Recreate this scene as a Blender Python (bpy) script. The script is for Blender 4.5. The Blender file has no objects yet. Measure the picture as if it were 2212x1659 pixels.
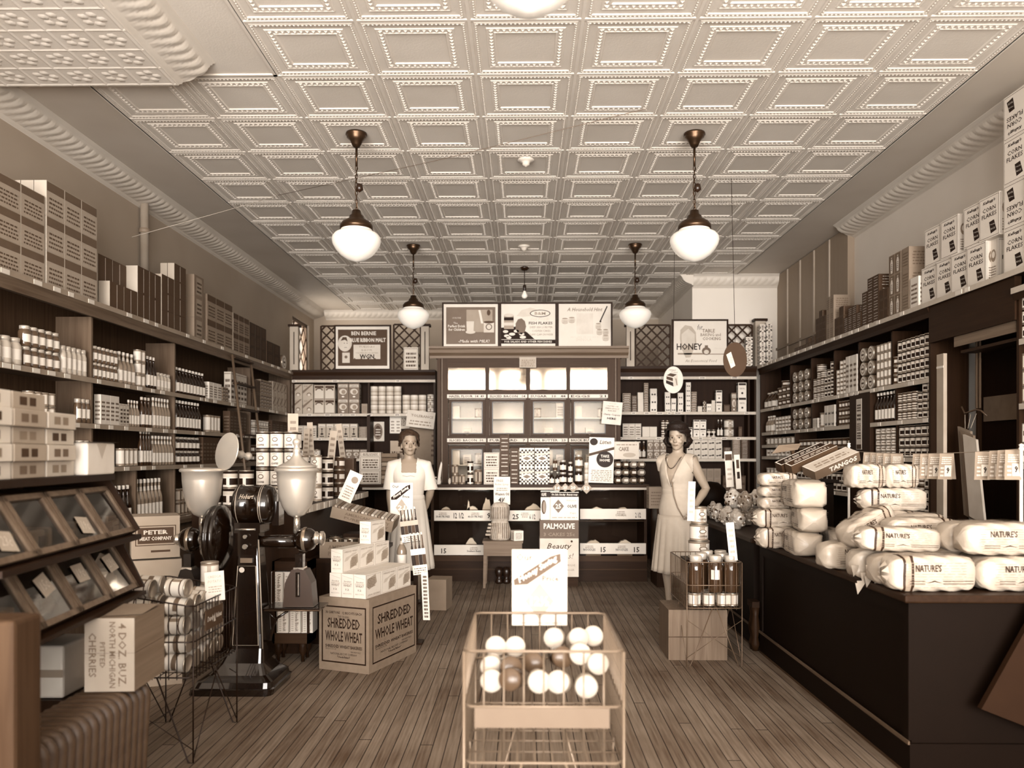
import bpy, bmesh, math, random
from mathutils import Vector, Matrix
C = bpy.context.scene.collection
PI = math.pi
random.seed(7)
# ---------------------------------------------------------------- measuring the photograph (2212 x 1659)
F, CX, HY, CAMZ, YAW = 1717.0, 1106.0, 982.0, 1.35, math.radians(0.8)
def ray(px, py):
    a = (px-CX)/F
    return Vector((a*math.cos(YAW)-math.sin(YAW), a*math.sin(YAW)+math.cos(YAW), (HY-py)/F))
def at_y(px, py, Y):
    d = ray(px, py); t = Y/d.y; return Vector((d.x*t, Y, CAMZ+d.z*t))
def at_x(px, py, X):
    d = ray(px, py); t = X/d.x; return Vector((X, d.y*t, CAMZ+d.z*t))
def at_z(px, py, Z):
    d = ray(px, py); t = (Z-CAMZ)/d.z; return Vector((d.x*t, d.y*t, Z))
def xy(px, Y): return at_y(px, 900, Y).x
def yx(px, X): return at_x(px, 900, X).y
def zy(py, Y, px=1130): return at_y(px, py, Y).z
def zx(px, py, X): return at_x(px, py, X).z
# ---------------------------------------------------------------- materials
_ramp = [(0.0, (10, 3, 0)), (0.12, (40, 23, 11)), (0.25, (81, 61, 44)), (0.5, (144, 127, 109)), (0.75, (198, 187, 173)), (1.0, (246, 239, 230))]
def _lin(c):
    c /= 255.0
    return c/12.92 if c <= 0.04045 else ((c+0.055)/1.055)**2.4
def sep(v):
    v = max(0, min(1, v))
    for (a, ca), (b, cb) in zip(_ramp, _ramp[1:]):
        if v <= b:
            t = (v-a)/(b-a)
            return tuple(_lin(x+(y-x)*t) for x, y in zip(ca, cb))+(1,)
_mats = {}
def mat(v, rough=0.55, metal=0.0, var=0.12, scale=8.0, bump=0.0, bscale=60.0, spec=0.5, coat=0.0):
    """plain paint / paper / metal with a little procedural mottling"""
    if v < .3 and spec == .5 and rough >= .5: spec = .2
    key = ('m', round(v, 3), rough, metal, var, scale, bump, bscale, spec, coat)
    if key in _mats: return _mats[key]
    m = bpy.data.materials.new('tone_%02d' % int(v*100)); m.use_nodes = True
    N, L = m.node_tree.nodes, m.node_tree.links
    b = N['Principled BSDF']; b.inputs['Roughness'].default_value = rough; b.inputs['Metallic'].default_value = metal
    b.inputs['Specular IOR Level'].default_value = spec; b.inputs['Coat Weight'].default_value = coat
    tc = N.new('ShaderNodeTexCoord'); no = N.new('ShaderNodeTexNoise'); no.inputs['Scale'].default_value = scale; no.inputs['Detail'].default_value = 2
    L.new(tc.outputs['Object'], no.inputs['Vector'])
    mx = N.new('ShaderNodeMix'); mx.data_type = 'RGBA'
    mx.inputs[6].default_value = sep(v*(1-var)); mx.inputs[7].default_value = sep(min(1, v*(1+var*0.7)))
    L.new(no.outputs['Fac'], mx.inputs[0]); L.new(mx.outputs[2], b.inputs['Base Color'])
    if bump:
        n2 = N.new('ShaderNodeTexNoise'); n2.inputs['Scale'].default_value = bscale; n2.inputs['Detail'].default_value = 2
        L.new(tc.outputs['Object'], n2.inputs['Vector'])
        bp = N.new('ShaderNodeBump'); bp.inputs['Strength'].default_value = bump; bp.inputs['Distance'].default_value = 0.01
        L.new(n2.outputs['Fac'], bp.inputs['Height']); L.new(bp.outputs[0], b.inputs['Normal'])
    _mats[key] = m
    return m
def wood(v, axis='X', rough=0.35, scale=3.0, contrast=0.35, bump=0.1):
    v = v*0.72 if v < 0.3 else v
    key = ('w', round(v, 3), axis, rough, scale, contrast)
    if key in _mats: return _mats[key]
    m = bpy.data.materials.new('wood_%02d' % int(v*100)); m.use_nodes = True
    N, L = m.node_tree.nodes, m.node_tree.links
    b = N['Principled BSDF']; b.inputs['Roughness'].default_value = max(rough, 0.45); b.inputs['Specular IOR Level'].default_value = 0.10 if v < .25 else .25
    tc = N.new('ShaderNodeTexCoord'); mp = N.new('ShaderNodeMapping')
    s = {'X': (0.7, 14, 14), 'Y': (14, 0.7, 14), 'Z': (14, 14, 0.7)}[axis]
    mp.inputs['Scale'].default_value = s
    L.new(tc.outputs['Object'], mp.inputs['Vector'])
    no = N.new('ShaderNodeTexNoise'); no.inputs['Scale'].default_value = scale; no.inputs['Detail'].default_value = 4; no.inputs['Distortion'].default_value = 0.6
    L.new(mp.outputs[0], no.inputs['Vector'])
    mx = N.new('ShaderNodeMix'); mx.data_type = 'RGBA'
    mx.inputs[6].default_value = sep(v*(1-contrast)); mx.inputs[7].default_value = sep(min(1, v*(1+contrast)))
    L.new(no.outputs['Fac'], mx.inputs[0]); L.new(mx.outputs[2], b.inputs['Base Color'])
    _mats[key] = m
    return m
def glass(tint=0.9, rough=0.02, ior=1.45, alpha=0.25):
    """thin pane: mostly see-through, some mirror reflection"""
    key = ('g', tint, rough, alpha)
    if key in _mats: return _mats[key]
    m = bpy.data.materials.new('glass_pane'); m.use_nodes = True
    N, L = m.node_tree.nodes, m.node_tree.links
    for n in list(N):
        if n.type != 'OUTPUT_MATERIAL': N.remove(n)
    out = [n for n in N if n.type == 'OUTPUT_MATERIAL'][0]
    t = N.new('ShaderNodeBsdfTransparent'); t.inputs[0].default_value = (tint, tint*0.96, tint*0.9, 1)
    g = N.new('ShaderNodeBsdfGlossy'); g.inputs['Roughness'].default_value = rough; g.inputs['Color'].default_value = (1, 0.96, 0.9, 1)
    fr = N.new('ShaderNodeFresnel'); fr.inputs[0].default_value = ior
    ad = N.new('ShaderNodeMath'); ad.operation = 'ADD'; ad.inputs[1].default_value = alpha; ad.use_clamp = True
    L.new(fr.outputs[0], ad.inputs[0])
    mx = N.new('ShaderNodeMixShader'); L.new(ad.outputs[0], mx.inputs[0]); L.new(t.outputs[0], mx.inputs[1]); L.new(g.outputs[0], mx.inputs[2])
    L.new(mx.outputs[0], out.inputs[0])
    _mats[key] = m
    return m
def emis(v, strength):
    key = ('e', v, strength)
    if key in _mats: return _mats[key]
    m = mat(v, var=0.03, rough=0.3).copy(); b = m.node_tree.nodes['Principled BSDF']
    b.inputs['Emission Color'].default_value = (1, 0.93, 0.82, 1); b.inputs['Emission Strength'].default_value = strength
    _mats[key] = m
    return m
# ---------------------------------------------------------------- mesh builder
_textcache = {}
def text_mesh(s, res=2, bold=0.0, shear=0.0):
    key = (s, res, bold, shear)
    if key in _textcache: return _textcache[key]
    cu = bpy.data.curves.new('t', 'FONT'); cu.body = s; cu.size = 1.0; cu.resolution_u = res; cu.offset = bold; cu.shear = shear
    cu.fill_mode = 'FRONT' if hasattr(cu, 'fill_mode') else cu.fill_mode
    o = bpy.data.objects.new('t', cu); C.objects.link(o)
    bpy.context.view_layer.update()
    me = o.evaluated_get(bpy.context.evaluated_depsgraph_get()).to_mesh()
    vs = [v.co.copy() for v in me.vertices]; fs = [tuple(p.vertices) for p in me.polygons]
    bpy.data.objects.remove(o); bpy.data.curves.remove(cu)
    if vs:
        x0 = min(v.x for v in vs); x1 = max(v.x for v in vs); y0 = min(v.y for v in vs); y1 = max(v.y for v in vs)
    else: x0 = y0 = 0; x1 = y1 = 1
    w, h = max(x1-x0, 1e-5), max(y1-y0, 1e-5)
    vs = [((v.x-x0)/w, (v.y-y0)/h) for v in vs]
    _textcache[key] = (vs, fs, w/h)
    return _textcache[key]
class MB:
    def __init__(s): s.v = []; s.f = []; s.m = []; s.mats = []; s.M = Matrix(); s.sm = []
    def mi(s, m):
        if m not in s.mats: s.mats.append(m)
        return s.mats.index(m)
    def add(s, vs, fs, m, smooth=False):
        n = len(s.v); s.v += [tuple(s.M @ Vector(v)) for v in vs]
        ms = m if isinstance(m, list) else [m]*len(fs)
        for f, mm in zip(fs, ms):
            s.f.append(tuple(i+n for i in f)); s.m.append(s.mi(mm)); s.sm.append(smooth)
    def box(s, x0, x1, y0, y1, z0, z1, m, faces='xXyYzZ', alt=None):
        vs = [(x, y, z) for z in (z0, z1) for y in (y0, y1) for x in (x0, x1)]
        F_ = {'z': (0, 2, 3, 1), 'Z': (4, 5, 7, 6), 'y': (0, 1, 5, 4), 'Y': (2, 6, 7, 3), 'x': (0, 4, 6, 2), 'X': (1, 3, 7, 5)}
        alt = alt or {}
        s.add(vs, [F_[c] for c in faces], [alt.get(c, m) for c in faces]); return s
    def cbox(s, cx, cy, z0, w, d, h, m, **k): return s.box(cx-w/2, cx+w/2, cy-d/2, cy+d/2, z0, z0+h, m, **k)
    def rbox(s, x0, x1, y0, y1, z0, z1, m, r=0.01):
        """box with chamfered edges"""
        r = min(r, (x1-x0)/2.01, (y1-y0)/2.01, (z1-z0)/2.01)
        bm = bmesh.new(); bmesh.ops.create_cube(bm, size=1)
        for v in bm.verts: v.co = Vector(((x0+x1)/2+v.co.x*(x1-x0), (y0+y1)/2+v.co.y*(y1-y0), (z0+z1)/2+v.co.z*(z1-z0)))
        bmesh.ops.bevel(bm, geom=list(bm.edges), offset=r, segments=2, affect='EDGES', profile=0.5)
        bm.verts.index_update()
        s.add([v.co.copy() for v in bm.verts], [tuple(v.index for v in f.verts) for f in bm.faces], m); bm.free(); return s
    def quad(s, a, b, c, d, m): s.add([a, b, c, d], [(0, 1, 2, 3)], m); return s
    def poly(s, pts, m): s.add(pts, [tuple(range(len(pts)))], m); return s
    def prism(s, pts2, a, b, m, plane='xz'):
        """2D outline extruded between a and b along the third axis"""
        def P(p, t): return {'xz': (p[0], t, p[1]), 'xy': (p[0], p[1], t), 'yz': (t, p[0], p[1])}[plane]
        n = len(pts2); vs = [P(p, a) for p in pts2]+[P(p, b) for p in pts2]
        fs = [tuple(range(n)), tuple(range(2*n-1, n-1, -1))]+[(i, n+i, n+(i+1) % n, (i+1) % n) for i in range(n)]
        s.add(vs, fs, m); return s
    def lathe(s, prof, m, n=16, c=(0, 0, 0), axis='z', caps=True, mf=None, smooth=True):
        vs, fs, ms = [], [], []
        for r, z in prof:
            for j in range(n):
                a = 2*PI*j/n
                p = (r*math.cos(a), r*math.sin(a), z)
                if axis == 'x': p = (z, p[0], p[1])
                if axis == 'y': p = (p[0], z, p[1])
                vs.append((p[0]+c[0], p[1]+c[1], p[2]+c[2]))
        for i in range(len(prof)-1):
            for j in range(n):
                fs.append((i*n+j, i*n+(j+1) % n, (i+1)*n+(j+1) % n, (i+1)*n+j))
                mm = m[i] if isinstance(m, list) else m
                if mf: mm = mf(i, (j+0.5)/n) or mm
                ms.append(mm)
        s.add(vs, fs, ms, smooth)
        if caps:
            m0 = m[0] if isinstance(m, list) else m; m1 = m[-1] if isinstance(m, list) else m
            k = len(s.v)-len(vs)
            if prof[0][0] > 1e-4: s.f.append(tuple(k+j for j in range(n))[::-1]); s.m.append(s.mi(m0)); s.sm.append(False)
            if prof[-1][0] > 1e-4: s.f.append(tuple(k+(len(prof)-1)*n+j for j in range(n))); s.m.append(s.mi(m1)); s.sm.append(False)
        return s
    def tube(s, pts, r, m, n=6, closed=False, caps=True):
        pts = [Vector(p) for p in pts]; k = len(pts)
        rs = r if isinstance(r, (list, tuple)) else [r]*k
        vs = []; up = Vector((0, 0, 1)); prev = None
        for i, p in enumerate(pts):
            if closed: t = pts[(i+1) % k]-pts[i-1]
            else: t = pts[min(i+1, k-1)]-pts[max(i-1, 0)]
            t = t.normalized() if t.length > 1e-9 else Vector((0, 0, 1))
            if prev is None:
                u = t.cross(up if abs(t.dot(up)) < 0.95 else Vector((1, 0, 0))).normalized()
            else:
                u = prev-t*prev.dot(t); u = u.normalized() if u.length > 1e-6 else t.orthogonal().normalized()
            prev = u; w = t.cross(u)
            for j in range(n):
                a = 2*PI*j/n; vs.append(p+u*math.cos(a)*rs[i]+w*math.sin(a)*rs[i])
        fs = []
        for i in range(k if closed else k-1):
            for j in range(n):
                a, b = i*n, ((i+1) % k)*n
                fs.append((a+j, a+(j+1) % n, b+(j+1) % n, b+j))
        s.add(vs, fs, m, True)
        if caps and not closed:
            q = len(s.v)-len(vs)
            s.f.append(tuple(q+j for j in range(n))[::-1]); s.m.append(s.mi(m)); s.sm.append(False)
            s.f.append(tuple(q+(k-1)*n+j for j in range(n))); s.m.append(s.mi(m)); s.sm.append(False)
        return s
    def loft(s, rings, m, caps=True, smooth=True):
        n = len(rings[0]); vs = [p for r in rings for p in r]
        fs = [(i*n+j, i*n+(j+1) % n, (i+1)*n+(j+1) % n, (i+1)*n+j) for i in range(len(rings)-1) for j in range(n)]
        s.add(vs, fs, m, smooth)
        if caps:
            k = len(s.v)-len(vs)
            s.f.append(tuple(k+j for j in range(n))[::-1]); s.m.append(s.mi(m)); s.sm.append(False)
            s.f.append(tuple(k+(len(rings)-1)*n+j for j in range(n))); s.m.append(s.mi(m)); s.sm.append(False)
        return s
    def decal(s, o, r, u, x0, x1, y0, y1, m, e=0.0006):
        """flat printed rectangle on the plane through o with unit axes r, u"""
        o, r, u = Vector(o), Vector(r), Vector(u); n = r.cross(u)*e
        s.quad(o+r*x0+u*y0+n, o+r*x1+u*y0+n, o+r*x1+u*y1+n, o+r*x0+u*y1+n, m); return s
    def pdecal(s, o, r, u, pts, m, e=0.0006):
        o, r, u = Vector(o), Vector(r), Vector(u); n = r.cross(u)*e
        s.poly([o+r*x+u*y+n for x, y in pts], m); return s
    def text(s, t, o, r, u, cx, cy, w, h, m, e=0.0012, bold=0.0, shear=0.0, res=1, ang=0.0):
        """printed lettering fitted in a w x h field centred on cx, cy"""
        vs, fs, asp = text_mesh(t, res, bold, shear)
        o, r, u = Vector(o), Vector(r), Vector(u); n = r.cross(u)*e
        if w is None: w = h*asp
        ca, sa = math.cos(ang), math.sin(ang); out = []
        for x, y in vs:
            X, Y = (x-0.5)*w, (y-0.5)*h
            out.append(o+r*(cx+X*ca-Y*sa)+u*(cy+X*sa+Y*ca)+n)
        s.add(out, fs, m); return s
    def lines(s, o, r, u, x0, x1, y0, y1, n, m, e=0.001, seed=1, fill=0.45):
        """small print: rows of short dashes"""
        rd = random.Random(seed); dy = (y1-y0)/n
        for i in range(n):
            yy = y0+dy*i; x = x0+rd.random()*0.06*(x1-x0)
            while x < x1:
                w = (x1-x0)*rd.uniform(0.06, 0.22); xe = min(x+w, x1)
                s.decal(o, r, u, x, xe, yy, yy+dy*fill, m, e); x = xe+(x1-x0)*0.04
        return s
    def disc(s, o, r, u, cx, cy, rad, m, e=0.0008, n=16, ry=None):
        ry = ry or rad
        return s.pdecal(o, r, u, [(cx+rad*math.cos(2*PI*i/n), cy+ry*math.sin(2*PI*i/n)) for i in range(n)], m, e)
    def mesh(s, name):
        me = bpy.data.meshes.new(name); me.from_pydata(s.v, [], s.f)
        for m in s.mats: me.materials.append(m)
        me.polygons.foreach_set('material_index', s.m); me.polygons.foreach_set('use_smooth', s.sm)
        me.update(); return me
    def build(s, name, parent=None, loc=None, rz=0.0):
        o = bpy.data.objects.new(name, s.mesh(name)); C.objects.link(o)
        if parent: o.parent = parent
        if loc is not None: o.location = loc
        o.rotation_euler.z = rz
        return o
LABELS = {}
def tag(o, label, cat, group=None, kind=None):
    o['label'] = label; o['category'] = cat
    if group: o['group'] = group
    if kind: o['kind'] = kind
    return o
def struct(o): o['kind'] = 'structure'; return o
def empty(name, loc=(0, 0, 0), rz=0.0):
    o = bpy.data.objects.new(name, None); C.objects.link(o); o.location = loc; o.rotation_euler.z = rz
    o.empty_display_size = 0.05
    return o
def link_copy(o, parent=None, loc=None, rz=None):
    c = o.copy(); C.objects.link(c)
    if parent: c.parent = parent
    if loc is not None: c.location = loc
    if rz is not None: c.rotation_euler.z = rz
    for ch in list(o.children): link_copy(ch, c)
    return c
ORD = ['first', 'second', 'third', 'fourth', 'fifth', 'sixth', 'seventh', 'eighth', 'ninth', 'tenth', 'eleventh', 'twelfth', 'thirteenth', 'fourteenth', 'fifteenth', 'sixteenth', 'seventeenth', 'eighteenth', 'nineteenth', 'twentieth']
PAPER = mat(0.86, 0.7, var=0.04); INK = mat(0.10, 0.7); GREYINK = mat(0.42, 0.7); CARD = mat(0.46, 0.85, var=0.10, scale=20, bump=0.05)
BLACKENAMEL = mat(0.045, 0.18, var=0.3, coat=0.6); WIRE = mat(0.10, 0.35, metal=0.6); TINMETAL = mat(0.75, 0.3, metal=0.9)
DARKWOOD = wood(0.16, 'Z', 0.35); DARKWOODX = wood(0.16, 'X', 0.35); DARKWOODY = wood(0.16, 'Y', 0.35)
# ---------------------------------------------------------------- the room
XL, XR, YF, YB, ZC = -3.42, 3.37, -1.6, 12.95, 3.68
def floor_material():
    m = bpy.data.materials.new('floorboards'); m.use_nodes = True
    N, L = m.node_tree.nodes, m.node_tree.links; b = N['Principled BSDF']
    tc = N.new('ShaderNodeTexCoord'); sp = N.new('ShaderNodeSeparateXYZ'); L.new(tc.outputs['Object'], sp.inputs[0])
    def math_(op, a, v=None, w=None):
        n = N.new('ShaderNodeMath'); n.operation = op
        for i, q in enumerate((a, v, w)):
            if q is None: continue
            if isinstance(q, (int, float)): n.inputs[i].default_value = q
            else: L.new(q, n.inputs[i])
        return n.outputs[0]
    bx = math_('DIVIDE', sp.outputs[0], 0.06)
    fl = math_('FLOOR', bx); fr = math_('FRACT', bx)
    wn = N.new('ShaderNodeTexWhiteNoise'); wn.noise_dimensions = '1D'; L.new(fl, wn.inputs['W'])
    off = math_('MULTIPLY', wn.outputs['Value'], 3.0)
    by = math_('DIVIDE', math_('ADD', sp.outputs[1], off), 3.2)
    fly = math_('FLOOR', by); fry = math_('FRACT', by)
    wn2 = N.new('ShaderNodeTexWhiteNoise'); wn2.noise_dimensions = '2D'
    cb = N.new('ShaderNodeCombineXYZ'); L.new(fl, cb.inputs[0]); L.new(fly, cb.inputs[1]); L.new(cb.outputs[0], wn2.inputs['Vector'])
    mp = N.new('ShaderNodeMapping'); mp.inputs['Scale'].default_value = (30, 1.2, 1); L.new(tc.outputs['Object'], mp.inputs[0])
    gr = N.new('ShaderNodeTexNoise'); gr.inputs['Scale'].default_value = 2.5; gr.inputs['Detail'].default_value = 5; L.new(mp.outputs[0], gr.inputs['Vector'])
    big = N.new('ShaderNodeTexNoise'); big.inputs['Scale'].default_value = 1.3; big.inputs['Detail'].default_value = 4; L.new(tc.outputs['Object'], big.inputs['Vector'])
    t = math_('ADD', math_('MULTIPLY', wn2.outputs['Value'], 0.13), math_('ADD', math_('MULTIPLY', gr.outputs['Fac'], 0.45), math_('MULTIPLY', big.outputs['Fac'], 0.55)))
    cr = N.new('ShaderNodeValToRGB'); cr.color_ramp.elements[0].position = 0.35; cr.color_ramp.elements[1].position = 0.95
    cr.color_ramp.elements[0].color = sep(0.24); cr.color_ramp.elements[1].color = sep(0.60)
    L.new(t, cr.inputs[0])
    g1 = math_('LESS_THAN', fr, 0.07); g2 = math_('LESS_THAN', fry, 0.002)
    gap = math_('MAXIMUM', g1, g2)
    mx = N.new('ShaderNodeMix'); mx.data_type = 'RGBA'; L.new(gap, mx.inputs[0]); L.new(cr.outputs[0], mx.inputs[6]); mx.inputs[7].default_value = sep(0.07)
    L.new(mx.outputs[2], b.inputs['Base Color']); b.inputs['Roughness'].default_value = 0.65; b.inputs['Specular IOR Level'].default_value = 0.25
    bp = N.new('ShaderNodeBump'); bp.invert = True; bp.inputs['Strength'].default_value = 0.4; bp.inputs['Distance'].default_value = 0.004
    L.new(gap, bp.inputs['Height']); L.new(bp.outputs[0], b.inputs['Normal'])
    return m
FLOORM = floor_material()
b = MB(); b.box(XL-0.1, XR+0.1, YF-0.1, YB+0.1, -0.08, 0, FLOORM); struct(b.build('floor'))
CEILM = mat(0.87, 0.7, var=0.06, scale=3, bump=0.10, bscale=90); CEILP = mat(0.78, 0.55, var=0.08, scale=2)
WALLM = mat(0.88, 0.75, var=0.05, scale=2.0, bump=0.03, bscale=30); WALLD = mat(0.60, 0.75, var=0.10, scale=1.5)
# pressed tin ceiling: nested mouldings per two-foot panel
TS, X0T, Y0T = 0.61, -2.73, 4.249-9*0.61
prof = [(0.0, .020), (.008, .020), (.013, .006), (.020, .006), (.026, .016), (.040, .016), (.046, .003), (.084, .000), (.090, .013), (.097, .006), (.126, .004), (.131, .013), (.137, .013), (.142, -.004), (.305, -.004)]
prof = [(d, dz*0.42) for d, dz in prof]
b = MB()
def tile(b, tx, ty, darts=True):
    vs, fs = [], []
    for d, dz in prof[:-1]:
        vs += [(tx+d, ty+d, ZC-dz), (tx+TS-d, ty+d, ZC-dz), (tx+TS-d, ty+TS-d, ZC-dz), (tx+d, ty+TS-d, ZC-dz)]
    n = len(prof)-1
    for i in range(n-1):
        for j in range(4): fs.append((i*4+j, (i+1)*4+j, (i+1)*4+(j+1) % 4, i*4+(j+1) % 4))
    fs.append(tuple((n-1)*4+j for j in (3, 2, 1, 0)))
    b.add(vs, fs, CEILM)
    if darts:
        k = 12; L_ = TS-0.2
        for q in range(k):
            u = 0.1+L_*(q+0.5)/k; w = L_/k*0.36
            for side in range(4):
                o = []
                for a, dd in ((u-w, .099), (u+w, .099), (u+w*0.8, .124), (u-w*0.8, .124)):
                    p = {0: (tx+a, ty+dd), 1: (tx+TS-dd, ty+a), 2: (tx+TS-a, ty+TS-dd), 3: (tx+dd, ty+TS-a)}[side]
                    o.append((p[0], p[1], ZC-0.002))
                cxm = sum(p[0] for p in o)/4; cym = sum(p[1] for p in o)/4
                o.append((cxm, cym, ZC-0.010))
                b.add(o, [(1, 0, 4), (2, 1, 4), (3, 2, 4), (0, 3, 4)], CEILM)
        k = 24; L_ = TS-0.06
        for q in range(k):
            u = 0.03+L_*(q+0.5)/k; w = L_/k*0.30
            for side in range(4):
                o = []
                for a, dd in ((u-w, .028), (u+w, .028), (u+w, .038), (u-w, .038)):
                    p = {0: (tx+a, ty+dd), 1: (tx+TS-dd, ty+a), 2: (tx+TS-a, ty+TS-dd), 3: (tx+dd, ty+TS-a)}[side]
                    o.append((p[0], p[1], ZC-0.010))
                o.append((sum(p[0] for p in o)/4, sum(p[1] for p in o)/4, ZC-0.0135))
                b.add(o, [(1, 0, 4), (2, 1, 4), (3, 2, 4), (0, 3, 4)], CEILM)
for i in range(9):
    for j in range(0, 23):
        tx, ty = X0T+i*TS, Y0T+j*TS
        if i < 2 and ty < 4.8: continue
        if ty+TS > YB: continue
        tile(b, tx, ty, darts=(ty > 3.0))
# plain margins
jl = Y0T+23*TS
b.box(XL, X0T, YF, YB, ZC, ZC+0.02, CEILP, faces='z'); b.box(X0T+9*TS, XR, YF, YB, ZC, ZC+0.02, CEILP, faces='z')
b.box(X0T, X0T+2*TS, YF, Y0T+10*TS, ZC, ZC+0.02, CEILM, faces='z'); b.box(X0T, X0T+9*TS, min(jl, YB-0.16), YB, ZC, ZC+0.02, CEILP, faces='z')
zr = ZC-prof[0][1]
b.box(X0T, X0T+2*TS, Y0T+10*TS-.02, Y0T+10*TS+.004, zr, ZC, CEILM); b.box(X0T+2*TS-.02, X0T+2*TS+.004, YF, Y0T+10*TS, zr, ZC, CEILM)
for xx in (X0T, X0T+9*TS): b.box(xx-.012, xx+.012, YF, YB-.17, zr, ZC, CEILM)
b.box(X0T+2*TS, X0T+9*TS, YF, Y0T, ZC, ZC+0.02, CEILP, faces='z')
b.box(XL-0.1, XR+0.1, YF-0.1, YB+0.1, ZC+0.05, ZC+0.10, CEILP)
struct(b.build('ceiling'))
# lowered tin soffit over the left front
b = MB(); SX, SY, SZ = -2.05, 4.70, 3.545
b.box(XL, SX, YF, SY, SZ, ZC-0.001, CEILM, faces='zXY')
for i in range(24):
    x = SX-0.02-i*0.2
    if x > XL+0.03: b.prism([(x-0.012, SZ), (x+0.012, SZ), (x, SZ-0.0035)], YF+0.01, SY-0.005, CEILM)
for j in range(31):
    y = SY-0.02-j*0.2
    if y > YF+0.03: b.prism([(y-0.012, SZ), (y+0.012, SZ), (y, SZ-0.0035)], XL+0.01, SX-0.005, CEILM, plane='yz')
rd = random.Random(5)
for i in range(7):
    for j in range(12):
        cx, cy = SX-0.12-i*0.2, SY-0.12-j*0.2
        if cx < XL+0.1: continue
        for q in range(5):
            a = q*PI*2/5; b.lathe([(0.028, SZ), (0.02, SZ-0.003), (0.0, SZ-0.0045)], CEILM, n=6, c=(cx+0.045*math.cos(a), cy+0.045*math.sin(a), 0), caps=False)
struct(b.build('trim_1'))
# cornices with raised leaf pattern
CORN = mat(0.82, 0.5, var=0.08, scale=4)
def cornice(name, p0, p1, nrm, ztop=ZC, proj=0.22, drop=0.13, step=0.0085, pitch=0.088, amp=0.012, m=CORN):
    p0, p1, nrm = Vector(p0), Vector(p1), Vector(nrm); d = p1-p0; Ln = d.length; d.normalize()
    S = [(1.0, 0.0), (0.985, .05), (0.93, .05), (0.92, .12), (0.87, .12), (0.85, .20)]
    for i in range(9):
        t = i/8; S.append((0.82-0.66*t+0.10*math.sin(PI*t), 0.22+0.62*t-0.10*math.sin(PI*t)*0.0))
    S += [(0.12, .86), (0.10, .93), (0.03, .94), (0.0, 1.0)]
    n = max(2, int(Ln/step)); vs, fs = [], []; ns = len(S)
    for i in range(n+1):
        u = Ln*i/n
        for k, (a, c_) in enumerate(S):
            h = 0
            if 6 <= k <= 14:
                t = (k-6)/8; ph = u/pitch+1.1*t*t
                fr = ph-math.floor(ph); h = amp*math.sin(PI*t)**0.5*(abs(math.sin(PI*ph))*0.7+0.3*abs(math.sin(3*PI*ph)))
            off = nrm*(a*proj+h*0.6); z = ztop-c_*drop-h*0.8
            p = p0+d*u+off; vs.append((p.x, p.y, z))
    for i in range(n):
        for k in range(ns-1): fs.append((i*ns+k, i*ns+k+1, (i+1)*ns+k+1, (i+1)*ns+k))
    b = MB(); b.add(vs, fs, m, True)
    b.poly([vs[k] for k in range(ns)]+[(p0.x, p0.y, ztop)], m); b.poly([vs[n*ns+k] for k in range(ns)]+[(p1.x, p1.y, ztop)], m)
    return struct(b.build(name))
cornice('trim_2', (XR, YF, 0), (XR, 8.13, 0), (-1, 0, 0))
cornice('trim_3', (XL, SY+0.02, 0), (XL, YB, 0), (1, 0, 0))
cornice('trim_4', (SX, YF, 0), (SX, SY, 0), (1, 0, 0), drop=0.135)
cornice('trim_5', (XL+0.2, YB, 0), (2.2, YB, 0), (0, -1, 0), proj=0.18)
cornice('trim_6', (2.2, 10.37, 0), (3.30, 10.37, 0), (0, -1, 0), proj=0.10, drop=0.17)
cornice('trim_7', (2.2, 10.3, 0), (2.2, YB-0.18, 0), (-1, 0, 0), proj=0.18, drop=0.15)
# walls
def wallbox(name, x0, x1, y0, y1, z0, z1, m): b = MB(); b.box(x0, x1, y0, y1, z0, z1, m); return struct(b.build(name))
wx0, wx1, wz0, wz1 = 11.74, 12.65, 2.2, 3.41          # little side window in the left wall, far back
b = MB()
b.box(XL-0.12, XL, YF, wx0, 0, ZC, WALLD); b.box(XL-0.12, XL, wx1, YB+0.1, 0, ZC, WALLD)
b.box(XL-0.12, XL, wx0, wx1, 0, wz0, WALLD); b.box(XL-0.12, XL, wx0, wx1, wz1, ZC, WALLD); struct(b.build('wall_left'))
wallbox('wall_right', XR, XR+0.12, YF, 8.2, 0, ZC, WALLM)
BOARD = wood(0.52, 'Z', 0.6, contrast=0.06)
b = MB(); b.box(3.30, XR+0.12, 8.13, 10.5, 0, ZC-0.01, BOARD)
for y in (8.6, 9.05, 9.5, 9.95): b.box(3.285, 3.30, y-0.012, y+0.012, 2.3, ZC-0.02, mat(0.62))
b.box(3.28, 3.30, 8.13, 10.4, 2.70, 2.73, mat(0.5)); struct(b.build('wall_right_partition'))
wallbox('wall_back_alcove', 2.2, 3.5, 10.37, YB+0.1, 0, ZC-0.005, WALLM)
wallbox('wall_back', XL-0.1, 2.3, YB, YB+0.1, 0, ZC, WALLD)
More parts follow.
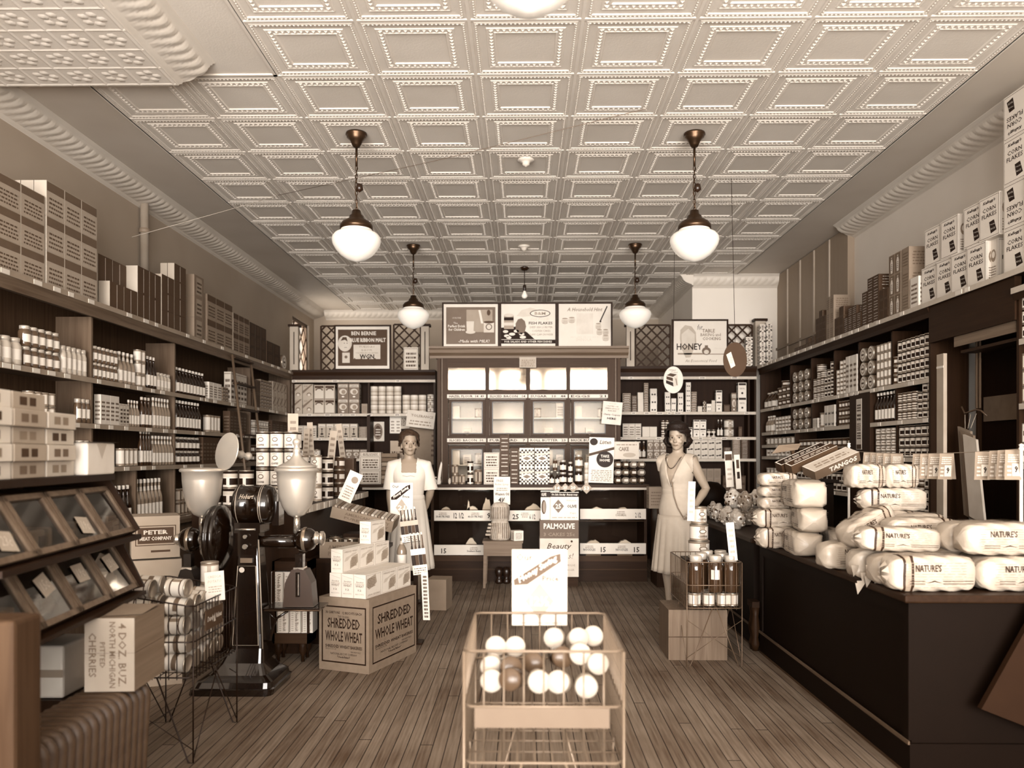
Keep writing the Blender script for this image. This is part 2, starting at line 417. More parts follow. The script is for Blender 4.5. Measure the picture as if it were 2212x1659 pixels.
# shop front behind the camera: low wall, glass front, door
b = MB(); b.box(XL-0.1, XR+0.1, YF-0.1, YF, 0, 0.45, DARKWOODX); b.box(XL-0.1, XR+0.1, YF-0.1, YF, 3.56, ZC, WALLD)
for x0, x1 in ((XL-0.1, XL+0.15), (-0.75, -0.6), (0.45, 0.6), (XR-0.15, XR+0.1)): b.box(x0, x1, YF-0.1, YF, 0.45, 3.56, DARKWOOD)
struct(b.build('wall_front'))
PANE = glass(0.97, 0.0, 1.2, 0.0)
for i, (x0, x1) in enumerate(((XL+0.15, -0.75), (-0.6, 0.45), (0.6, XR-0.15))):
    b = MB()
    fr = DARKWOODX
    b.box(x0, x1, YF-0.07, YF-0.02, 0.45, 0.52, fr); b.box(x0, x1, YF-0.07, YF-0.02, 2.5, 2.57, fr); b.box(x0, x1, YF-0.07, YF-0.02, 3.49, 3.56, fr)
    b.box(x0, x0+0.05, YF-0.07, YF-0.02, 0.45, 3.56, fr); b.box(x1-0.05, x1, YF-0.07, YF-0.02, 0.45, 3.56, fr)
    w = struct(b.build('window_%d' % (i+1)))
# the side window near the back with its lattice
b = MB(); x = XL-0.06
for (a0, a1, c0, c1) in ((wx0, wx0+0.05, wz0, wz1), (wx1-0.05, wx1, wz0, wz1), (wx0, wx1, wz1-0.05, wz1), (wx0, wx1, wz0, wz0+0.05), ): b.box(x-0.03, x+0.03, a0, a1, c0, c1, mat(0.3))
k = 0.30
for i in range(-6, 8):
    for sgn in (1, -1):
        c0 = wz0+i*k; pts = []
        for y in (wx0+0.05, wx1-0.05):
            z = c0+(y-wx0)*1.15 if sgn > 0 else c0+(wx1-y)*1.15
            pts.append((y, z))
        (ya, za), (yb, zb) = pts
        def clipz(ya, za, yb, zb, lo, hi):
            out = []
            for (y, z, y2, z2) in ((ya, za, yb, zb), (yb, zb, ya, za)):
                if z < lo: y, z = y+(lo-z)/(z2-z)*(y2-y) if z2 != z else y, lo
                if z > hi: y, z = y+(hi-z)/(z2-z)*(y2-y) if z2 != z else y, hi
                out.append((y, z))
            return out
        if max(za, zb) < wz0+0.05 or min(za, zb) > wz1-0.05: continue
        q = clipz(ya, za, yb, zb, wz0+0.05, wz1-0.05)
        b.tube([(x+0.02, q[0][0], q[0][1]), (x+0.02, q[1][0], q[1][1])], 0.012, mat(0.3), n=4)
w = struct(b.build('window_4'))
b = MB(); b.box(x-0.01, x-0.006, wx0+0.05, wx1-0.05, wz0+0.05, wz1-0.05, glass(0.97, 0.0, 1.02, 0.0), faces='X'); b.build('pane', w)
# pipe running up the left wall through the cornice
p = at_x(312, 420, XL+0.05)
b = MB(); b.lathe([(0.035, 2.44), (0.035, ZC-0.03), (0.05, ZC-0.03), (0.05, ZC)], mat(0.62), n=12, c=(XL+0.05, p.y, 0)); b.lathe([(0.045, 3.32), (0.045, 3.36)], mat(0.5), n=12, c=(XL+0.05, p.y, 0))
tag(b.build('pipe'), 'pale vertical pipe rising through the leafy cornice above the left shelves', 'pipe')
# ---------------------------------------------------------------- light
def area(name, loc, rot, sx, sy, power, col=(1, 0.943, 0.89), spread=PI):
    l = bpy.data.lights.new(name, 'AREA'); l.shape = 'RECTANGLE'; l.size = sx; l.size_y = sy; l.energy = power; l.color = col; l.spread = spread
    o = bpy.data.objects.new(name, l); C.objects.link(o); o.location = loc; o.rotation_euler = rot; return o
area('daylight', (-.1, -12.0, 3.2), (PI/2, 0, 0), 16.0, 7.0, 2500, spread=math.radians(75))
area('pavement_bounce', (-.1, -5.2, .02), (PI, 0, 0), 10.0, 6.6, 5600)  # added upward lamp outside, stands in for street bounce to brighten the ceiling
area('daylight_side_window', (XL-0.3, 12.2, 2.8), (0, -PI/2, 0), 1.0, 0.85, 30)
W = bpy.data.worlds.new('world'); bpy.context.scene.world = W; W.use_nodes = True
W.node_tree.nodes['Background'].inputs[0].default_value = (1, 0.94, 0.87, 1); W.node_tree.nodes['Background'].inputs[1].default_value = 1.2
# ---------------------------------------------------------------- camera
cam = bpy.data.cameras.new('camera'); co = bpy.data.objects.new('camera', cam); C.objects.link(co)
co.location = (0, 0, CAMZ); co.rotation_euler = (PI/2, 0, YAW)
cam.sensor_width = 36; cam.lens = 36*F/2212; cam.shift_y = (HY-829.5)/2212; cam.clip_start = 0.05
cam.dof.use_dof = True; cam.dof.focus_distance = 5.6; cam.dof.aperture_fstop = 2.2
sc = bpy.context.scene; sc.camera = co
sc.view_settings.view_transform = 'Standard'; sc.view_settings.look = 'None'; sc.view_settings.gamma = 1; sc.view_settings.exposure = 0.0
sc.cycles.use_adaptive_sampling = True; sc.cycles.adaptive_threshold = 0.025
sc.cycles.max_bounces = 5; sc.cycles.diffuse_bounces = 3; sc.cycles.glossy_bounces = 3; sc.cycles.transmission_bounces = 4; sc.cycles.transparent_max_bounces = 8
sc.cycles.caustics_reflective = False; sc.cycles.caustics_refractive = False
# ---------------------------------------------------------------- shelving
XSL, XSR, YBL, YBR, ZT = -3.08, 3.0, 10.5, 10.13, 2.47
DW = wood(0.17, 'X', 0.4); DWY = wood(0.17, 'Y', 0.4); DWZ = wood(0.17, 'Z', 0.4); BACKP = wood(0.13, 'Z', 0.6)
DWL = wood(0.32, 'Y', 0.45); DWLZ = wood(0.30, 'Z', 0.45); BACKL = wood(0.29, 'Z', 0.6)  # left shelving wood, lightened: veiling lens haze partly put into its tone
RAILM = mat(0.72, 0.6, var=0.10, scale=14)
def price_rail(par, axis, a0, a1, fixed, z, hgt=0.035, m=RAILM, seed=1, out=-1):
    """pale ticket strip along a shelf edge, with tickets"""
    b = MB(); rd = random.Random(seed); t = a0
    if axis == 'x': b.box(a0, a1, fixed-0.006, fixed, z, z+hgt, m)
    else: b.box(min(fixed, fixed+out*0.006), max(fixed, fixed+out*0.006), a0, a1, z, z+hgt, m)
    while t < a1-0.12:
        w = rd.uniform(0.05, 0.09)
        if rd.random() < 0.6:
            if axis == 'x':
                b.box(t, t+w, fixed-0.009, fixed-0.006, z+0.003, z+hgt-0.003, PAPER)
                b.lines((t, fixed-0.0095, z), (1, 0, 0), (0, 0, 1), 0.01, w-0.01, 0.012, 0.026, 1, INK, seed=seed, fill=0.8)
            else:
                f2 = fixed+out*0.009
                b.box(min(fixed, f2), max(fixed, f2), t, t+w, z+0.003, z+hgt-0.003, PAPER)
        t += w+rd.uniform(0.02, 0.2)
    return b.build('price_rail', par)
def shelf_x(name, label, x0, x1, yf, depth, zs, ztop, divs=(), zbase=0.0, seed=1, m=DW, mz=DWZ, fascia=0.13, backm=BACKP, cat='shelving'):
    """shelf unit facing the shop door (front towards -Y)"""
    r = tag(empty(name, ((x0+x1)/2, yf+depth/2, 0)), label, cat); mid = (x0+x1)/2; r.location = (0, 0, 0)
    b = MB(); b.box(x0, x1, yf, yf+depth, ztop-0.03, ztop, m); b.box(x0-0.0, x1+0.0, yf-0.03, yf+0.002, ztop-0.03, ztop, m)
    b.box(x0, x1, yf-0.012, yf+0.01, ztop-fascia, ztop-0.03, m); b.prism([(yf-0.012, ztop-0.075), (yf-0.03, ztop-0.03), (yf-0.012, ztop-0.03)], x0, x1, m, plane='yz'); b.build('top_board', r)
    price_rail(r, 'x', x0, x1, yf-0.012, ztop-fascia-0.035, seed=seed)
    b = MB(); b.box(x0, x1, yf+depth-0.02, yf+depth, zbase, ztop-0.03, backm); b.build('back_panel', r)
    for xx in (x0, x1-0.025): b = MB(); b.box(xx, xx+0.025, yf, yf+depth-0.02, zbase, ztop-0.03, mz); b.build('side_panel', r)
    for i, z in enumerate(zs):
        b = MB(); b.box(x0+0.025, x1-0.025, yf+0.004, yf+depth-0.021, z-0.022, z, m); b.build('shelf', r)
        price_rail(r, 'x', x0+0.005, x1-0.005, yf+0.004, z-0.037, seed=seed*7+i)
    for dx, za, zb in divs: b = MB(); b.box(dx-0.011, dx+0.011, yf+0.02, yf+depth-0.021, za, zb, mz); b.build('divider', r)
    return r
def shelf_y(name, label, xf, sgn, y0, y1, depth, zs, ztop, divs=(), zbase=0.0, seed=1, m=DWY, mz=DWZ, fascia=0.11, backm=BACKP, rail0=True, railm=RAILM, topm=None):
    """wall shelving whose front is the plane x = xf; sgn is the side the wall lies on"""
    r = tag(empty(name), label, 'shelving'); xb = xf+sgn*depth
    def bx(b, xa, xb_, *a): b.box(min(xa, xb_), max(xa, xb_), *a)
    b = MB(); bx(b, xf-sgn*0.03, xb, y0, y1, ztop-0.03, ztop, m); bx(b, xf-sgn*0.012, xf+sgn*0.01, y0, y1, ztop-fascia, ztop-0.03, m)
    b.prism([(xf-sgn*0.012, ztop-0.075), (xf-sgn*0.03, ztop-0.03), (xf-sgn*0.012, ztop-0.03)], y0, y1, m, plane='xz'); b.build('top_board', r)
    price_rail(r, 'y', y0, y1, xf-sgn*0.03, ztop-0.035, 0.035, seed=seed+50, out=-sgn, m=railm)
    b = MB(); bx(b, xb-sgn*0.02, xb, y0, y1, zbase, ztop-0.03, backm); b.build('back_panel', r)
    for yy in (y0, y1-0.025): b = MB(); bx(b, xf, xb-sgn*0.02, yy, yy+0.025, zbase, ztop-0.03, mz); b.build('side_panel', r)
    for i, q in enumerate(zs):
        z, a, c = q if isinstance(q, tuple) else (q, y0+0.025, y1-0.025)
        b = MB(); bx(b, xf+sgn*0.004, xb-sgn*0.021, a, c, z-0.022, z, m); b.build('shelf', r)
        price_rail(r, 'y', a, c, xf+sgn*0.004, z-0.037, seed=seed*7+i, out=-sgn, m=railm)
    for dy, za, zb in divs: b = MB(); bx(b, xf+sgn*0.02, xb-sgn*0.021, dy-0.011, dy+0.011, za, zb, mz); b.build('divider', r)
    return r
Z1, Z2, Z3, Z4 = 1.895, 1.575, 1.30, 1.02
xa, xb_ = -1.20, -2.13
BL = shelf_x('wall_shelf', 'dark wooden back shelving left of the tall cabinet', -3.06, -1.16, YBL, 0.30, (Z1,), ZT, divs=((xy(796, YBL), Z1, ZT-0.13),), seed=3)
for nm, z in (('shelf', Z2), ('shelf', Z3)):
    b = MB(); b.box(-3.035, xy(796, YBL), YBL+0.004, YBL+0.279, z-0.022, z, DW); b.build('shelf', BL); price_rail(BL, 'x', -3.05, xy(796, YBL), YBL+0.004, z-0.037, seed=int(z*100))
b = MB(); b.box(xy(796, YBL)-0.02, xy(796, YBL)+0.02, YBL-0.005, YBL+0.279, 0.9, Z1-0.022, DWZ); b.build('divider', BL)
BR = shelf_x('wall_shelf', 'dark wooden back shelving right of the tall cabinet', 1.19, 2.96, YBR, 0.22, (Z1, Z2, Z3), ZT, divs=((2.87, 0.4, ZT-0.14), (xy(1481, YBR), Z2, Z1-0.02)), seed=4)
# right wall: far bay, near bay, and the open alcove, then the bay at the very edge
yA, yB2 = yx(2010, XSR), yx(2196, XSR)
yp0, yp1 = yx(1880, XSR), yx(1836, XSR)
RW = shelf_y('wall_shelf', 'long dark shelving along the right wall, packed with cans', XSR, 1, yA, YBR-0.02, 0.28, (1.92, (1.625, yp1, YBR-0.1), (1.625, yA+0.03, yp0), (1.33, yA+0.03, yp0), (0.92, yA+0.03, yp0), (1.47, yx(1712, XSR), YBR-0.1), (1.33, yp1, YBR-0.1), (1.0, yp1, YBR-0.1)), ZT, zbase=0.0, seed=5,
             divs=[(yx(q, XSR), 1.92, ZT-0.11) for q in (1703, 1748, 1797, 1850, 1921)]+[(yx(q, XSR), 1.625, 1.9) for q in (1705, 1749, 1803, 1929)]+[(yx(1931, XSR), 0.92, 1.6), (yx(1712, XSR)-0.012, 1.0, 1.6)])
b = MB(); b.box(XSR-0.004, XSR+0.25, yp0, yp1, 0, 1.895, DWZ); b.build('pilaster', RW)
NW = shelf_y('wall_shelf', 'dark shelving bay at the right edge beside the open alcove', XSR, 1, 3.2, yB2, 0.28, (2.05, 1.66, 1.30, 0.95), ZT-0.11, seed=6, fascia=0.02)
# alcove between the two right-hand bays
b = MB(); r = tag(empty('alcove_frame'), 'dark open alcove in the right wall shelving, hung with paper bags', 'alcove')
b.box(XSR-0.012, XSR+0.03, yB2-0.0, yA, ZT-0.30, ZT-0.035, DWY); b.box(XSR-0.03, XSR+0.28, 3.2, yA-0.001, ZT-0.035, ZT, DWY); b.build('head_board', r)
price_rail(r, 'y', 3.2, yA, XSR-0.03, ZT-0.035, 0.035, seed=77, out=-1)
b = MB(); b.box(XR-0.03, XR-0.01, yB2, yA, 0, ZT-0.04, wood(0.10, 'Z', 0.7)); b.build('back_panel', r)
b = MB(); b.box(XSR+0.03, XSR+0.22, yB2+0.05, yA-0.35, 2.05, 2.07, DWY); b.box(XSR+0.01, XSR+0.02, yB2+0.03, yA-0.30, 2.10, 2.17, wood(0.36, 'Y', 0.5)); b.build('ledge', r)
for q, w in ((2072, 0.03), (2110, 0.02)):
    b = MB(); y = yx(q, XR-0.06); b.box(XR-0.06, XR-0.03, y-w/2, y+w/2, 0.0, 2.05, wood(0.22, 'Z', 0.6)); b.build('batten', r)
b = MB(); p0, p1 = at_x(2036, 706, XSR+0.02), at_x(2073, 1180, XSR-0.25)
b = MB(); y0_, y1_ = yx(2050, XSR+0.0)-0.03, yx(2050, XSR)+0.06
b.box(XSR-0.055, XSR-0.03, y0_, y1_, 0.0, 2.06, mat(0.60, 0.7, var=0.12)); b.box(XSR-0.057, XSR-0.055, y0_, y1_, 1.96, 1.975, PAPER)
tag(b.build('plank'), 'tall pale plank leaning upright at the mouth of the dark alcove', 'plank')
# left wall
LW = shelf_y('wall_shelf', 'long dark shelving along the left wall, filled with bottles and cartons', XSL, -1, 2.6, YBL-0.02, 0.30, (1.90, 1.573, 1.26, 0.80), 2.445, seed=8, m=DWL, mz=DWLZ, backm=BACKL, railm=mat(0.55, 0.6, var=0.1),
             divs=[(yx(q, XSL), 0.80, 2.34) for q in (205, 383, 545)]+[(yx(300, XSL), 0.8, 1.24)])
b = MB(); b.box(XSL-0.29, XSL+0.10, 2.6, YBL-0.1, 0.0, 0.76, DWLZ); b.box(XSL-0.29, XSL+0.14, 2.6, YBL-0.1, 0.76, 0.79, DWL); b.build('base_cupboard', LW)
# ladder
lad = tag(empty('ladder'), 'tall wooden shelf ladder leaning on the left wall shelving', 'ladder')
for q in (497, 537):
    t = at_x(q, 900, XSL); b = MB(); b.tube([(XSL+0.30, t.y-0.02, 0.0), (XSL+0.03, t.y-0.02, 2.40)], 0.014, wood(0.30, 'Z'), n=6); b.build('rail', lad)
ya, yb = yx(497, XSL)-0.02, yx(537, XSL)-0.02
for i in range(9):
    z = 0.2+i*0.27; x = XSL+0.30-0.27*z/2.4; b = MB(); b.box(x-0.03, x+0.03, ya, yb, z, z+0.018, wood(0.2, 'Y')); b.build('rung', lad)
# ---------------------------------------------------------------- lattice screens on the back units
LAT = wood(0.20, 'X', 0.5)
def lattice(x0, x1, z0, z1, y, name, label, back=None):
    b = MB(); k = 0.105
    def seg(xa, za, xb, zb, yy):
        L_ = math.hypot(xb-xa, zb-za)
        if L_ < 0.01: return
        nx, nz = -(zb-za)/L_*0.010, (xb-xa)/L_*0.010
        b.prism([(xa+nx, za+nz), (xb+nx, zb+nz), (xb-nx, zb-nz), (xa-nx, za-nz)], yy, yy+0.008, LAT)
    n = int((x1-x0+z1-z0)/k)+2
    for i in range(-n, n+1):
        for sg in (1, -1):
            c = i*k*1.3; lo, hi = x0, x1       # z = z0 + sg*(x-x0) + c
            f = lambda x: z0+sg*(x-x0)+c
            xs = [x0, x1]
            for zz in (z0, z1): xs.append(x0+(zz-z0-c)*sg)
            xs = [x for x in xs if x0-1e-6 <= x <= x1+1e-6 and z0-1e-6 <= f(x) <= z1+1e-6]
            if len(xs) >= 2: seg(min(xs), f(min(xs)), max(xs), f(max(xs)), y+(0.0 if sg > 0 else 0.009))
    for (a, c, d, e) in ((x0-0.015, x0+0.005, z0, z1), (x1-0.005, x1+0.015, z0, z1), (x0, x1, z0-0.001, z0+0.02), (x0, x1, z1-0.01, z1+0.01)): b.box(a, c, y-0.002, y+0.02, d, e, LAT)
    return tag(b.build(name), label, 'lattice')
zt = zy(698, YBL)
lattice(xy(689, YBL), xy(722, YBL), ZT, zy(700, YBL), YBL+0.12, 'lattice_screen', 'narrow dark lattice screen in the back left corner above the shelving')
lattice(xy(848, YBL), xy(905, YBL), ZT, zy(697, YBL), YBL+0.12, 'lattice_screen', 'dark diamond lattice screen between malt poster and tall cabinet')
lattice(xy(1376, YBR), xy(1450, YBR), ZT, zy(700, YBR), YBR+0.10, 'lattice_screen', 'dark diamond lattice screen between tall cabinet and honey poster')
lattice(xy(1574, YBR), xy(1629, YBR), ZT, zy(700, YBR), YBR+0.10, 'lattice_screen', 'dark diamond lattice screen right of the honey poster')
POSTM = mat(0.66, 0.6, var=0.05)
def post(px0, px1, Y, ytop, label):
    x0, x1, z1 = xy(px0, Y), xy(px1, Y), zy(ytop, Y); r = tag(empty('lattice_post', ((x0+x1)/2, Y+0.06, ZT)), label, 'post'); w = (x1-x0)/2
    b = MB(); b.box(-w, w, -0.04, 0.04, 0, z1-ZT-0.03, POSTM); b.box(-0.006, 0.006, -0.042, -0.04, 0.08, z1-ZT-0.1, INK); b.build('shaft', r)
    b = MB(); b.box(-w-0.02, w+0.02, -0.06, 0.06, z1-ZT-0.03, z1-ZT, DW); b.build('cap', r)
post(625, 643, YBL, 699, 'pale square post left end of the back shelf top')
post(909, 926, YBL, 699, 'pale square post beside the tall cabinet, left side')
post(1354, 1371, YBR, 699, 'pale square post beside the tall cabinet, right side')
post(1633, 1655, YBR, 689, 'dark capped post in the back right shelf corner')
# ---------------------------------------------------------------- posters
def framed(name, label, px0, px1, py0, py1, Y, z0, draw, fr=0.022, frm=None, cat='poster', bg=None, lean=0.0):
    x0, x1 = xy(px0, Y), xy(px1, Y); w = x1-x0; h = (py1-py0)/F*Y
    r = tag(empty(name, ((x0+x1)/2, Y, z0)), label, cat)
    b = MB(); frm = frm or DW
    for (a, c, d, e) in ((-w/2, w/2, 0, fr), (-w/2, w/2, h-fr, h), (-w/2, -w/2+fr, fr, h-fr), (w/2-fr, w/2, fr, h-fr)): b.box(a, c, -0.012, 0.012, d, e, frm)
    b.build('frame', r)
    b = MB(); b.box(-w/2+fr, w/2-fr, -0.004, 0.006, fr, h-fr, bg or PAPER); o = (0, -0.004, h/2); draw(b, o, (1, 0, 0), (0, 0, 1), w-2*fr, h-2*fr); b.build('print', r)
    return r
DK = mat(0.24, 0.6); DK2 = mat(0.34, 0.6); MID = mat(0.55, 0.6); LT = mat(0.78, 0.6)
def p_malt(b, o, r, u, w, h):
    b.decal(o, r, u, -w*.46, w*.46, -h*.43, h*.43, DK)
    b.text('BEN BERNIE', o, r, u, 0.02*w, h*.34, w*.46, h*.09, PAPER, bold=.02); b.text('BLUE RIBBON MALT', o, r, u, w*.10, h*.18, w*.66, h*.10, PAPER, bold=.03)
    b.disc(o, r, u, -w*.33, h*.10, w*.13, LT, n=20, e=.0009, ry=h*.19); b.pdecal(o, r, u, [(-w*.41, h*.16), (-w*.37, h*.25), (-w*.30, h*.25), (-w*.28, h*.14), (-w*.33, h*.19)], DK, e=.0014)
    b.decal(o, r, u, -w*.35, -w*.33, h*.10, h*.115, DK, e=.0014); b.decal(o, r, u, -w*.30, -w*.28, h*.10, h*.115, DK, e=.0014); b.decal(o, r, u, -w*.34, -w*.29, h*.0, h*.01, DK, e=.0014)
    b.decal(o, r, u, -w*.38, -w*.24, -h*.36, -h*.10, LT, e=.001); b.decal(o, r, u, -w*.38, -w*.24, -h*.12, -h*.09, DK2, e=.0014); b.disc(o, r, u, -w*.31, -h*.22, w*.03, DK2, e=.0014, n=8)
    b.decal(o, r, u, -w*.17, w*.33, -h*.27, h*.07, LT, e=.001); b.text('TUESDAY', o, r, u, w*.08, h*.02, w*.3, h*.045, GREYINK); b.text('8:00 P.M.', o, r, u, w*.08, -h*.06, w*.2, h*.05, GREYINK); b.text('COLUMBIA BROADCASTING', o, r, u, w*.08, -h*.125, w*.42, h*.03, GREYINK)
    b.text('WGN', o, r, u, w*.08, -h*.21, w*.27, h*.11, INK, bold=.03)
    for i in range(12): x = -w*.17+i*w*.042; b.pdecal(o, r, u, [(x, -h*.27), (x+w*.02, -h*.24-h*.03*(i % 3)), (x+w*.042, -h*.27)], DK, e=.0016)
def p_milk(b, o, r, u, w, h):
    b.decal(o, r, u, -w*.455, w*.455, -h*.43, h*.43, DK2)
    b.decal(o, r, u, -w*.08, w*.40, -h*.15, h*.37, MID, e=.0009)
    b.text('OVALTINE', o, r, u, -w*.26, h*.18, w*.16, h*.035, LT)
    b.text('The', o, r, u, -w*.28, h*.06, w*.08, h*.04, PAPER); b.text('Perfect Drink', o, r, u, -w*.26, -h*.01, w*.32, h*.06, PAPER, bold=.02); b.text('for Children', o, r, u, -w*.26, -h*.09, w*.30, h*.06, PAPER, bold=.02)
    b.pdecal(o, r, u, [(-w*.07, -h*.15), (-w*.08, h*.10), (w*.06, h*.10), (w*.05, -h*.15)], LT, e=.0013); b.disc(o, r, u, -w*.005, -h*.15, w*.09, LT, e=.0012, ry=h*.04)
    b.decal(o, r, u, w*.24, w*.43, -h*.16, h*.08, LT, e=.0014); b.disc(o, r, u, w*.335, h*.08, w*.10, DK, e=.0016, ry=h*.03, n=12); b.disc(o, r, u, w*.335, -h*.03, w*.06, DK, e=.0017, n=10); b.disc(o, r, u, w*.335, -h*.03, w*.045, LT, e=.0019, n=10)
    b.pdecal(o, r, u, [(w*.14, h*.36), (w*.18, h*.36), (w*.23, h*.05), (w*.19, h*.05)], PAPER, e=.0015); b.disc(o, r, u, w*.33, h*.30, w*.035, DK, e=.0015, ry=h*.07, n=8)
    b.text('-Made with MILK!', o, r, u, w*.06, -h*.36, w*.58, h*.07, PAPER, shear=.3, bold=.01)
def p_fish(b, o, r, u, w, h):
    b.decal(o, r, u, -w*.5, w*.5, -h*.42, -h*.33, INK); b.text('FOR SALADS AND OTHER FISH DISHES', o, r, u, 0, -h*.375, w*.88, h*.045, PAPER, bold=.02)
    b.pdecal(o, r, u, [(-w*.5, -h*.32), (w*.12, -h*.32), (-w*.02, -h*.16), (-w*.2, -h*.02), (-w*.5, -h*.05)], INK)
    for x, y, s_ in ((-.42, -.14, .05), (-.30, -.2, .06), (-.40, -.24, .05), (-.12, -.2, .05), (-.22, -.13, .05), (-.36, -.28, .05), (-.10, -.27, .06)): b.disc(o, r, u, w*x, h*y, w*s_, PAPER, e=.0012, ry=h*.035, n=10)
    b.decal(o, r, u, -w*.45, -w*.27, -h*.08, h*.24, MID, e=.0013); b.disc(o, r, u, -w*.36, h*.24, w*.09, LT, e=.0014, ry=h*.04); b.decal(o, r, u, -w*.45, -w*.27, h*.12, h*.19, INK, e=.0016); b.decal(o, r, u, -w*.45, -w*.27, h*.0, h*.07, LT, e=.0016)
    b.pdecal(o, r, u, [(-w*.22, h*.22), (-w*.12, h*.36), (w*.04, h*.42), (w*.22, h*.34), (w*.05, h*.22), (-w*.1, h*.2)], LT, e=.0009)
    b.disc(o, r, u, -w*.14, -h*.02, w*.10, DK2, e=.0012, ry=h*.19, n=9)
    b.disc(o, r, u, w*.22, h*.28, w*.19, INK, e=.001, ry=h*.085, n=24); b.disc(o, r, u, w*.22, h*.28, w*.175, PAPER, e=.0013, ry=h*.07, n=24); b.text('B&M', o, r, u, w*.22, h*.28, w*.20, h*.07, MID, e=.0018, bold=.02)
    b.text('Sea Foods', o, r, u, w*.22, h*.15, w*.36, h*.06, LT, shear=.3); b.text('FISH FLAKES', o, r, u, w*.23, h*.055, w*.44, h*.065, INK, bold=.02)
    for i, t in enumerate(('DEEP SEA LOBSTER', 'CODFISH CAKES', 'CLAMS CLAM CHOWDER')): b.text(t, o, r, u, w*.24, -h*(.04+.085*i), w*(.42, .34, .44)[i], h*.045, GREYINK)
def p_hint(b, o, r, u, w, h):
    b.text('A Household Hint', o, r, u, -w*.0, h*.37, w*.68, h*.085, GREYINK, shear=.3, bold=.01)
    PL = mat(0.82, 0.6); b.decal(o, r, u, -w*.16, w*.16, -h*.20, h*.28, PL)
    b.tube_ = None; b.pdecal(o, r, u, [(w*.42, h*.45), (w*.44, h*.44), (w*.31, h*.10), (w*.29, h*.11)], INK); b.disc(o, r, u, w*.30, h*.09, w*.02, INK, e=.001, n=8)
    for x, y, s_ in ((-.38, .1, .07), (-.25, .12, .07), (.26, -.02, .06), (.28, -.16, .06), (.40, -.16, .06), (.40, -.30, .07)): b.disc(o, r, u, w*x, h*y, w*s_, LT, e=.0008, ry=h*.08, n=12); b.disc(o, r, u, w*x, h*(y+.06), w*s_*.8, MID, e=.0012, ry=h*.015, n=12); b.lines(o, r, u, w*(x-.05), w*(x+.05), h*(y-.05), h*(y+.03), 2, MID, e=.0013)
    b.text('SHINOLA', o, r, u, -w*.02, -h*.33, w*.3, h*.07, LT); b.lines(o, r, u, -w*.28, w*.26, -h*.28, -h*.24, 1, PL)
def p_honey(b, o, r, u, w, h):
    b.pdecal(o, r, u, [(-w*.36, -h*.1), (-w*.38, h*.1), (-w*.37, h*.3), (-w*.28, h*.41), (-w*.16, h*.38), (-w*.08, h*.25), (-w*.07, 0), (-w*.12, -h*.15), (-w*.18, -h*.32), (-w*.27, -h*.33)], mat(.66, .6))
    b.pdecal(o, r, u, [(-w*.34, -h*.05), (-w*.35, h*.2), (-w*.22, h*.33), (-w*.10, h*.2), (-w*.1, -h*.05)], LT, e=.001)
    b.decal(o, r, u, -w*.42, w*.1, -h*.26, -h*.225, mat(.5, .6)); b.decal(o, r, u, w*.1, w*.46, -h*.26, -h*.24, mat(.5, .6))
    b.text('HONEY', o, r, u, -w*.20, -h*.08, w*.48, h*.15, INK, bold=.02, e=.0018); b.text('for', o, r, u, w*.0, h*.36, w*.10, h*.12, INK, shear=.3)
    b.text('TABLE', o, r, u, w*.16, h*.28, w*.24, h*.08, GREYINK, bold=.02); b.text('BAKING and', o, r, u, w*.20, h*.19, w*.38, h*.07, GREYINK, bold=.01); b.text('COOKING', o, r, u, w*.22, h*.10, w*.34, h*.07, GREYINK, bold=.02)
    b.disc(o, r, u, w*.12, -h*.18, w*.085, DK2, e=.0013, ry=h*.09); b.disc(o, r, u, w*.12, -h*.2, w*.05, LT, e=.0016, ry=h*.05, n=10); b.decal(o, r, u, w*.09, w*.15, -h*.10, -h*.05, DK2, e=.0013)
    b.text('An Economical Food', o, r, u, w*.02, -h*.40, w*.6, h*.06, GREYINK, shear=.3); b.text('Nature', o, r, u, w*.36, -h*.12, w*.16, h*.03, LT)
framed('poster', 'dark malt poster in a frame on the back left shelving', 722, 845, 694, 792.5, YBL+0.05, ZT, p_malt)
framed('poster', 'white honey poster in a dark frame on the back right shelving', 1451, 1573, 689.5, 792, YBR+0.06, ZT, p_honey)
# ---------------------------------------------------------------- tall ice-box cabinet
CW = wood(0.26, 'Z', 0.35, contrast=0.2); CWX = wood(0.26, 'X', 0.35, contrast=0.2); CWL = wood(0.36, 'X', 0.35, contrast=0.2)
CF, CB = 9.60, 10.40; cx0, cx1 = xy(945, CF), xy(1340, CF); cz = zy(771, CF); ctop = zy(741, CF)
cab = tag(empty('display_cabinet'), 'tall brown wooden ice-box cabinet with twelve glazed openings', 'cabinet')
glx = [(968, 1048), (1057, 1136), (1145.5, 1223), (1232, 1312)]; g2x = [(976.5, 1042), (1064, 1131), (1152, 1218), (1240, 1307)]
rows = [(794, 841.5), (868, 937), (970, 1040)]
b = MB(); b.box(cx0, cx0+0.03, CF+0.03, CB, 0, cz, CW); b.box(cx1-0.03, cx1, CF+0.03, CB, 0, cz, CW); b.box(cx0+.03, cx1-.03, CB-0.02, CB, 0, cz, mat(.9, .5)); b.box(cx0+.03, cx0+.034, CF+.03, CB-.02, 0.9, cz-.03, mat(.9, .5)); b.box(cx1-.034, cx1-.03, CF+.03, CB-.02, 0.9, cz-.03, mat(.9, .5)); b.box(cx0+.03, cx1-.03, CF+0.03, CB-.02, cz-0.03, cz, CWX)
X_ = lambda p: xy(p, CF); Zf = lambda p: zy(p, CF)
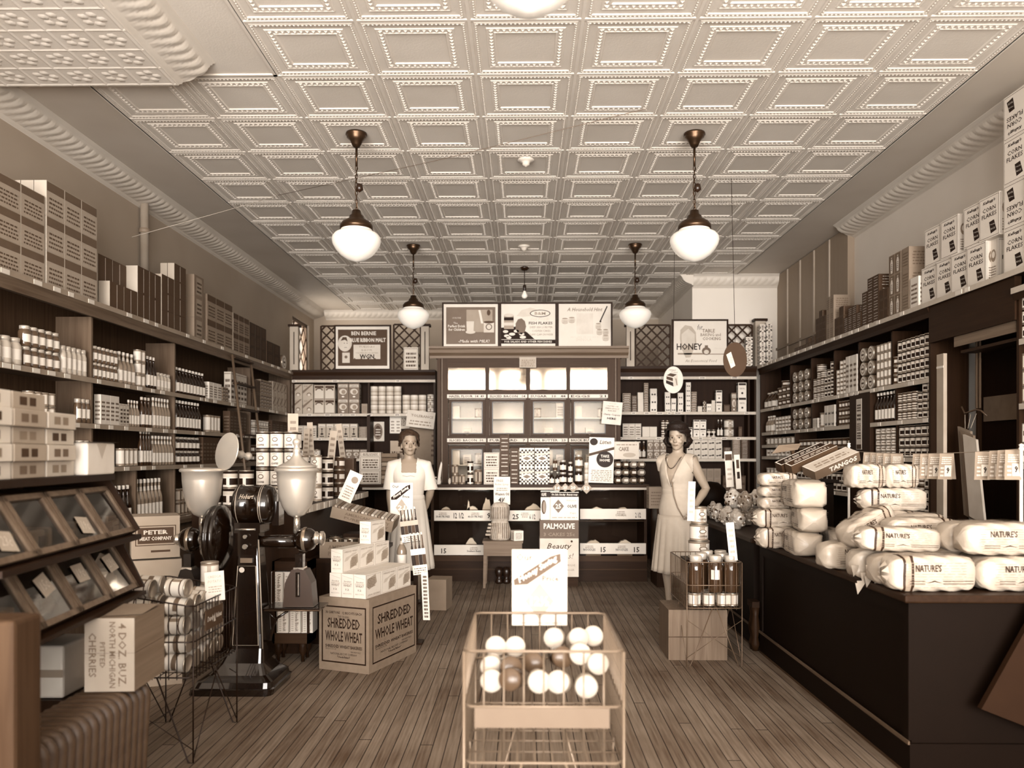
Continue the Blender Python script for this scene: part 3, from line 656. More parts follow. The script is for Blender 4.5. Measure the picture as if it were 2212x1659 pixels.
# face frame with openings
xs = [cx0]+[v for a, c in glx for v in (X_(a), X_(c))]+[cx1]
for i in range(0, len(xs), 2): b.box(xs[i], xs[i+1], CF, CF+0.03, 0, cz, CW)
for a, c in glx:
    b.box(X_(a), X_(c), CF, CF+0.03, Zf(794), cz, CWX); b.box(X_(a), X_(c), CF, CF+0.03, Zf(861), Zf(841.5), CWX); b.box(X_(a), X_(c), CF, CF+0.03, Zf(960), Zf(941), CWX); b.box(X_(a), X_(c), CF, CF+0.03, 0, Zf(1045), CWX)
for s_ in (0, 1):
    x = cx0 if s_ == 0 else cx1; q = -1 if s_ == 0 else 1
    b.box(min(x, x-q*0.04), max(x, x-q*0.04), CF-0.025, CF, 0, cz, CW); b.box(min(x-q*.052, x-q*.062), max(x-q*.052, x-q*.062), CF-0.012, CF, 0, cz, CWL)
b.build('body', cab)
b = MB(); P_ = [(0, 0), (-0.02, 0.0), (-0.025, 0.03), (-0.07, 0.06), (-0.08, 0.10), (-0.10, 0.11), (-0.10, 0.135), (0, 0.135)]
b.prism([(CF-0.02+p[0], cz-0.02+p[1]) for p in P_], cx0-0.09, cx1+0.09, CWL, plane='yz')
for q, x in ((-1, cx0), (1, cx1)): b.prism([(x-q*p[0]*0.9, cz-0.02+p[1]) for p in P_][::q], CF-0.02, CB, CWL, plane='xz')
b.box(cx0, cx1, CF-0.02, CB, cz+0.0, cz+0.115, CWX); b.build('cornice', cab)
MIRR = mat(0.58, 0.05, metal=1.0, var=0.01)
for a, c in glx:
    b = MB(); b.box(X_(a), X_(c), CF+0.014, CF+0.018, Zf(841.5), Zf(794), MIRR); b.build('transom_pane', cab)
strips = [('HAZEL FLOUR  14  49', 'SLICED BACON   14', 'SUGAR   10   48', 'EGGS    21'), ('SLICED BACON  10.', 'PURE LARD   7', 'ROLL BUTTER   23', 'BRICK BUTTER   25')]
for ri, (pt, pb) in enumerate(((852, 860), (947, 955))):
    for k, (a, c) in enumerate(((966, 1050), (1053.5, 1139), (1141.5, 1226), (1229, 1313))):
        b = MB(); b.box(X_(a), X_(c), CF-0.010, CF, Zf(pb), Zf(pt), PAPER)
        w = X_(c)-X_(a); b.text(strips[ri][k], (0, CF-0.010, 0), (1, 0, 0), (0, 0, 1), (X_(a)+X_(c))/2, (Zf(pt)+Zf(pb))/2, w*.9, (Zf(pt)-Zf(pb))*.62, INK, bold=.02); o = b.build('price_strip', cab)
CGL = glass(0.95, 0.10, 1.12, 0.006)
for ri, (pt, pb) in enumerate(((868, 937), (970, 1040))):
    for k, (a, c) in enumerate(g2x):
        d = MB(); x0, x1, z0, z1 = X_(a)-0.035, X_(c)+0.035, Zf(pb)-0.025, Zf(pt)+0.028
        if ri == 1: z1 = Zf(pt)+0.035
        d.box(x0, X_(a), CF-0.022, CF+0.01, z0, z1, CW); d.box(X_(c), x1, CF-0.022, CF+0.01, z0, z1, CW)
        d.box(X_(a), X_(c), CF-0.022, CF+0.01, z0, Zf(pb), CWX); d.box(X_(a), X_(c), CF-0.022, CF+0.01, Zf(pt), z1, CWX)
        for (e0, e1, f0, f1) in ((X_(a)-.004, X_(a)+.006, Zf(pb), Zf(pt)), (X_(c)-.006, X_(c)+.004, Zf(pb), Zf(pt)), (X_(a), X_(c), Zf(pb), Zf(pb)+.008), (X_(a), X_(c), Zf(pt)-.008, Zf(pt))): d.box(e0, e1, CF-0.026, CF-0.02, f0, f1, mat(0.07, .4))
        do = d.build('door', cab); g = MB(); g.box(X_(a), X_(c), CF-0.006, CF-0.003, Zf(pb), Zf(pt), CGL, faces='y'); g.build('pane', do)
        h = MB(); zc_ = z0-0.0+0.012 if ri == 0 else z1-0.014; xm = (X_(a)+X_(c))/2
        h.tube([(xm-.035, CF-.024, zc_), (xm-.03, CF-.04, zc_), (xm+.03, CF-.04, zc_), (xm+.035, CF-.024, zc_)], 0.005, mat(0.5, .3, metal=.8), n=6); h.build('handle', do)
for z in (Zf(861), Zf(903), Zf(960), Zf(1005)):
    b = MB(); b.box(cx0+.036, cx1-.036, CF+0.06, CB-0.03, z-0.006, z+0.006, mat(0.85, .5)); b.build('shelf', cab)
b = MB(); b.box(X_(1122), X_(1158), CF-0.0423, CF-0.026, Zf(795), Zf(772), mat(.62)); b.lines((0, CF-0.0425, 0), (1, 0, 0), (0, 0, 1), X_(1125), X_(1155), Zf(792), Zf(776), 4, GREYINK)
tag(b.build('notice_card'), 'small buff notice card pinned above the cabinet glass', 'card')
# interior stock glimpsed through cabinet doors handled with the goods
# frame of three posters on top
YP = CF+0.12; t0, t1 = xy(953, YP), xy(1322, YP)
def tri(name, label, a, c, draw, bg=None):
    return framed(name, label, a, c, 642, 742, YP, ctop+0.0, draw, fr=0.02, bg=bg)
ctop = cz+0.115
tri('poster', 'dark framed poster for a milk drink on top of the cabinet', 955, 1079, p_milk)
tri('poster', 'middle framed poster for fish flakes on top of the cabinet', 1079.3, 1203, p_fish)
tri('poster', 'pale household hint poster on the cabinet top, right of fish poster', 1203.3, 1323, p_hint)
# ---------------------------------------------------------------- counters
CT = wood(0.20, 'X', 0.25); CTY = wood(0.17, 'Y', 0.22)
YK = 8.49; kx0, kx1, kz = -1.72, 1.32, 1.03; KD = 0.55
kc = tag(empty('glass_counter'), 'long low glass-fronted bulk food counter in front of the cabinet', 'counter')
b = MB(); b.box(kx0-.02, kx1+.02, YK-.03, YK+KD, kz-0.03, kz, CT); b.build('counter_top', kc)
zz = lambda p: zy(p, YK)
b = MB(); b.box(kx0, kx1, YK, YK+KD, 0.0, zz(1205), DW); b.box(kx0, kx1, YK-0.02, YK, 0.0, 0.12, DW)
b.box(kx0, kx1, YK-.015, YK, zz(1212), zz(1200), CWX); b.box(kx0, kx1, YK-.012, YK, zz(1234), zz(1228), CWX); b.build('base', kc)
b = MB(); b.box(kx0, kx1, YK+KD-0.02, YK+KD, zz(1205), kz-.03, wood(0.12, 'X', .6)); b.build('back_panel', kc)
for x in (kx0, xy(937, YK)-.03, kx1-0.03, xy(1172, YK), xy(1250, YK)-.03): b = MB(); b.box(x, x+0.03, YK, YK+KD-.02, zz(1205), kz-0.03, DWZ); b.build('upright', kc)
for z in (zz(1124),): b = MB(); b.box(kx0, kx1, YK+0.02, YK+KD-.02, z-0.015, z, DW); b.build('shelf', kc)
b = MB(); b.box(kx0, kx1, YK-0.012, YK-0.003, kz-0.055, kz-0.03, mat(.72, .5)); b.build('price_rail', kc)
def strip(par, a, c, t, bo, txts):
    x0, x1, z0, z1 = xy(a, YK), xy(c, YK), zz(bo), zz(t); b = MB(); b.box(x0, x1, YK-.012, YK-.006, z0, z1, PAPER)
    for px, s_, w, h, mm in txts: b.text(s_, (0, YK-.012, 0), (1, 0, 0), (0, 0, 1), xy(px, YK), (z0+z1)/2-(0.0 if h > .5 else .1*(z1-z0)), w/F*YK, (z1-z0)*h, mm, bold=.02)
    for px, s_, w, h, mm in txts:
        if h < .5: b.lines((0, YK-.012, 0), (1, 0, 0), (0, 0, 1), xy(px-9, YK), xy(px+9, YK), z0+(z1-z0)*.55, z0+(z1-z0)*.85, 2, GREYINK)
    b.build('price_strip', par)
strip(kc, 938, 1168, 1102.5, 1125, [(957, '30-40 PRUNES', 30, .22, INK), (991, '12 1/2', 22, .55, INK), (1027, '40-50 PRUNES', 32, .22, INK), (1056, '9', 8, .55, INK), (1114, '25', 14, .5, INK), (1134, 'EGGS', 12, .2, GREYINK), (1150, '6 1/2', 13, .5, INK)])
strip(kc, 1253, 1395, 1099, 1121, [(1341, 'CORNMEAL', 24, .22, GREYINK), (1378, '2 1/2', 12, .5, INK)])
strip(kc, 938, 1045, 1177, 1199, [(959, '15', 11, .5, INK), (1024, 'Southern Beans', 30, .2, INK)])
strip(kc, 1253, 1395, 1173, 1196, [(1273, 'NOODLES', 26, .22, INK), (1303, '15', 11, .5, INK), (1343, 'NOODLES', 26, .22, INK), (1375, '15', 12, .5, INK)])
b = MB(); b.box(kx0+.03, kx1-.03, YK-0.004, YK-0.002, zz(1205), kz-.03, glass(.93, .02, 1.2, .01), faces='y'); b.build('pane', kc)
# right-hand display counters running towards the door
BLK = mat(0.035, .6, spec=.08, var=.2)
def run_counter(name, label, x0, x1, y0, y1, h):
    r = tag(empty(name), label, 'counter')
    b = MB(); b.rbox(x0-.04, x1, y0-.03, y1+.01, h-0.035, h, CTY, .008); b.build('counter_top', r)
    b = MB(); b.box(x0, x1-.03, y0, y1, 0.14, h-.035, BLK); b.build('body', r)
    b = MB(); b.box(x0-.012, x1-.04, y0-.012, y1, 0.0, 0.14, BLK); b.box(x0-.02, x0-.012, y0-.012, y1, 0.135, 0.15, wood(0.30, 'Y', .4)); b.box(x0-.016, x0-.012, y0-.012, y1, 0.0, 0.012, wood(0.28, 'Y', .4)); b.build('plinth', r)
    b = MB(); b.box(x0-.012, x0, y0, y0+.05, .15, h-.035, BLK); b.box(x0-.012, x0, y1-.05, y1, .15, h-.035, BLK); b.box(x0-.012, x0, y0+.05, y1-.05, h-.10, h-.035, BLK); b.build('face_frame', r)
    return r
RC1 = run_counter('display_counter', 'near dark counter on the right, heaped with wrapped bread', 1.63, 2.45, 3.36, 5.46, 0.765)
RC2 = run_counter('display_counter', 'far dark counter on the right, behind the jar basket', 1.63, 2.45, 5.60, 7.35, 0.765)
b = MB()
for q in (1, 0): b.lathe([(0.02, 0), (0.032, 0.05), (0.02, 0.09), (0.036, 0.16), (0.022, 0.24), (0.03, 0.30)], DWZ, n=12, c=(1.60, 5.50+0.0+q*0.05, 0))
b.prism([(1.57, .30), (1.63, .30), (1.63, .34), (1.57, .34)], 5.47, 5.59, DWY); tag(b.build('turned_leg_bracket'), 'dark turned legs standing in the gap between the right counters', 'legs')
# board leaning against the end of the near counter
b = MB(); b.prism([(2.02, 0.24), (2.75, 0.50), (2.75, 0.02), (2.1, 0.02)], 3.20, 3.22, wood(0.30, 'X', .6)); b.build('x')
bpy.data.objects.remove(bpy.data.objects['x'])
P0, P1, P2 = at_y(2120, 1532, 3.25), at_y(2214, 1365, 3.25), at_y(2300, 1210, 3.25)
b = MB(); b.poly([P0, (P0.x+.9, 3.25, P0.z-.35), (P2.x+.7, 3.25, P2.z), P2], mat(0.13, .7, spec=.1)); b.poly([(p[0], 3.28, p[2]) for p in (P2, (P2.x+.7, 0, P2.z), (P0.x+.9, 0, P0.z-.35), P0)], mat(0.13, .7, spec=.1))
q = [P0, (P0.x+.9, 3.25, P0.z-.35), (P2.x+.7, 3.25, P2.z), P2]
for i in range(4): a, c = q[i], q[(i+1) % 4]; b.quad((a[0], 3.25, a[2]), (a[0], 3.28, a[2]), (c[0], 3.28, c[2]), (c[0], 3.25, c[2]), mat(0.13, .7, spec=.1))
tag(b.build('leaning_board'), 'brown board leaning against the end of the near right counter', 'board')
# left-hand counter / gondola
LC = tag(empty('display_counter'), 'left counter behind the coffee grinder, stacked with cans and cartons', 'counter')
LX, LY0, LY1, LH = -1.50, 5.35, 7.55, 1.0
b = MB(); b.box(LX-.75, LX+.02, LY0, LY1, LH-.03, LH, DWY); b.build('counter_top', LC)
b = MB(); b.box(LX-.75, LX-.02, LY0+.02, LY1-.02, 0, LH-.03, DWZ); b.build('body', LC)
price_rail(LC, 'y', LY0, LY1, LX+.02, LH-.05, .05, seed=9, out=1)
b = MB(); b.box(LX-.02, LX+.40, 5.62, 6.70, 0.58, 0.61, DWY); b.box(LX-.02, LX+.38, 5.64, 6.66, 0.0, 0.58, DWZ); b.build('front_step', LC)
# ---------------------------------------------------------------- goods: one mesh per kind and size, one object per item
R_, U_ = (1, 0, 0), (0, 0, 1)
T = lambda v, **k: mat(v, k.pop('rough', 0.55), **k)
W1, W2, G1, G2, G3, D1, D2 = T(.86, var=.04), T(.76, var=.05), T(.62, var=.06), T(.48, var=.07), T(.36, var=.07), T(.22, var=.1), T(.10, var=.15)
RIM = mat(0.70, 0.35, metal=0.8, var=.1)
CANS = {  # (fraction, tone) bands from the bottom, then (band index, emblem tone)
    'can_pale': ([(.22, W2), (.30, D1), (.75, W1), (.82, D1), (1, W1)], (2, G2)),
    'can_dark': ([(.30, D1), (.70, W1), (1, D1)], (1, D1)),
    'can_band': ([(.35, W1), (.62, G3), (1, W1)], (1, W1)),
    'can_grey': ([(.15, G3), (.85, G1), (1, G3)], (1, D1)),
    'can_block': ([(.12, W1), (.55, D2), (.62, W1), (.85, W2), (1, D2)], (1, W1)),
    'can_white': ([(.10, G2), (.90, W1), (1, G2)], (1, G1)),
    'can_coffee': ([(.08, D2), (.92, W1), (1, D2)], (1, W1)),
    'can_stripe': ([(.16, W1), (.32, D1), (.48, W1), (.64, D1), (.82, W1), (1, D1)], (5, D1)),
}
_meshes = {}
def can(kind, w, h):
    bands, (eb, em) = CANS[kind]; r = w/2; b = MB(); lo, hi = .006, h-.006
    prof = [(r*.93, 0), (r, .002), (r, lo), (r*.975, lo+.001)]; ms = [RIM, RIM, RIM]
    for f, m in bands: prof.append((r*.975, lo+.001+(hi-lo-.002)*f)); ms.append(m)
    prof += [(r, hi), (r, h-.001), (r*.94, h), (r*.92, h-.004), (0, h-.004)]; ms += [RIM, RIM, RIM, RIM, RIM]
    n = 20 if w > .12 else 14
    b.lathe(prof, ms, n=n, mf=lambda i, f: em if i == 3+eb and (.68 < f < .82 or .18 < f < .32) else None)
    if kind in ('can_coffee', 'can_white') and w > .085:
        o = (0, -r*.985-.001, 0)
        b.disc(o, R_, U_, 0, h*.58, r*.42, G3, n=12, ry=h*.13); b.disc(o, R_, U_, 0, h*.58, r*.30, W1, n=12, ry=h*.08, e=.0014)
        b.text('COFFEE', o, R_, U_, 0, h*.28, r*1.0, h*.11, D1, bold=.02)
        b.text('DRIP', o, R_, U_, 0, h*.80, r*.6, h*.07, G3)
    return b
def tube(kind, w, h):
    r = w/2; b = MB(); k = 3 if h > .25 else 2
    prof, ms = [(r*.97, 0)], []
    for i in range(k):
        z0, z1 = h*i/k, h*(i+1)/k
        for f, m in ((.05, G1), (.30, W2), (.50, G1), (.72, W2), (.93, W1), (.985, G1)): prof.append((r, z0+(z1-z0)*f)); ms.append(m)
        prof.append((r*.93, z1)); ms.append(D1)
    prof.append((0, h-.001)); ms.append(W2)
    b.lathe(prof, ms, n=16); return b
def discs(w, h):     # tin lying on its side, lid to the shopper
    r = min(w, h)/2; b = MB(); d = w*.6
    b.lathe([(r*.95, 0), (r, .004), (r*.98, .01), (r*.98, d-.01), (r, d-.004), (r*.95, d)], [RIM, RIM, G3, RIM, RIM], n=18, axis='y', c=(0, -d/2, r))
    o = (0, -d/2, r); b.disc(o, R_, U_, 0, 0, r*.90, W1, n=18); b.disc(o, R_, U_, 0, 0, r*.66, G2, n=16, e=.0014); b.disc(o, R_, U_, 0, 0, r*.5, W1, n=14, e=.002); b.decal(o, R_, U_, -r*.4, r*.4, -r*.12, r*.12, D1, e=.0026)
    return b
def bottle(kind, w, h):
    r = w/2; b = MB()
    body = {'bottle_dark': D2, 'bottle_clear': G1, 'bottle_brown': D1}[kind]; gl = mat(.10 if kind == 'bottle_dark' else (.5 if kind == 'bottle_clear' else .2), 0.12, var=.2, coat=.4)
    cap = {'bottle_dark': W1, 'bottle_clear': W1, 'bottle_brown': W2}[kind]
    prof = [(r*.85, 0), (r, .006), (r, h*.10), (r, h*.42), (r, h*.52), (r*.86, h*.60), (r*.42, h*.72), (r*.34, h*.82), (r*.34, h*.90), (r*.42, h*.91), (r*.42, h*.985), (r*.3, h)]
    ms = [gl, gl, W1, gl, gl, gl, gl if kind != 'bottle_clear' else W2, gl, cap, cap, cap]
    b.lathe(prof, ms, n=12); b.lathe([(r*.44, h*.70), (r*.5, h*.66)], W1, n=12, caps=False)
    return b
def jar(kind, w, h):
    r = w/2; b = MB(); gl = mat(.30, .12, var=.2, coat=.4); cp = mat(.8, .35, metal=.4)
    if kind == 'jar_dark': gl = mat(.09, .12, var=.2, coat=.4)
    if kind == 'jar_pale': gl = mat(.72, .2, var=.1, coat=.4)
    if kind == 'jar_big': gl = mat(.20, .10, var=.15, coat=.5)
    prof = [(r*.9, 0), (r, .005), (r, h*.2), (r, h*.58), (r, h*.70), (r*.8, h*.80), (r*.74, h*.83), (r*.80, h*.84), (r*.80, h*.99), (r*.74, h)]
    lab = gl if kind == 'jar_big' else W1
    b.lathe(prof, [gl, gl, lab, gl, gl, gl, cp, cp, cp], n=16, mf=(lambda i, f: None) if kind == 'jar_big' else (lambda i, f: gl if i == 2 and not (.55 < f < .95) else None))
    if kind == 'jar_big' and h > .2349: b.lathe([(r*1.003, h*.36), (r*1.003, h*.62)], W1, n=16, caps=False, mf=lambda i, f: W1 if .62 < f < .84 else gl)
    return b
def emblem_A(b, o, r, u, w, h, v=0):
    """printed fronts of the different cartons"""
    if v == 'plain': return
    if v == 'lines': b.lines(o, r, u, -w*.36, w*.36, h*.15, h*.85, 5, G3, seed=3); return
    if v == 'pale': b.decal(o, r, u, -w*.44, w*.44, h*.84, h*.95, D1); b.disc(o, r, u, 0, h*.5, w*.2, G2); b.lines(o, r, u, -w*.3, w*.3, h*.1, h*.28, 2, G3)
    if v == 'arch': b.decal(o, r, u, -w*.42, w*.42, h*.78, h*.93, D1); b.disc(o, r, u, 0, h*.66, w*.34, D1, ry=h*.12, e=.0009); b.disc(o, r, u, 0, h*.62, w*.25, W2, ry=h*.10, e=.0013); b.decal(o, r, u, -w*.42, w*.42, h*.06, h*.60, W2, e=.001); b.decal(o, r, u, -w*.45, w*.45, h*.0, h*.03, D1)
    if v == 'diag': b.pdecal(o, r, u, [(-w*.48, h*.55), (w*.30, h*.98), (w*.48, h*.98), (-w*.48, h*.35)], G3); b.disc(o, r, u, w*.1, h*.30, w*.22, G3, ry=h*.13); b.disc(o, r, u, w*.1, h*.27, w*.15, W2, ry=h*.09, e=.0014); b.text('RICE', o, r, u, -w*.2, h*.86, w*.3, h*.07, D1)
    if v == 'picture': b.decal(o, r, u, -w*.42, w*.42, h*.74, h*.92, W2); b.lines(o, r, u, -w*.36, w*.36, h*.77, h*.9, 2, D1); b.disc(o, r, u, 0, h*.45, w*.36, W2, ry=h*.2); b.disc(o, r, u, w*.05, h*.43, w*.2, G2, ry=h*.14, e=.0014); b.disc(o, r, u, 0, h*.12, w*.13, W1, ry=h*.05)
    if v == 'anchor': b.decal(o, r, u, -w*.4, w*.4, h*.76, h*.94, W1); b.decal(o, r, u, -w*.04, w*.04, h*.3, h*.66, D2); b.disc(o, r, u, 0, h*.26, w*.2, D2, ry=h*.07); b.disc(o, r, u, 0, h*.62, w*.12, D2, ry=h*.05); b.lines(o, r, u, -w*.34, w*.34, h*.8, h*.9, 1, D1); b.decal(o, r, u, -w*.3, w*.3, h*.06, h*.12, D2)
    if v == 'stripe':
        for i in range(4): b.decal(o, r, u, -w*.45, w*.45, h*(.06+.24*i), h*(.17+.24*i), D1)
        b.lines(o, r, u, -w*.35, w*.35, h*.08, h*1.0, 4, W1, e=.0014, fill=.2)
    if v == 'eyes': b.decal(o, r, u, -w*.3, -w*.1, h*.14, h*.36, D2); b.decal(o, r, u, w*.12, w*.32, h*.14, h*.36, D2); b.decal(o, r, u, -w*.1, w*.12, h*.2, h*.26, D2)
    if v == 'tie': b.decal(o, r, u, -w*.36, w*.36, h*.42, h*.56, D2); b.pdecal(o, r, u, [(-w*.36, h*.42), (-w*.2, h*.3), (-w*.1, h*.56)], D2, e=.0012); b.decal(o, r, u, w*.1, w*.36, h*.56, h*.66, D2, e=.0012)
    if v == 'dot': b.decal(o, r, u, -w*.44, w*.44, h*.82, h*.96, D2); b.text('NAVAL', o, r, u, 0, h*.60, w*.6, h*.12, D1); b.disc(o, r, u, 0, h*.28, w*.13, D2)
    if v == 'check':
        k = max(3, int(w/.018)); dx = w/k; n = int(h/dx)
        for i in range(k):
            for j in range(n):
                if (i+j) % 2: b.decal(o, r, u, -w/2+i*dx, -w/2+(i+1)*dx, j*dx, (j+1)*dx, D2)
        for zc in ((.25, .72) if h/w > 1.4 else (.5,)): b.pdecal(o, r, u, [(-w*.5, h*(zc+.17)), (w*.5, h*(zc+.27)), (w*.5, h*(zc+.17)), (-w*.5, h*(zc+.07))], W2, e=.0014); b.disc(o, r, u, 0, h*(zc-.08), w*.38, W1, ry=w*.2, e=.0018); b.pdecal(o, r, u, [(-w*.28, h*(zc-.08)), (0, h*(zc-.08)+w*.13), (w*.28, h*(zc-.08)), (0, h*(zc-.08)-w*.13)], G3, e=.0024)
    if v == 'corn':
        for x0, x1, y0, y1 in ((-.47, .47, .96, .97), (-.47, .47, .03, .04), (-.47, -.46, .03, .97), (.46, .47, .03, .97)): b.decal(o, r, u, w*x0, w*x1, h*y0, h*y1, D1)
        b.text("Kellogg's", o, r, u, 0, h*.86, w*.62, h*.09, D2, shear=.35, bold=.03); b.text('CORN', o, r, u, 0, h*.69, w*.64, h*.10, D2, bold=.01); b.text('FLAKES', o, r, u, 0, h*.55, w*.72, h*.10, D2, bold=.01)
        b.pdecal(o, r, u, [(0, h*.38), (w*.24, h*.40), (w*.36, h*.14), (w*.08, h*.10)], D2); b.text('TOASTED', o, r, u, w*.17, h*.30, w*.24, h*.03, W1, ang=-.05, e=.0018); b.text('RICE', o, r, u, w*.19, h*.20, w*.2, h*.04, W1, e=.0018)
    if v == 'bottlepic': b.decal(o, r, u, -w*.46, w*.46, h*.04, h*.96, G3); b.pdecal(o, r, u, [(-w*.16, h*.1), (-w*.22, h*.6), (-w*.1, h*.78), (w*.1, h*.78), (w*.22, h*.6), (w*.16, h*.1)], W1, e=.0012); b.lines(o, r, u, -w*.12, w*.12, h*.25, h*.6, 4, D1, e=.0016); b.decal(o, r, u, -w*.1, w*.1, h*.82, h*.88, W2, e=.0012)
    if v == 'words':
        for (x0, x1, y0, y1) in ((-.46, .46, .93, .95), (-.46, .46, .05, .07), (-.46, -.44, .05, .95), (.44, .46, .05, .95)): b.decal(o, r, u, w*x0, w*x1, h*y0, h*y1, G3)
        b.lines(o, r, u, -w*.36, w*.36, h*.15, h*.85, 4, D1, seed=5, fill=.5)
BOXTONE = {'box_pale': (W2, 'pale'), 'box_arch': (G1, 'arch'), 'box_diag': (G1, 'diag'), 'box_picture': (G3, 'picture'), 'box_anchor': (G1, 'anchor'), 'box_stripe': (G2, 'stripe'), 'box_eyes': (W1, 'eyes'),
           'box_tie': (W2, 'tie'), 'box_dot': (W1, 'dot'), 'box_check': (W1, 'check'), 'box_corn': (W1, 'corn'), 'box_bottlepic': (G2, 'bottlepic'), 'box_words': (W2, 'words'), 'box_plain': (W2, 'plain'), 'box_brown': (G2, 'lines'),
           'box_darkwords': (D1, 'words'), 'box_dark': (D1, 'lines'), 'box_darkstripe': (D1, 'stripe'), 'box_whitelines': (W1, 'lines')}
def boxk(kind, w, h, d):
    m, v = BOXTONE[kind]; b = MB(); b.box(-w/2, w/2, -d/2, d/2, 0, h, m)
    emblem_A(b, (0, -d/2, 0), (1, 0, 0), U_, w, h, v)
    vs = v
    if v == 'corn':
        for sx, rr in ((-1, (0, -1, 0)), (1, (0, 1, 0))):
            o = (sx*w/2, 0, 0); b.disc(o, rr, U_, 0, h*.62, d*.3, G2, ry=h*.15, n=12); b.disc(o, rr, U_, 0, h*.64, d*.18, W1, ry=h*.08, n=10, e=.0014); b.lines(o, rr, U_, -d*.3, d*.3, h*.1, h*.4, 5, G3)
            for q in (.06, .94): b.decal(o, rr, U_, (q-.5)*d*.98-.001, (q-.5)*d*.98+.001, h*.03, h*.97, D1)
    else:
        emblem_A(b, (-w/2, 0, 0), (0, -1, 0), U_, d, h, v); emblem_A(b, (w/2, 0, 0), (0, 1, 0), U_, d, h, v)
    return b
def kmesh(kind, w, h, d):
    key = (kind, round(w, 3), round(h, 3), round(d, 3))
    if key not in _meshes:
        if kind in CANS: b = can(kind, w, h)
        elif kind.startswith('tube'): b = tube(kind, w, h)
        elif kind == 'disc_tin': b = discs(w, h)
        elif kind.startswith('bottle'): b = bottle(kind, w, h)
        elif kind.startswith('jar'): b = jar(kind, w, h)
        else: b = boxk(kind, w, h, d)
        _meshes[key] = b.mesh(kind.split('_')[0])
    return _meshes[key]
def noun(kind, h):
    if kind in ('can_coffee', 'can_white'): return ('coffee_can', 'coffee can')
    if kind == 'can_band' and h < .06: return ('flat_tin', 'tin')
    if kind == 'can_grey': return ('canister', 'canister')
    if kind == 'box_corn': return ('cereal_box', 'cereal box')
    if kind in ('box_stripe', 'box_darkstripe', 'box_darkwords'): return ('packet', 'packet')
    if kind == 'box_check': return ('macaroni_box', 'box')
    return NOUN[kind.split('_')[0]]
NOUN = {'can': ('tin_can', 'can'), 'tube': ('carton_tube', 'carton'), 'disc': ('round_tin', 'tin'), 'bottle': ('bottle', 'bottle'), 'jar': ('glass_jar', 'jar'), 'box': ('carton', 'box')}
DESC = {'can_pale': 'pale can with dark hoops', 'can_dark': 'dark can, pale middle band', 'can_band': 'can with grey waistband', 'can_grey': 'grey labelled can', 'can_block': 'black-and-white labelled can', 'can_white': 'white labelled can', 'can_coffee': 'white coffee can', 'can_stripe': 'striped stubby can',
        'tube_a': 'tall ringed carton tube', 'tube_b': 'short ringed carton tube', 'disc_tin': 'round tin lying lid outward', 'bottle_dark': 'dark bottle, white cap', 'bottle_clear': 'clear bottle, white label', 'bottle_brown': 'brown bottle, paper label',
        'jar_dark': 'dark jar, white label', 'jar_pale': 'pale jar, metal lid', 'jar_glass': 'glass jar, paper label', 'jar_big': 'big dark glass jar',
        'box_pale': 'pale box, dark top stripe', 'box_arch': 'box with dark arch', 'box_diag': 'box with diagonal sash', 'box_picture': 'dark box with picture', 'box_anchor': 'box with anchor print', 'box_stripe': 'grey striped packet', 'box_eyes': 'white box, two dark marks', 'box_tie': 'pale box, dark ribbon mark',
        'box_dot': 'white box with dot', 'box_check': 'checkered box', 'box_corn': 'corn flakes box', 'box_bottlepic': 'brown box with bottle picture', 'box_words': 'pale lettered box', 'box_plain': 'plain pale box', 'box_brown': 'brown lettered carton', 'box_darkwords': 'dark box, pale edges', 'box_dark': 'dark lettered box', 'box_darkstripe': 'dark striped box', 'box_whitelines': 'white box, small print'}
def tierword(t, n):
    if n == 1: return ''
    if t == 0: return 'bottom'
    if t == n-1: return 'top'
    return ORD[t]+' tier' if n > 3 else 'middle'
_seen = {}
def put(kind, loc, rz, w, h, d, label, group=None, cat=None):
    nm, ct = noun(kind, h)
    o = bpy.data.objects.new(nm, kmesh(kind, w, h, d)); C.objects.link(o); o.location = loc; o.rotation_euler.z = rz
    tag(o, label, cat or ct, group); _seen.setdefault(label, []).append(o); return o
SHELVES = {  # front plane, wall side rotation, phrase
    'X': lambda key: key,
}
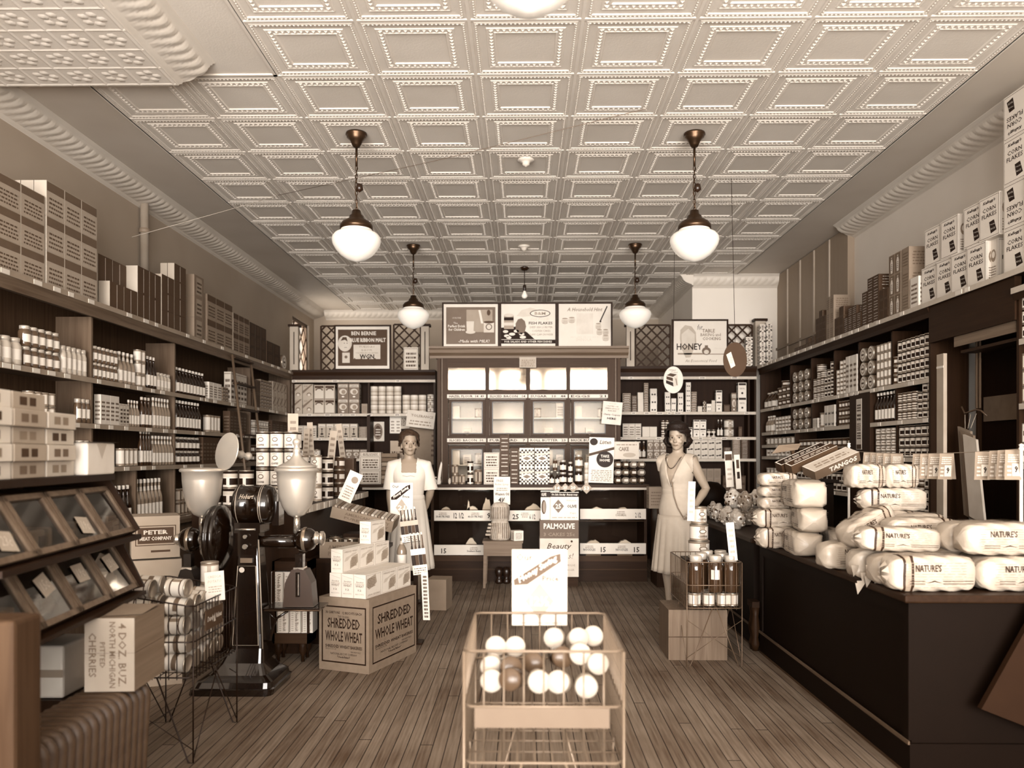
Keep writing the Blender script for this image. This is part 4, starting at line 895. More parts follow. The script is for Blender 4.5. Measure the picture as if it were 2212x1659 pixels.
def run(place, axis, front, z, kind, px0, px1, n, tiers, h, d=None, inset=0.025, desc=None, gap=0.004, seed=None, w=None, jit=1.0, sgn=1):
    """a run of stacks on a shelf; axis 'x': shelf facing the door (front = y), 'y': side shelf (front = x, sgn = wall side)"""
    if axis == 'x': a0, a1 = xy(px0, front), xy(px1, front)
    else: a0, a1 = yx(px0, front), yx(px1, front)
    L_ = abs(a1-a0); pitch = L_/n; w = w or min(pitch-gap, pitch*.96)
    isround = kind.split('_')[0] in ('can', 'tube', 'bottle', 'jar')
    if isround: d = w
    d = d or (w*.6 if kind == 'disc_tin' else w*.8)
    rd = random.Random(seed if seed is not None else int(px0*3+z*100)); desc = desc or DESC[kind]
    rot = 0 if axis == 'x' else (-PI/2 if sgn > 0 else PI/2)
    ts = tiers if isinstance(tiers, (list, tuple)) else [tiers]*n; out = []
    for i in range(n):
        c = a0+(a1-a0)*(i+.5)/n; nt = ts[i]
        jr = rd.uniform(-.05, .05)*jit
        for t in range(nt):
            jx = rd.uniform(-1, 1)*.0015*jit
            if axis == 'x': loc = (c+jx, front+inset+d/2, z+t*(h+.0005))
            else: loc = (front+sgn*(inset+d/2), c+jx, z+t*(h+.0005))
            tw = tierword(t, nt); parts = [desc]
            if n > 1: parts.append((tw+' of ' if tw else '')+ORD[i]+(' stack' if nt > 1 else ' from left'))
            elif tw: parts.append(tw+' of its stack')
            parts.append(place); lab = ', '.join(parts)
            if lab in _seen: lab = lab.replace(desc, desc+' (second run)') if False else lab
            out.append(put(kind, loc, rot+(jr if isround or jit > 1 else jr*.15), w, h, d, lab, desc+' group, '+place))
    return out
def rx(place, Y, z, rows, inset=.02):
    for r in rows: run(place, 'x', Y, z, *r[:6], **{**dict(inset=inset), **(r[6] if len(r) > 6 else {})})
def ry(place, X, sgn, z, rows, inset=.02):
    for r in rows: run(place, 'y', X, z, *r[:6], **{**dict(sgn=sgn, inset=inset), **(r[6] if len(r) > 6 else {})})
# --- back left unit
rx('upper back-left shelf', YBL+.004, Z1, [('box_diag', 629, 676, 2, 2, .195), ('box_arch', 677, 723, 2, 2, .19), ('box_picture', 728, 776, 2, 2, .20), ('box_brown', 780, 793, 1, 1, .13),
   ('tube_a', 798, 866, 4, 1, .365), ('tube_b', 867, 920, 3, 1, .25), ('can_pale', 921, 938, 1, 3, .085)])
rx('middle back-left shelf', YBL+.004, Z2, [('box_words', 640, 683, 3, 1, .16), ('box_anchor', 686, 772, 5, 1, .185), ('box_stripe', 774, 792, 1, 4, .036)])
rx('lower back-left shelf', YBL+.004, Z3, [('can_white', 640, 690, 3, 1, .12), ('box_picture', 745, 792, 3, 1, .12, dict(desc='flowered box'))])
# --- back right unit
rx('upper back-right shelf', YBR+.004, Z1, [('box_stripe', 1345, 1363, 1, 2, .118), ('box_darkstripe', 1364.5, 1377, 1, 2, .104), ('box_plain', 1378, 1390.5, 1, 3, .082), ('box_stripe', 1391.5, 1401.5, 1, 3, .122, dict(desc='slim striped packet')), ('box_eyes', 1405, 1420, 1, 3, .098),
   ('box_eyes', 1437, 1449, 1, 3, .083, dict(desc='white box behind oval sign')), ('box_eyes', 1450.5, 1461.5, 1, 2, .085, dict(desc='small white marked box')), ('box_eyes', 1465, 1477, 1, 3, .08, dict(desc='white dark-lidded box')), ('box_eyes', 1482, 1493, 1, 6, .062, dict(desc='small white cube')),
   ('box_stripe', 1494, 1506, 1, 2, .127, dict(desc='striped upright packet')), ('box_plain', 1508, 1518, 1, 1, .07), ('can_dark', 1519, 1527, 1, 3, .045), ('box_eyes', 1527, 1538, 1, [2], .05, dict(desc='little white carton')), ('box_plain', 1538, 1546, 1, 3, .048, dict(desc='little plain carton')), ('box_dot', 1547.5, 1561, 1, 2, .135), ('box_dark', 1564, 1578, 1, 1, .09), ('box_picture', 1581, 1592, 1, 1, .24), ('box_dot', 1595, 1613.5, 1, 2, .185, dict(desc='large white box with dot'))])
rx('middle back-right shelf', YBR+.004, Z2, [('box_words', 1345, 1386, 3, 1, .17), ('box_plain', 1388, 1420, 2, 1, .13), ('can_stripe', 1429, 1447, 2, 2, .105), ('box_dot', 1483, 1497, 1, 1, .12, dict(desc='single white dotted box')), ('box_dot', 1498.5, 1526.5, 2, 2, .108, dict(desc='white lettered dotted box')), ('can_block', 1528, 1548, 2, 1, .095), ('bottle_dark', 1550, 1563, 2, 1, .22), ('can_white', 1567, 1589, 1, 2, .11, dict(w=.125)), ('box_dark', 1596, 1604, 1, 1, .13)])
rx('lower back-right shelf', YBR+.004, Z3, [('bottle_brown', 1370, 1396, 3, 1, .22), ('box_picture', 1398, 1440, 3, 2, .12), ('box_tie', 1484, 1561, 5, 3, .078), ('box_darkstripe', 1563, 1580, 1, 4, .035), ('box_stripe', 1583, 1600, 1, 4, .062), ('box_darkstripe', 1601, 1618, 1, 5, .05, dict(desc='dark sagging packet'))])
rx('bottom of back-right shelving', YBR+.05, .78, [('box_brown', 1512, 1558, 3, 3, .13), ('box_dark', 1562, 1612, 3, 3, .10)])
b = MB(); b.box(1.215, 2.935, YBR+.006, YBR+.199, .758, .78, DW); b.build('shelf', BR)
# --- tops of the back units
rx('top of back-left shelving', YBL, ZT, [('box_words', 871.5, 904, 1, 1, .30, dict(desc='tall flakes box before the lattice', d=.08, inset=-.0))])
# --- right wall (left = far end)
P = 'upper right-wall shelf'
ry(P, XSR+.004, 1, 1.92, [('bottle_brown', 1646, 1668, 3, 1, .20), ('can_dark', 1674, 1700, 3, [3, 4, 3], .072), ('disc_tin', 1708, 1746, 3, 3, .115), ('can_stripe', 1751, 1775, 3, [3, 5, 4], .07), ('can_block', 1775, 1795, 3, [3, 4, 5], .068), ('can_band', 1801, 1823, 3, [3, 4, 4], .08), ('box_whitelines', 1824, 1848, 3, 1, .34),
   ('disc_tin', 1853, 1886, 2, 3, .125, dict(desc='large round tin, lid outward')), ('can_white', 1887, 1919, 4, 5, .072), ('can_dark', 1923, 1931, 1, 3, .075, dict(desc='single column dark can')), ('can_block', 1932, 1999, 7, 4, .085, dict(desc='packed labelled can')), ], inset=.012)
P = 'second right-wall shelf, far bay'
ry(P, XSR+.004, 1, 1.625, [('bottle_clear', 1650, 1665, 3, 1, .2), ('can_band', 1670, 1704, 5, 2, .085), ('disc_tin', 1708, 1746, 3, 2, .115), ('box_whitelines', 1753, 1764, 2, 1, .10), ('can_white', 1765, 1774, 1, 1, .15), ('box_eyes', 1778, 1800, 3, 2, .105), ('can_dark', 1806, 1832, 4, 3, .077)], inset=.012)
P = 'second right-wall shelf, near bay'
ry(P, XSR+.004, 1, 1.625, [('bottle_dark', 1884, 1926, 6, 1, .25), ('can_stripe', 1932, 1972, 4, 3, .072), ('can_block', 1974, 2006, 3, [3, 4, 4], .067)], inset=.012)
P = 'third right-wall shelf, near bay'
ry(P, XSR+.004, 1, 1.33, [('can_band', 1884, 1928, 4, 5, .048), ('can_block', 1934, 2006, 6, 3, .083)], inset=.012)
P = 'low right-wall shelf, near bay'
ry(P, XSR+.004, 1, .92, [('can_stripe', 1884, 1990, 8, 3, .10), ('can_block', 1990, 2006, 2, 4, .09)], inset=.012)
P = 'short shelf, right wall far corner'
ry(P, XSR+.004, 1, 1.47, [('can_white', 1650, 1710, 7, 1, .085)], inset=.012)
P = 'lower shelf, right wall far bay'
ry(P, XSR+.004, 1, 1.33, [('can_band', 1650, 1708, 7, 1, .085), ('can_dark', 1720, 1832, 12, 2, .09)], inset=.012)
P = 'lowest shelf, right wall far bay'
ry(P, XSR+.004, 1, 1.0, [('can_pale', 1650, 1708, 7, 2, .095), ('can_block', 1716, 1832, 12, 2, .09)], inset=.012)
P = 'bay beyond the alcove'
ry(P, XSR+.004, 1, 2.05, [('can_block', 2197, 2240, 3, 3, .09)], inset=.012)
ry(P, XSR+.004, 1, 1.66, [('can_white', 2197, 2240, 3, 3, .10)], inset=.012)
ry(P, XSR+.004, 1, 1.30, [('can_band', 2197, 2240, 3, 2, .12)], inset=.012)
# --- top of the right wall shelving
P = 'top of right-wall shelving'
ry(P, XSR-.01, 1, ZT, [('box_dark', 1716, 1760, 7, [1, 1, 1, 1, 2, 1, 2], .05, dict(d=.14, desc='small flat box')), ('box_darkwords', 1762, 1784, 3, [4, 5, 4], .065, dict(d=.14)), ('box_brown', 1785, 1801, 2, [3, 3], .14, dict(d=.16)), ('box_darkwords', 1803, 1822, 2, [2, 3], .09, dict(d=.16, desc='dark boxed carton')), ('box_darkstripe', 1823, 1860, 4, [2, 3, 3, 2], .075, dict(d=.17)),
   ('box_darkstripe', 1862, 1898, 3, [3, 4, 4], .10, dict(d=.18, desc='large dark striped carton')), ('box_darkwords', 1900, 1918, 2, [3, 3], .085, dict(d=.16, desc='low pale-edged dark box')), ('box_bottlepic', 1920, 1946, 2, [3, 3], .165, dict(d=.17)), ('box_brown', 1948, 1964, 1, 3, .165, dict(d=.19, desc='brown side-on carton')), ('box_whitelines', 1966, 1984, 1, 1, .235, dict(d=.10, desc='tall pale carton'))], inset=.0)
# corn flakes boxes
def corn(px, tier, face=0, dy=0.0, flip=False, nm='', dz=0.0):
    y = yx(px, XSR+.0); w, h, d = .205, .275, .085
    if face: o = put('box_corn', (XSR+.05+w/2, y+dy, ZT+tier*(h+.001)+dz), 0.06, w, h, d, nm, 'corn flakes boxes on the right shelving', 'box')
    else: o = put('box_corn', (XSR+.01+d/2, y+dy, ZT+tier*(h+.001)+dz), -PI/2+.05, w, h, d, nm, 'corn flakes boxes on the right shelving', 'box')
    if flip: o.rotation_euler.y = PI; o.location.z += h
    return o
PT = 'on the right shelving top'
corn(2004, 0, nm='corn flakes box nearest the brown cartons, bottom row '+PT); corn(2037, 0, nm='second corn flakes box of the bottom row '+PT); corn(2070, 0, nm='third corn flakes box of the bottom row '+PT); corn(2105, 0, nm='fourth corn flakes box of the bottom row '+PT)
corn(2132, 0, face=1, nm='corn flakes box turned edge-on, bottom row, first of two '+PT, dy=0.02); corn(2158, 0, face=1, nm='corn flakes box turned edge-on, bottom row, second of two '+PT, dy=-.005)
corn(2188, 0, nm='corn flakes box below the tall flipped stack '+PT); corn(2231, 0, nm='corn flakes box at the very edge, bottom row '+PT, dy=-.02)
corn(2011, 1, nm='second-row corn flakes box partly hidden at the row end '+PT); corn(2047, 1, nm='second-row corn flakes box standing forward at the left '+PT); corn(2075, 1, face=1, nm='second-row corn flakes box turned edge-on '+PT); corn(2098, 1, nm='second-row corn flakes box squeezed behind its neighbour '+PT); corn(2133, 1, nm='widest visible second-row corn flakes box '+PT)
corn(2188, 1, flip=True, nm='upside-down corn flakes box, second row '+PT); corn(2231, 1, nm='second-row corn flakes box at the picture edge '+PT, dy=-.02)
corn(2188, 2, nm='upright corn flakes box in the third row '+PT); corn(2188, 3, flip=True, nm='upside-down corn flakes box on the very top '+PT); corn(2231, 2, face=1, nm='third-row corn flakes box at the picture edge '+PT, dy=-.02); corn(2231, 3, face=1, nm='topmost edge-on corn flakes box '+PT, dy=-.02)
# --- left wall (left = near end)
P = 'upper left-wall shelf'
ry(P, XSL-.004, -1, 1.90, [('jar_pale', -30, 60, 4, 1, .17), ('jar_glass', 62, 140, 5, 2, .13), ('jar_pale', 142, 196, 5, 1, .19), ('jar_glass', 210, 262, 6, 2, .12), ('bottle_clear', 265, 300, 4, 1, .25), ('can_white', 305, 322, 2, 3, .10), ('bottle_dark', 325, 345, 3, 1, .27), ('jar_pale', 346, 375, 4, 1, .15, dict(desc='squat white jar')), ('bottle_dark', 388, 450, 9, 1, .24, dict(desc='dark white-labelled bottle')), ('box_whitelines', 455, 482, 3, 1, .17), ('box_stripe', 484, 496, 2, 1, .15), ('box_words', 502, 536, 5, 1, .33), ('box_darkwords', 549, 565, 2, 2, .16), ('box_stripe', 566, 590, 4, 2, .17), ('box_diag', 592, 622, 4, 2, .18)], inset=.015)
P = 'second left-wall shelf'
ry(P, XSL-.004, -1, 1.573, [('jar_pale', 10, 60, 3, 1, .15), ('can_white', 70, 130, 4, 2, .09), ('jar_glass', 175, 203, 3, 1, .17), ('box_whitelines', 222, 262, 4, 1, .22), ('box_words', 263, 283, 3, 1, .17), ('bottle_clear', 284, 308, 4, 1, .21), ('bottle_brown', 313, 335, 3, 1, .25), ('bottle_clear', 337, 374, 6, 1, .26, dict(desc='white-labelled bottle, capped')), ('bottle_dark', 388, 440, 8, 1, .27), ('can_white', 455, 482, 4, 1, .17), ('box_dark', 500, 535, 5, 1, .24), ('can_pale', 552, 585, 6, 2, .09), ('box_dark', 590, 622, 4, 1, .2, dict(desc='dark corner box'))], inset=.015)
P = 'third left-wall shelf'
ry(P, XSL-.004, -1, 1.26, [('jar_glass', 180, 203, 2, 1, .19), ('can_white', 268, 306, 4, 1, .14), ('bottle_brown', 310, 334, 4, 1, .29), ('bottle_clear', 336, 381, 7, 1, .25), ('jar_dark', 388, 438, 6, 2, .125), ('box_dark', 442, 482, 6, 1, .26), ('box_darkwords', 500, 535, 5, 1, .25), ('can_dark', 550, 620, 9, 2, .10)], inset=.015)
P = 'bottom ledge, left wall'
ry(P, XSL-.004, -1, .80, [('bottle_dark', 236, 292, 6, 1, .31), ('bottle_clear', 303, 358, 7, 1, .35), ('can_grey', 390, 420, 4, 2, .12), ('box_dark', 425, 480, 6, 1, .27)], inset=.015)
# tall cartons on top of the left wall shelving, ends towards the door
def endbox(name, w, d, h, side, end, n_side='lines'):
    key = ('endbox', w, d, h, side, end, n_side)
    if key not in _meshes:
        b = MB(); S_, E_ = T(side, var=.05), T(end*.86, var=.04); b.box(-w/2, w/2, -d/2, d/2, 0, h, S_, alt={'y': E_, 'Z': S_, 'Y': E_})
        o, r = (w/2, 0, 0), (0, 1, 0)
        if n_side == 'bands': b.decal(o, r, U_, -d*.48, d*.48, h*.72, h*.98, T(side*.55)); b.lines(o, r, U_, -d*.4, d*.4, h*.12, h*.62, 4, T(side*.5), seed=4)
        elif n_side == 'cross': b.decal(o, r, U_, -d*.3, d*.3, h*.1, h*.9, T(min(1, side*1.3))); b.lines(o, r, U_, -d*.25, d*.25, h*.2, h*.8, 3, D1, e=.0014)
        else: b.decal(o, r, U_, -d*.02, d*.02, h*.05, h*.95, W2)
        _meshes[key] = b.mesh('carton')
    return _meshes[key]
LT_ = 2.4455
def stackY(desc, px0, nx, ny, nt, w, d, h, side, end, ns, x0=XSL-.01, skip=(), place='left shelving top'):
    y0 = yx(px0, XSL)
    for j in range(ny):
        for i in range(nx):
            for t in range(nt):
                if (i, j, t) in skip: continue
                o = bpy.data.objects.new('carton', endbox('carton', w, d, h, side, end, ns)); C.objects.link(o)
                o.location = (x0-w/2-i*(w+.004), y0+d/2+j*(d+.004), LT_+t*(h+.001))
                lab = '%s, %s layer, %s file, %s row back, %s' % (desc, ('bottom', 'second', 'third', 'fourth', 'fifth')[t], ORD[i], ORD[j], place)
                if nx == 1: lab = '%s, %s layer, %s row back, %s' % (desc, ('bottom', 'second', 'third', 'fourth', 'fifth')[t], ORD[j], place)
                tag(o, lab, 'box', desc+' group '+place)
stackY('white-ended banded carton', 104, 3, 3, 3, .082, .20, .228, .62, .86, 'bands')
stackY('nearest banded carton', -8, 2, 2, 3, .10, .24, .19, .60, .80, 'bands', x0=XSL-.01)
stackY('dark-sided carton, white end', 240, 3, 2, 2, .085, .21, .205, .26, .80, 'plainline', skip=((0, 0, 1), (0, 1, 1)))
stackY('small dark-sided carton', 300, 1, 2, 2, .095, .20, .21, .24, .85, 'plainline')
stackY('tall dark carton, pale end', 352, 2, 2, 4, .06, .24, .15, .25, .78, 'plainline', skip=((0, 0, 3), (1, 0, 3)))
stackY('mottled tall carton', 422, 2, 1, 3, .09, .22, .20, .42, .55, 'cross')
stackY('pale slim carton', 450, 1, 3, 2, .09, .22, .24, .48, .50, 'bands')
stackY('grey-banded slim carton', 506, 2, 3, 2, .07, .16, .21, .42, .66, 'bands')
stackY('black patterned box', 541, 1, 3, 3, .10, .19, .135, .16, .40, 'cross')
stackY('dark low box', 578, 1, 2, 2, .12, .26, .14, .15, .34, 'cross')
ry('left shelving top, far end', XSL+.0, -1, LT_, [('disc_tin', 608, 620, 1, 1, .19, dict(desc='large round tin standing on edge'))], inset=.0)
# back right corner, top of the shelving
y_c = YBR+.02
for i, (a, c, n, hh) in enumerate(((1611, 1626, 3, .125), (1641, 1654, 4, .125), (1655, 1668, 4, .13))):
    run('top corner by the dark post', 'x', y_c if i == 0 else 9.93, ZT, 'box_check', a, c, 1, n, hh, d=.09, desc=('left', 'middle', 'right')[i]+' checkered box', inset=.0)
# ---------------------------------------------------------------- lamps and ceiling things
BRZ = mat(0.24, 0.3, metal=0.8, var=.2); GLOBE = emis(.90, .22)
def pendant(X, Y, zb, label):
    r = tag(empty('pendant_lamp', (X, Y, ZC)), label, 'lamp', 'globe pendant lamps'); d = zb-ZC
    b = MB(); b.lathe([(.0, 0.0), (.075, 0), (.078, -.014), (.066, -.022), (.07, -.032), (.045, -.055), (.032, -.085), (.022, -.10), (0, -.10)], BRZ, n=24); b.build('canopy', r)
    b = MB(); b.lathe([(.009, -.10), (.009, -.24)], BRZ, n=8)
    top = -.24; bot = d+.36; n = int((top-bot)/.028)
    for i in range(n):
        z = top-(i+.5)*(top-bot)/n; a = PI/2*(i % 2)
        pts = [(.009*math.cos(q)*math.cos(a), .009*math.cos(q)*math.sin(a), z+.019*math.sin(q)) for q in [2*PI*k/8 for k in range(8)]]
        b.tube(pts, .0028, BRZ, n=4, closed=True)
    b.tube([(.006, 0, top), (-.010, .0, top-.15), (.012, 0, top-.35), (0, 0, bot)], .003, BRZ, n=5); b.build('chain', r)
    b = MB(); b.lathe([(.0, -.0), (.022, -.0), (.028, -.04), (.0, -.06)], mat(.12, .3), n=10, c=(.022, 0, top-.13)); b.build('pull_switch', r)
    b = MB(); b.lathe([(0, bot+.01), (.03, bot+.01), (.036, bot-.02), (.05, bot-.03), (.055, bot-.05), (.10, bot-.075), (.118, bot-.10), (.118, bot-.13), (.0, bot-.13)], BRZ, n=28); b.build('fitter', r)
    g = d; b = MB(); P_ = [(0, 0), (.012, 0.0), (.03, .006), (.07, .018), (.115, .048), (.148, .085), (.168, .12), (.176, .15), (.172, .175), (.155, .198), (.125, .212), (.112, .225), (.112, .24)]
    b.lathe([(a, g+z) for a, z in P_], GLOBE, n=40); b.build('globe', r)
    return r
def cap_of(px, py): return at_z(px, py, ZC)
for (px, py), lab in (((770, 288), 'front left pendant lamp with white globe and chain'), ((1500, 288), 'front right pendant lamp with white globe and chain'),
                      ((893, 530), 'rear left pendant lamp with white globe, before the malt poster'), ((1372, 528), 'rear right pendant lamp with white globe, before the honey poster')):
    p = cap_of(px, py); pendant(p.x, p.y, 2.75, lab)
pendant(.02, 2.54, 2.76, 'nearest pendant globe, cut off by the top picture edge')
p = cap_of(1133, 577); r = tag(empty('bare_bulb', p), 'bare light bulb hanging above the cabinet posters', 'lamp')
b = MB(); b.lathe([(0, 0), (.06, 0), (.055, -.02), (.03, -.04), (0, -.04)], mat(.12, .3), n=16); b.build('canopy', r)
zb = zy(645, p.y)-ZC; b = MB(); b.tube([(0, 0, -.03), (0, 0, zb+.15)], .006, mat(.10), n=6); b.build('cord', r)
b = MB(); b.lathe([(.012, zb+.17), (.02, zb+.16), (.022, zb+.10), (.018, zb+.095)], mat(.10, .4), n=12); b.build('socket', r)
b = MB(); b.lathe([(.014, zb+.10), (.016, zb+.08), (.034, zb+.045), (.036, zb+.03), (.025, zb+.008), (0, zb)], emis(.85, .3), n=16); b.build('bulb', r)
for (px, py), lab in (((1136, 344), 'nearer white porcelain ceiling rosette on the centre line'), ((1132, 531), 'farther white porcelain ceiling rosette above the cabinet')):
    p = cap_of(px, py); b = MB(); b.lathe([(.065, 0), (.068, -.012), (.04, -.02), (.03, -.03), (.028, -.045), (.012, -.055), (0, -.06)], mat(.82, .25, coat=.4), n=24)
    o = b.build('ceiling_rosette', None, p); tag(o, lab, 'rosette')
# oval hanging signs
def oval(px, pyt, pyb, ptop, pwid, draw, body, label):
    p = cap_of(*ptop); Y = p.y; w = pwid/F*Y/2; z0, z1 = zy(pyb, Y), zy(pyt, Y); h = (z1-z0)/2; X = xy(px, Y)
    r = tag(empty('oval_sign', (X, Y, (z0+z1)/2)), label, 'sign')
    n = 36; pts = [(w*math.cos(2*PI*i/n), h*math.sin(2*PI*i/n)) for i in range(n)]
    b = MB(); b.prism(pts, 0, .006, body); draw(b, w, h); b.build('board', r)
    b = MB(); b.tube([(0, .003, h*.98), (p.x-X, .003, ZC-(z0+z1)/2-.002)], .0022, mat(.12), n=4); b.build('string', r)
    return r
def o1(b, w, h):
    o = (0, -.0005, 0); b.text('SWEAT', o, R_, U_, -.1*w, h*.72, w*.75, h*.10, D1, ang=-.1); b.text('TOAST', o, R_, U_, .1*w, h*.55, w*.7, h*.10, D1, ang=-.1)
    b.pdecal(o, R_, U_, [(-.75*w, -.25*h), (-.75*w, .30*h), (-.05*w, .18*h), (.02*w, -.5*h)], W2); b.pdecal(o, R_, U_, [(-.7*w, .34*h), (-.3*w, .50*h), (.4*w, .40*h), (-.05*w, .22*h)], D1, e=.001)
    b.pdecal(o, R_, U_, [(-.75*w, -.25*h), (-.75*w, -.02*h), (-.02*w, -.2*h), (.02*w, -.5*h)], D2, e=.0015); b.pdecal(o, R_, U_, [(-.7*w, .05*h), (-.7*w, .27*h), (-.05*w, .14*h), (-.03*w, -.1*h)], D1, e=.0015)
    b.pdecal(o, R_, U_, [(.0*w, .18*h), (.42*w, .36*h), (.5*w, -.4*h), (.05*w, -.5*h)], W2, e=.001); b.pdecal(o, R_, U_, [(.2*w, .1*h), (.3*w, .12*h), (.42*w, -.4*h), (.34*w, -.4*h)], G3, e=.0015)
oval(1454.5, 792, 850, (1457, 533), 42, o1, W1, 'pale oval sign with a bread box picture hanging on a string')
def o2(b, w, h):
    o = (0, -.0005, 0); b.pdecal(o, R_, U_, [(-.75*w, .28*h), (-.35*w, .45*h), (.02*w, -.35*h), (-.35*w, -.5*h)], W2); b.lines(o, R_, U_, -.45*w, -.2*w, -.2*h, .2*h, 4, G1, e=.0012)
oval(1588, 740, 815, (1580, 384), 51, o2, mat(.22, .7), 'dark oval sign back with a pale sticker, hanging on a string')
# cords along the ceiling
b = MB(); a, c = at_z(600, 422, ZC-.03), at_z(1395, 235, ZC-.03); b.tube([a, (a+c)/2-Vector((0, 0, .02)), c], .002, mat(.35), n=4); tag(b.build('thin_wire'), 'thin cord stretched diagonally across the tin ceiling', 'cord')
b = MB(); a = at_x(285, 512, XSL-.15); c = at_z(598, 424, ZC-.035); b.tube([a, c], .0022, mat(.75), n=4); tag(b.build('thin_wire'), 'pale cord running from the left shelf top up to the ceiling', 'cord')
# sign taped to the cabinet and papers
def sheet(name, px0, px1, py0, py1, Y, body, draw, label, rot=0.0, cat='sign', th=.003, yaw=0.0, bend=0):
    w, h = (px1-px0)/F*Y, (py1-py0)/F*Y; X, Z = (xy(px0, Y)+xy(px1, Y))/2, (zy(py0, Y)+zy(py1, Y))/2
    b = MB()
    if bend:
        n = 6
        for i in range(n):
            za, zb_ = -h/2+h*i/n, -h/2+h*(i+1)/n; ya, yb_ = -bend*math.sin(PI*i/n), -bend*math.sin(PI*(i+1)/n)
            b.quad((-w/2, ya, za), (w/2, ya, za), (w/2, yb_, zb_), (-w/2, yb_, zb_), body); b.quad((w/2, ya+th, za), (-w/2, ya+th, za), (-w/2, yb_+th, zb_), (w/2, yb_+th, zb_), body)
    else: b.box(-w/2, w/2, 0, th, -h/2, h/2, body)
    draw(b, (0, -bend-.0003, 0), R_, U_, w, h); o = b.build(name, None, (X, Y, Z)); o.rotation_euler = (0, rot, yaw); return tag(o, label, cat)
def d_charity(b, o, r, u, w, h):
    b.text('WE ACCEPT', o, r, u, 0, h*.41, w*.4, h*.03, G3)
    for i, (t, ww) in enumerate((('UNITED OR', .62), ('EMERGENCY', .7), ('RELIEF', .42))): b.text(t, o, r, u, 0, h*(.30-.10*i), w*ww, h*.055, G3, bold=.01)
    b.text('Charity Coupons', o, r, u, 0, -h*.08, w*.86, h*.10, D1, shear=.15, bold=.02); b.text('HERE', o, r, u, 0, -h*.24, w*.46, h*.09, D2, bold=.04)
sheet('charity_sign', 1301, 1343, 868, 917, CF-.10, mat(.86, .7), d_charity, 'pale charity coupons sign fixed to the cabinet right edge', rot=.09)
def d_anc(b, o, r, u, w, h):
    b.text('TOLERANCE', o, r, u, w*.05, h*.20, w*.8, h*.16, G2, bold=.03); b.lines(o, r, u, -w*.4, w*.4, -h*.35, h*.0, 2, G2)
YS = 8.9
sheet('paper_sheet', 878, 939, 888, 924, YBL-.012, mat(.80, .7), d_anc, 'pale printed sheet pinned left of the tall cabinet', rot=.12)
sheet('wrapping_paper', 884, 941, 915, 1003, YBL+.27, mat(.46, .8), lambda b, o, r, u, w, h: b.lines(o, r, u, w*.34, w*.45, -h*.3, h*.3, 5, D1, seed=9), 'large brown paper sheet hanging behind the woman in white', rot=.03)
sheet('paper_sheet', 852, 884, 896, 926, YBL+.27, mat(.72, .7), lambda b, o, r, u, w, h: b.lines(o, r, u, -w*.4, w*.4, -h*.3, h*.3, 6, D1, seed=2, fill=.6), 'small spotted sheet hanging above the woman in white', rot=-.05)
sheet('towel_card', 803, 830, 911, 953, YBL+.262, W2, lambda b, o, r, u, w, h: (b.disc(o, r, u, 0, 0, w*.38, G3, ry=h*.42), b.disc(o, r, u, 0, 0, w*.26, D1, ry=h*.3, e=.0014), b.lines(o, r, u, -w*.2, w*.2, -h*.2, h*.2, 3, W2, e=.002)), 'pale card with dark oval picture on the back-left upright')
for k, (a, c) in enumerate(((836, 846), (848, 858))):
    sheet('hanging_towel', a+6, c+8, 898, 936, YBL+.265, W1, lambda b, o, r, u, w, h: b.lines(o, r, u, -w*.3, w*.3, -h*.4, h*.3, 4, G3, seed=6), ('left', 'right')[k]+' of two narrow white hanging cloths, back-left bay', rot=.0)
# strip of paper on the right pilaster
def d_strip(b, o, r, u, w, h):
    b.decal(o, r, u, -w*.42, w*.42, -h*.49, -h*.40, D1)
    for i, (y, n) in enumerate(((.30, 3), (.12, 2), (-.08, 4), (-.25, 3))): b.lines(o, r, u, -w*.35, w*.35, h*y-.02, h*y+.05, n, D1, seed=i+3, fill=.55)
ym = (yp0+yp1)/2; b = MB(); w, h = .115, zx(862, 1856, XSR) if False else (at_x(1856, 862, XSR).z-at_x(1856, 971, XSR).z)
b.box(-.002, 0, -w/2, w/2, -h/2, h/2, mat(.82, .7)); d_strip(b, (-.0022, 0, 0), (0, -1, 0), U_, w, h)
tag(b.build('paper_strip', None, (XSR-.006, ym, (at_x(1856, 862, XSR).z+at_x(1856, 971, XSR).z)/2)), 'long narrow printed paper strip on the right wall pilaster', 'paper')
# paper bags hanging in the alcove, and a notice board
bg = tag(empty('paper_bag_rack', (3.14, 5.52, 1.55)), 'paper bags hanging from a wire hook in the dark alcove', 'bags')
y0 = yx(2085, XR-.15)
b = MB(); 
for q in (-.02, .02): b.box(-.01, .0, q-.006, q+.006, .12, .62, wood(.3, 'Z'))
b.tube([(0, -.10, .06), (-.02, -.06, .10), (-.02, .0, .11), (-.03, .12, .09), (-.03, .16, .14)], .006, mat(.3, .4), n=6); b.build('hook', bg)
for i in range(3):
    b = MB(); y = .10-i*.07; dy = i*.03
    pts = [(y+.06, .0-dy), (y-.10, -.04-dy), (y-.20, -.66), (y-.02, -.62), ]
    b.prism([(p[0], p[1]) for p in pts], -.06-i*.02, -.045-i*.02, mat((.50, .42, .72)[i], .8), plane='yz'); b.tube([(-.04, y, .08), (-.05-i*.02, y-.02, -.02)], .003, mat(.6), n=4); b.build('paper_bag', bg)
pz = at_x(2165, 880, XR-.05); b = MB(); y1 = yx(2126, XR-.05); y0b = yx(2203, XR-.05); z1, z0 = pz.z+.085, pz.z-.09
b.box(XR-.055, XR-.045, y0b, y1, z0, z1, mat(.40, .8, var=.12, scale=14)); b.lathe([(.008, 0), (.01, .004), (0, .01)], W2, n=8, c=(0, 0, 0)) if False else None
tag(b.build('notice_board'), 'plain grey-brown board pinned inside the dark alcove', 'board')
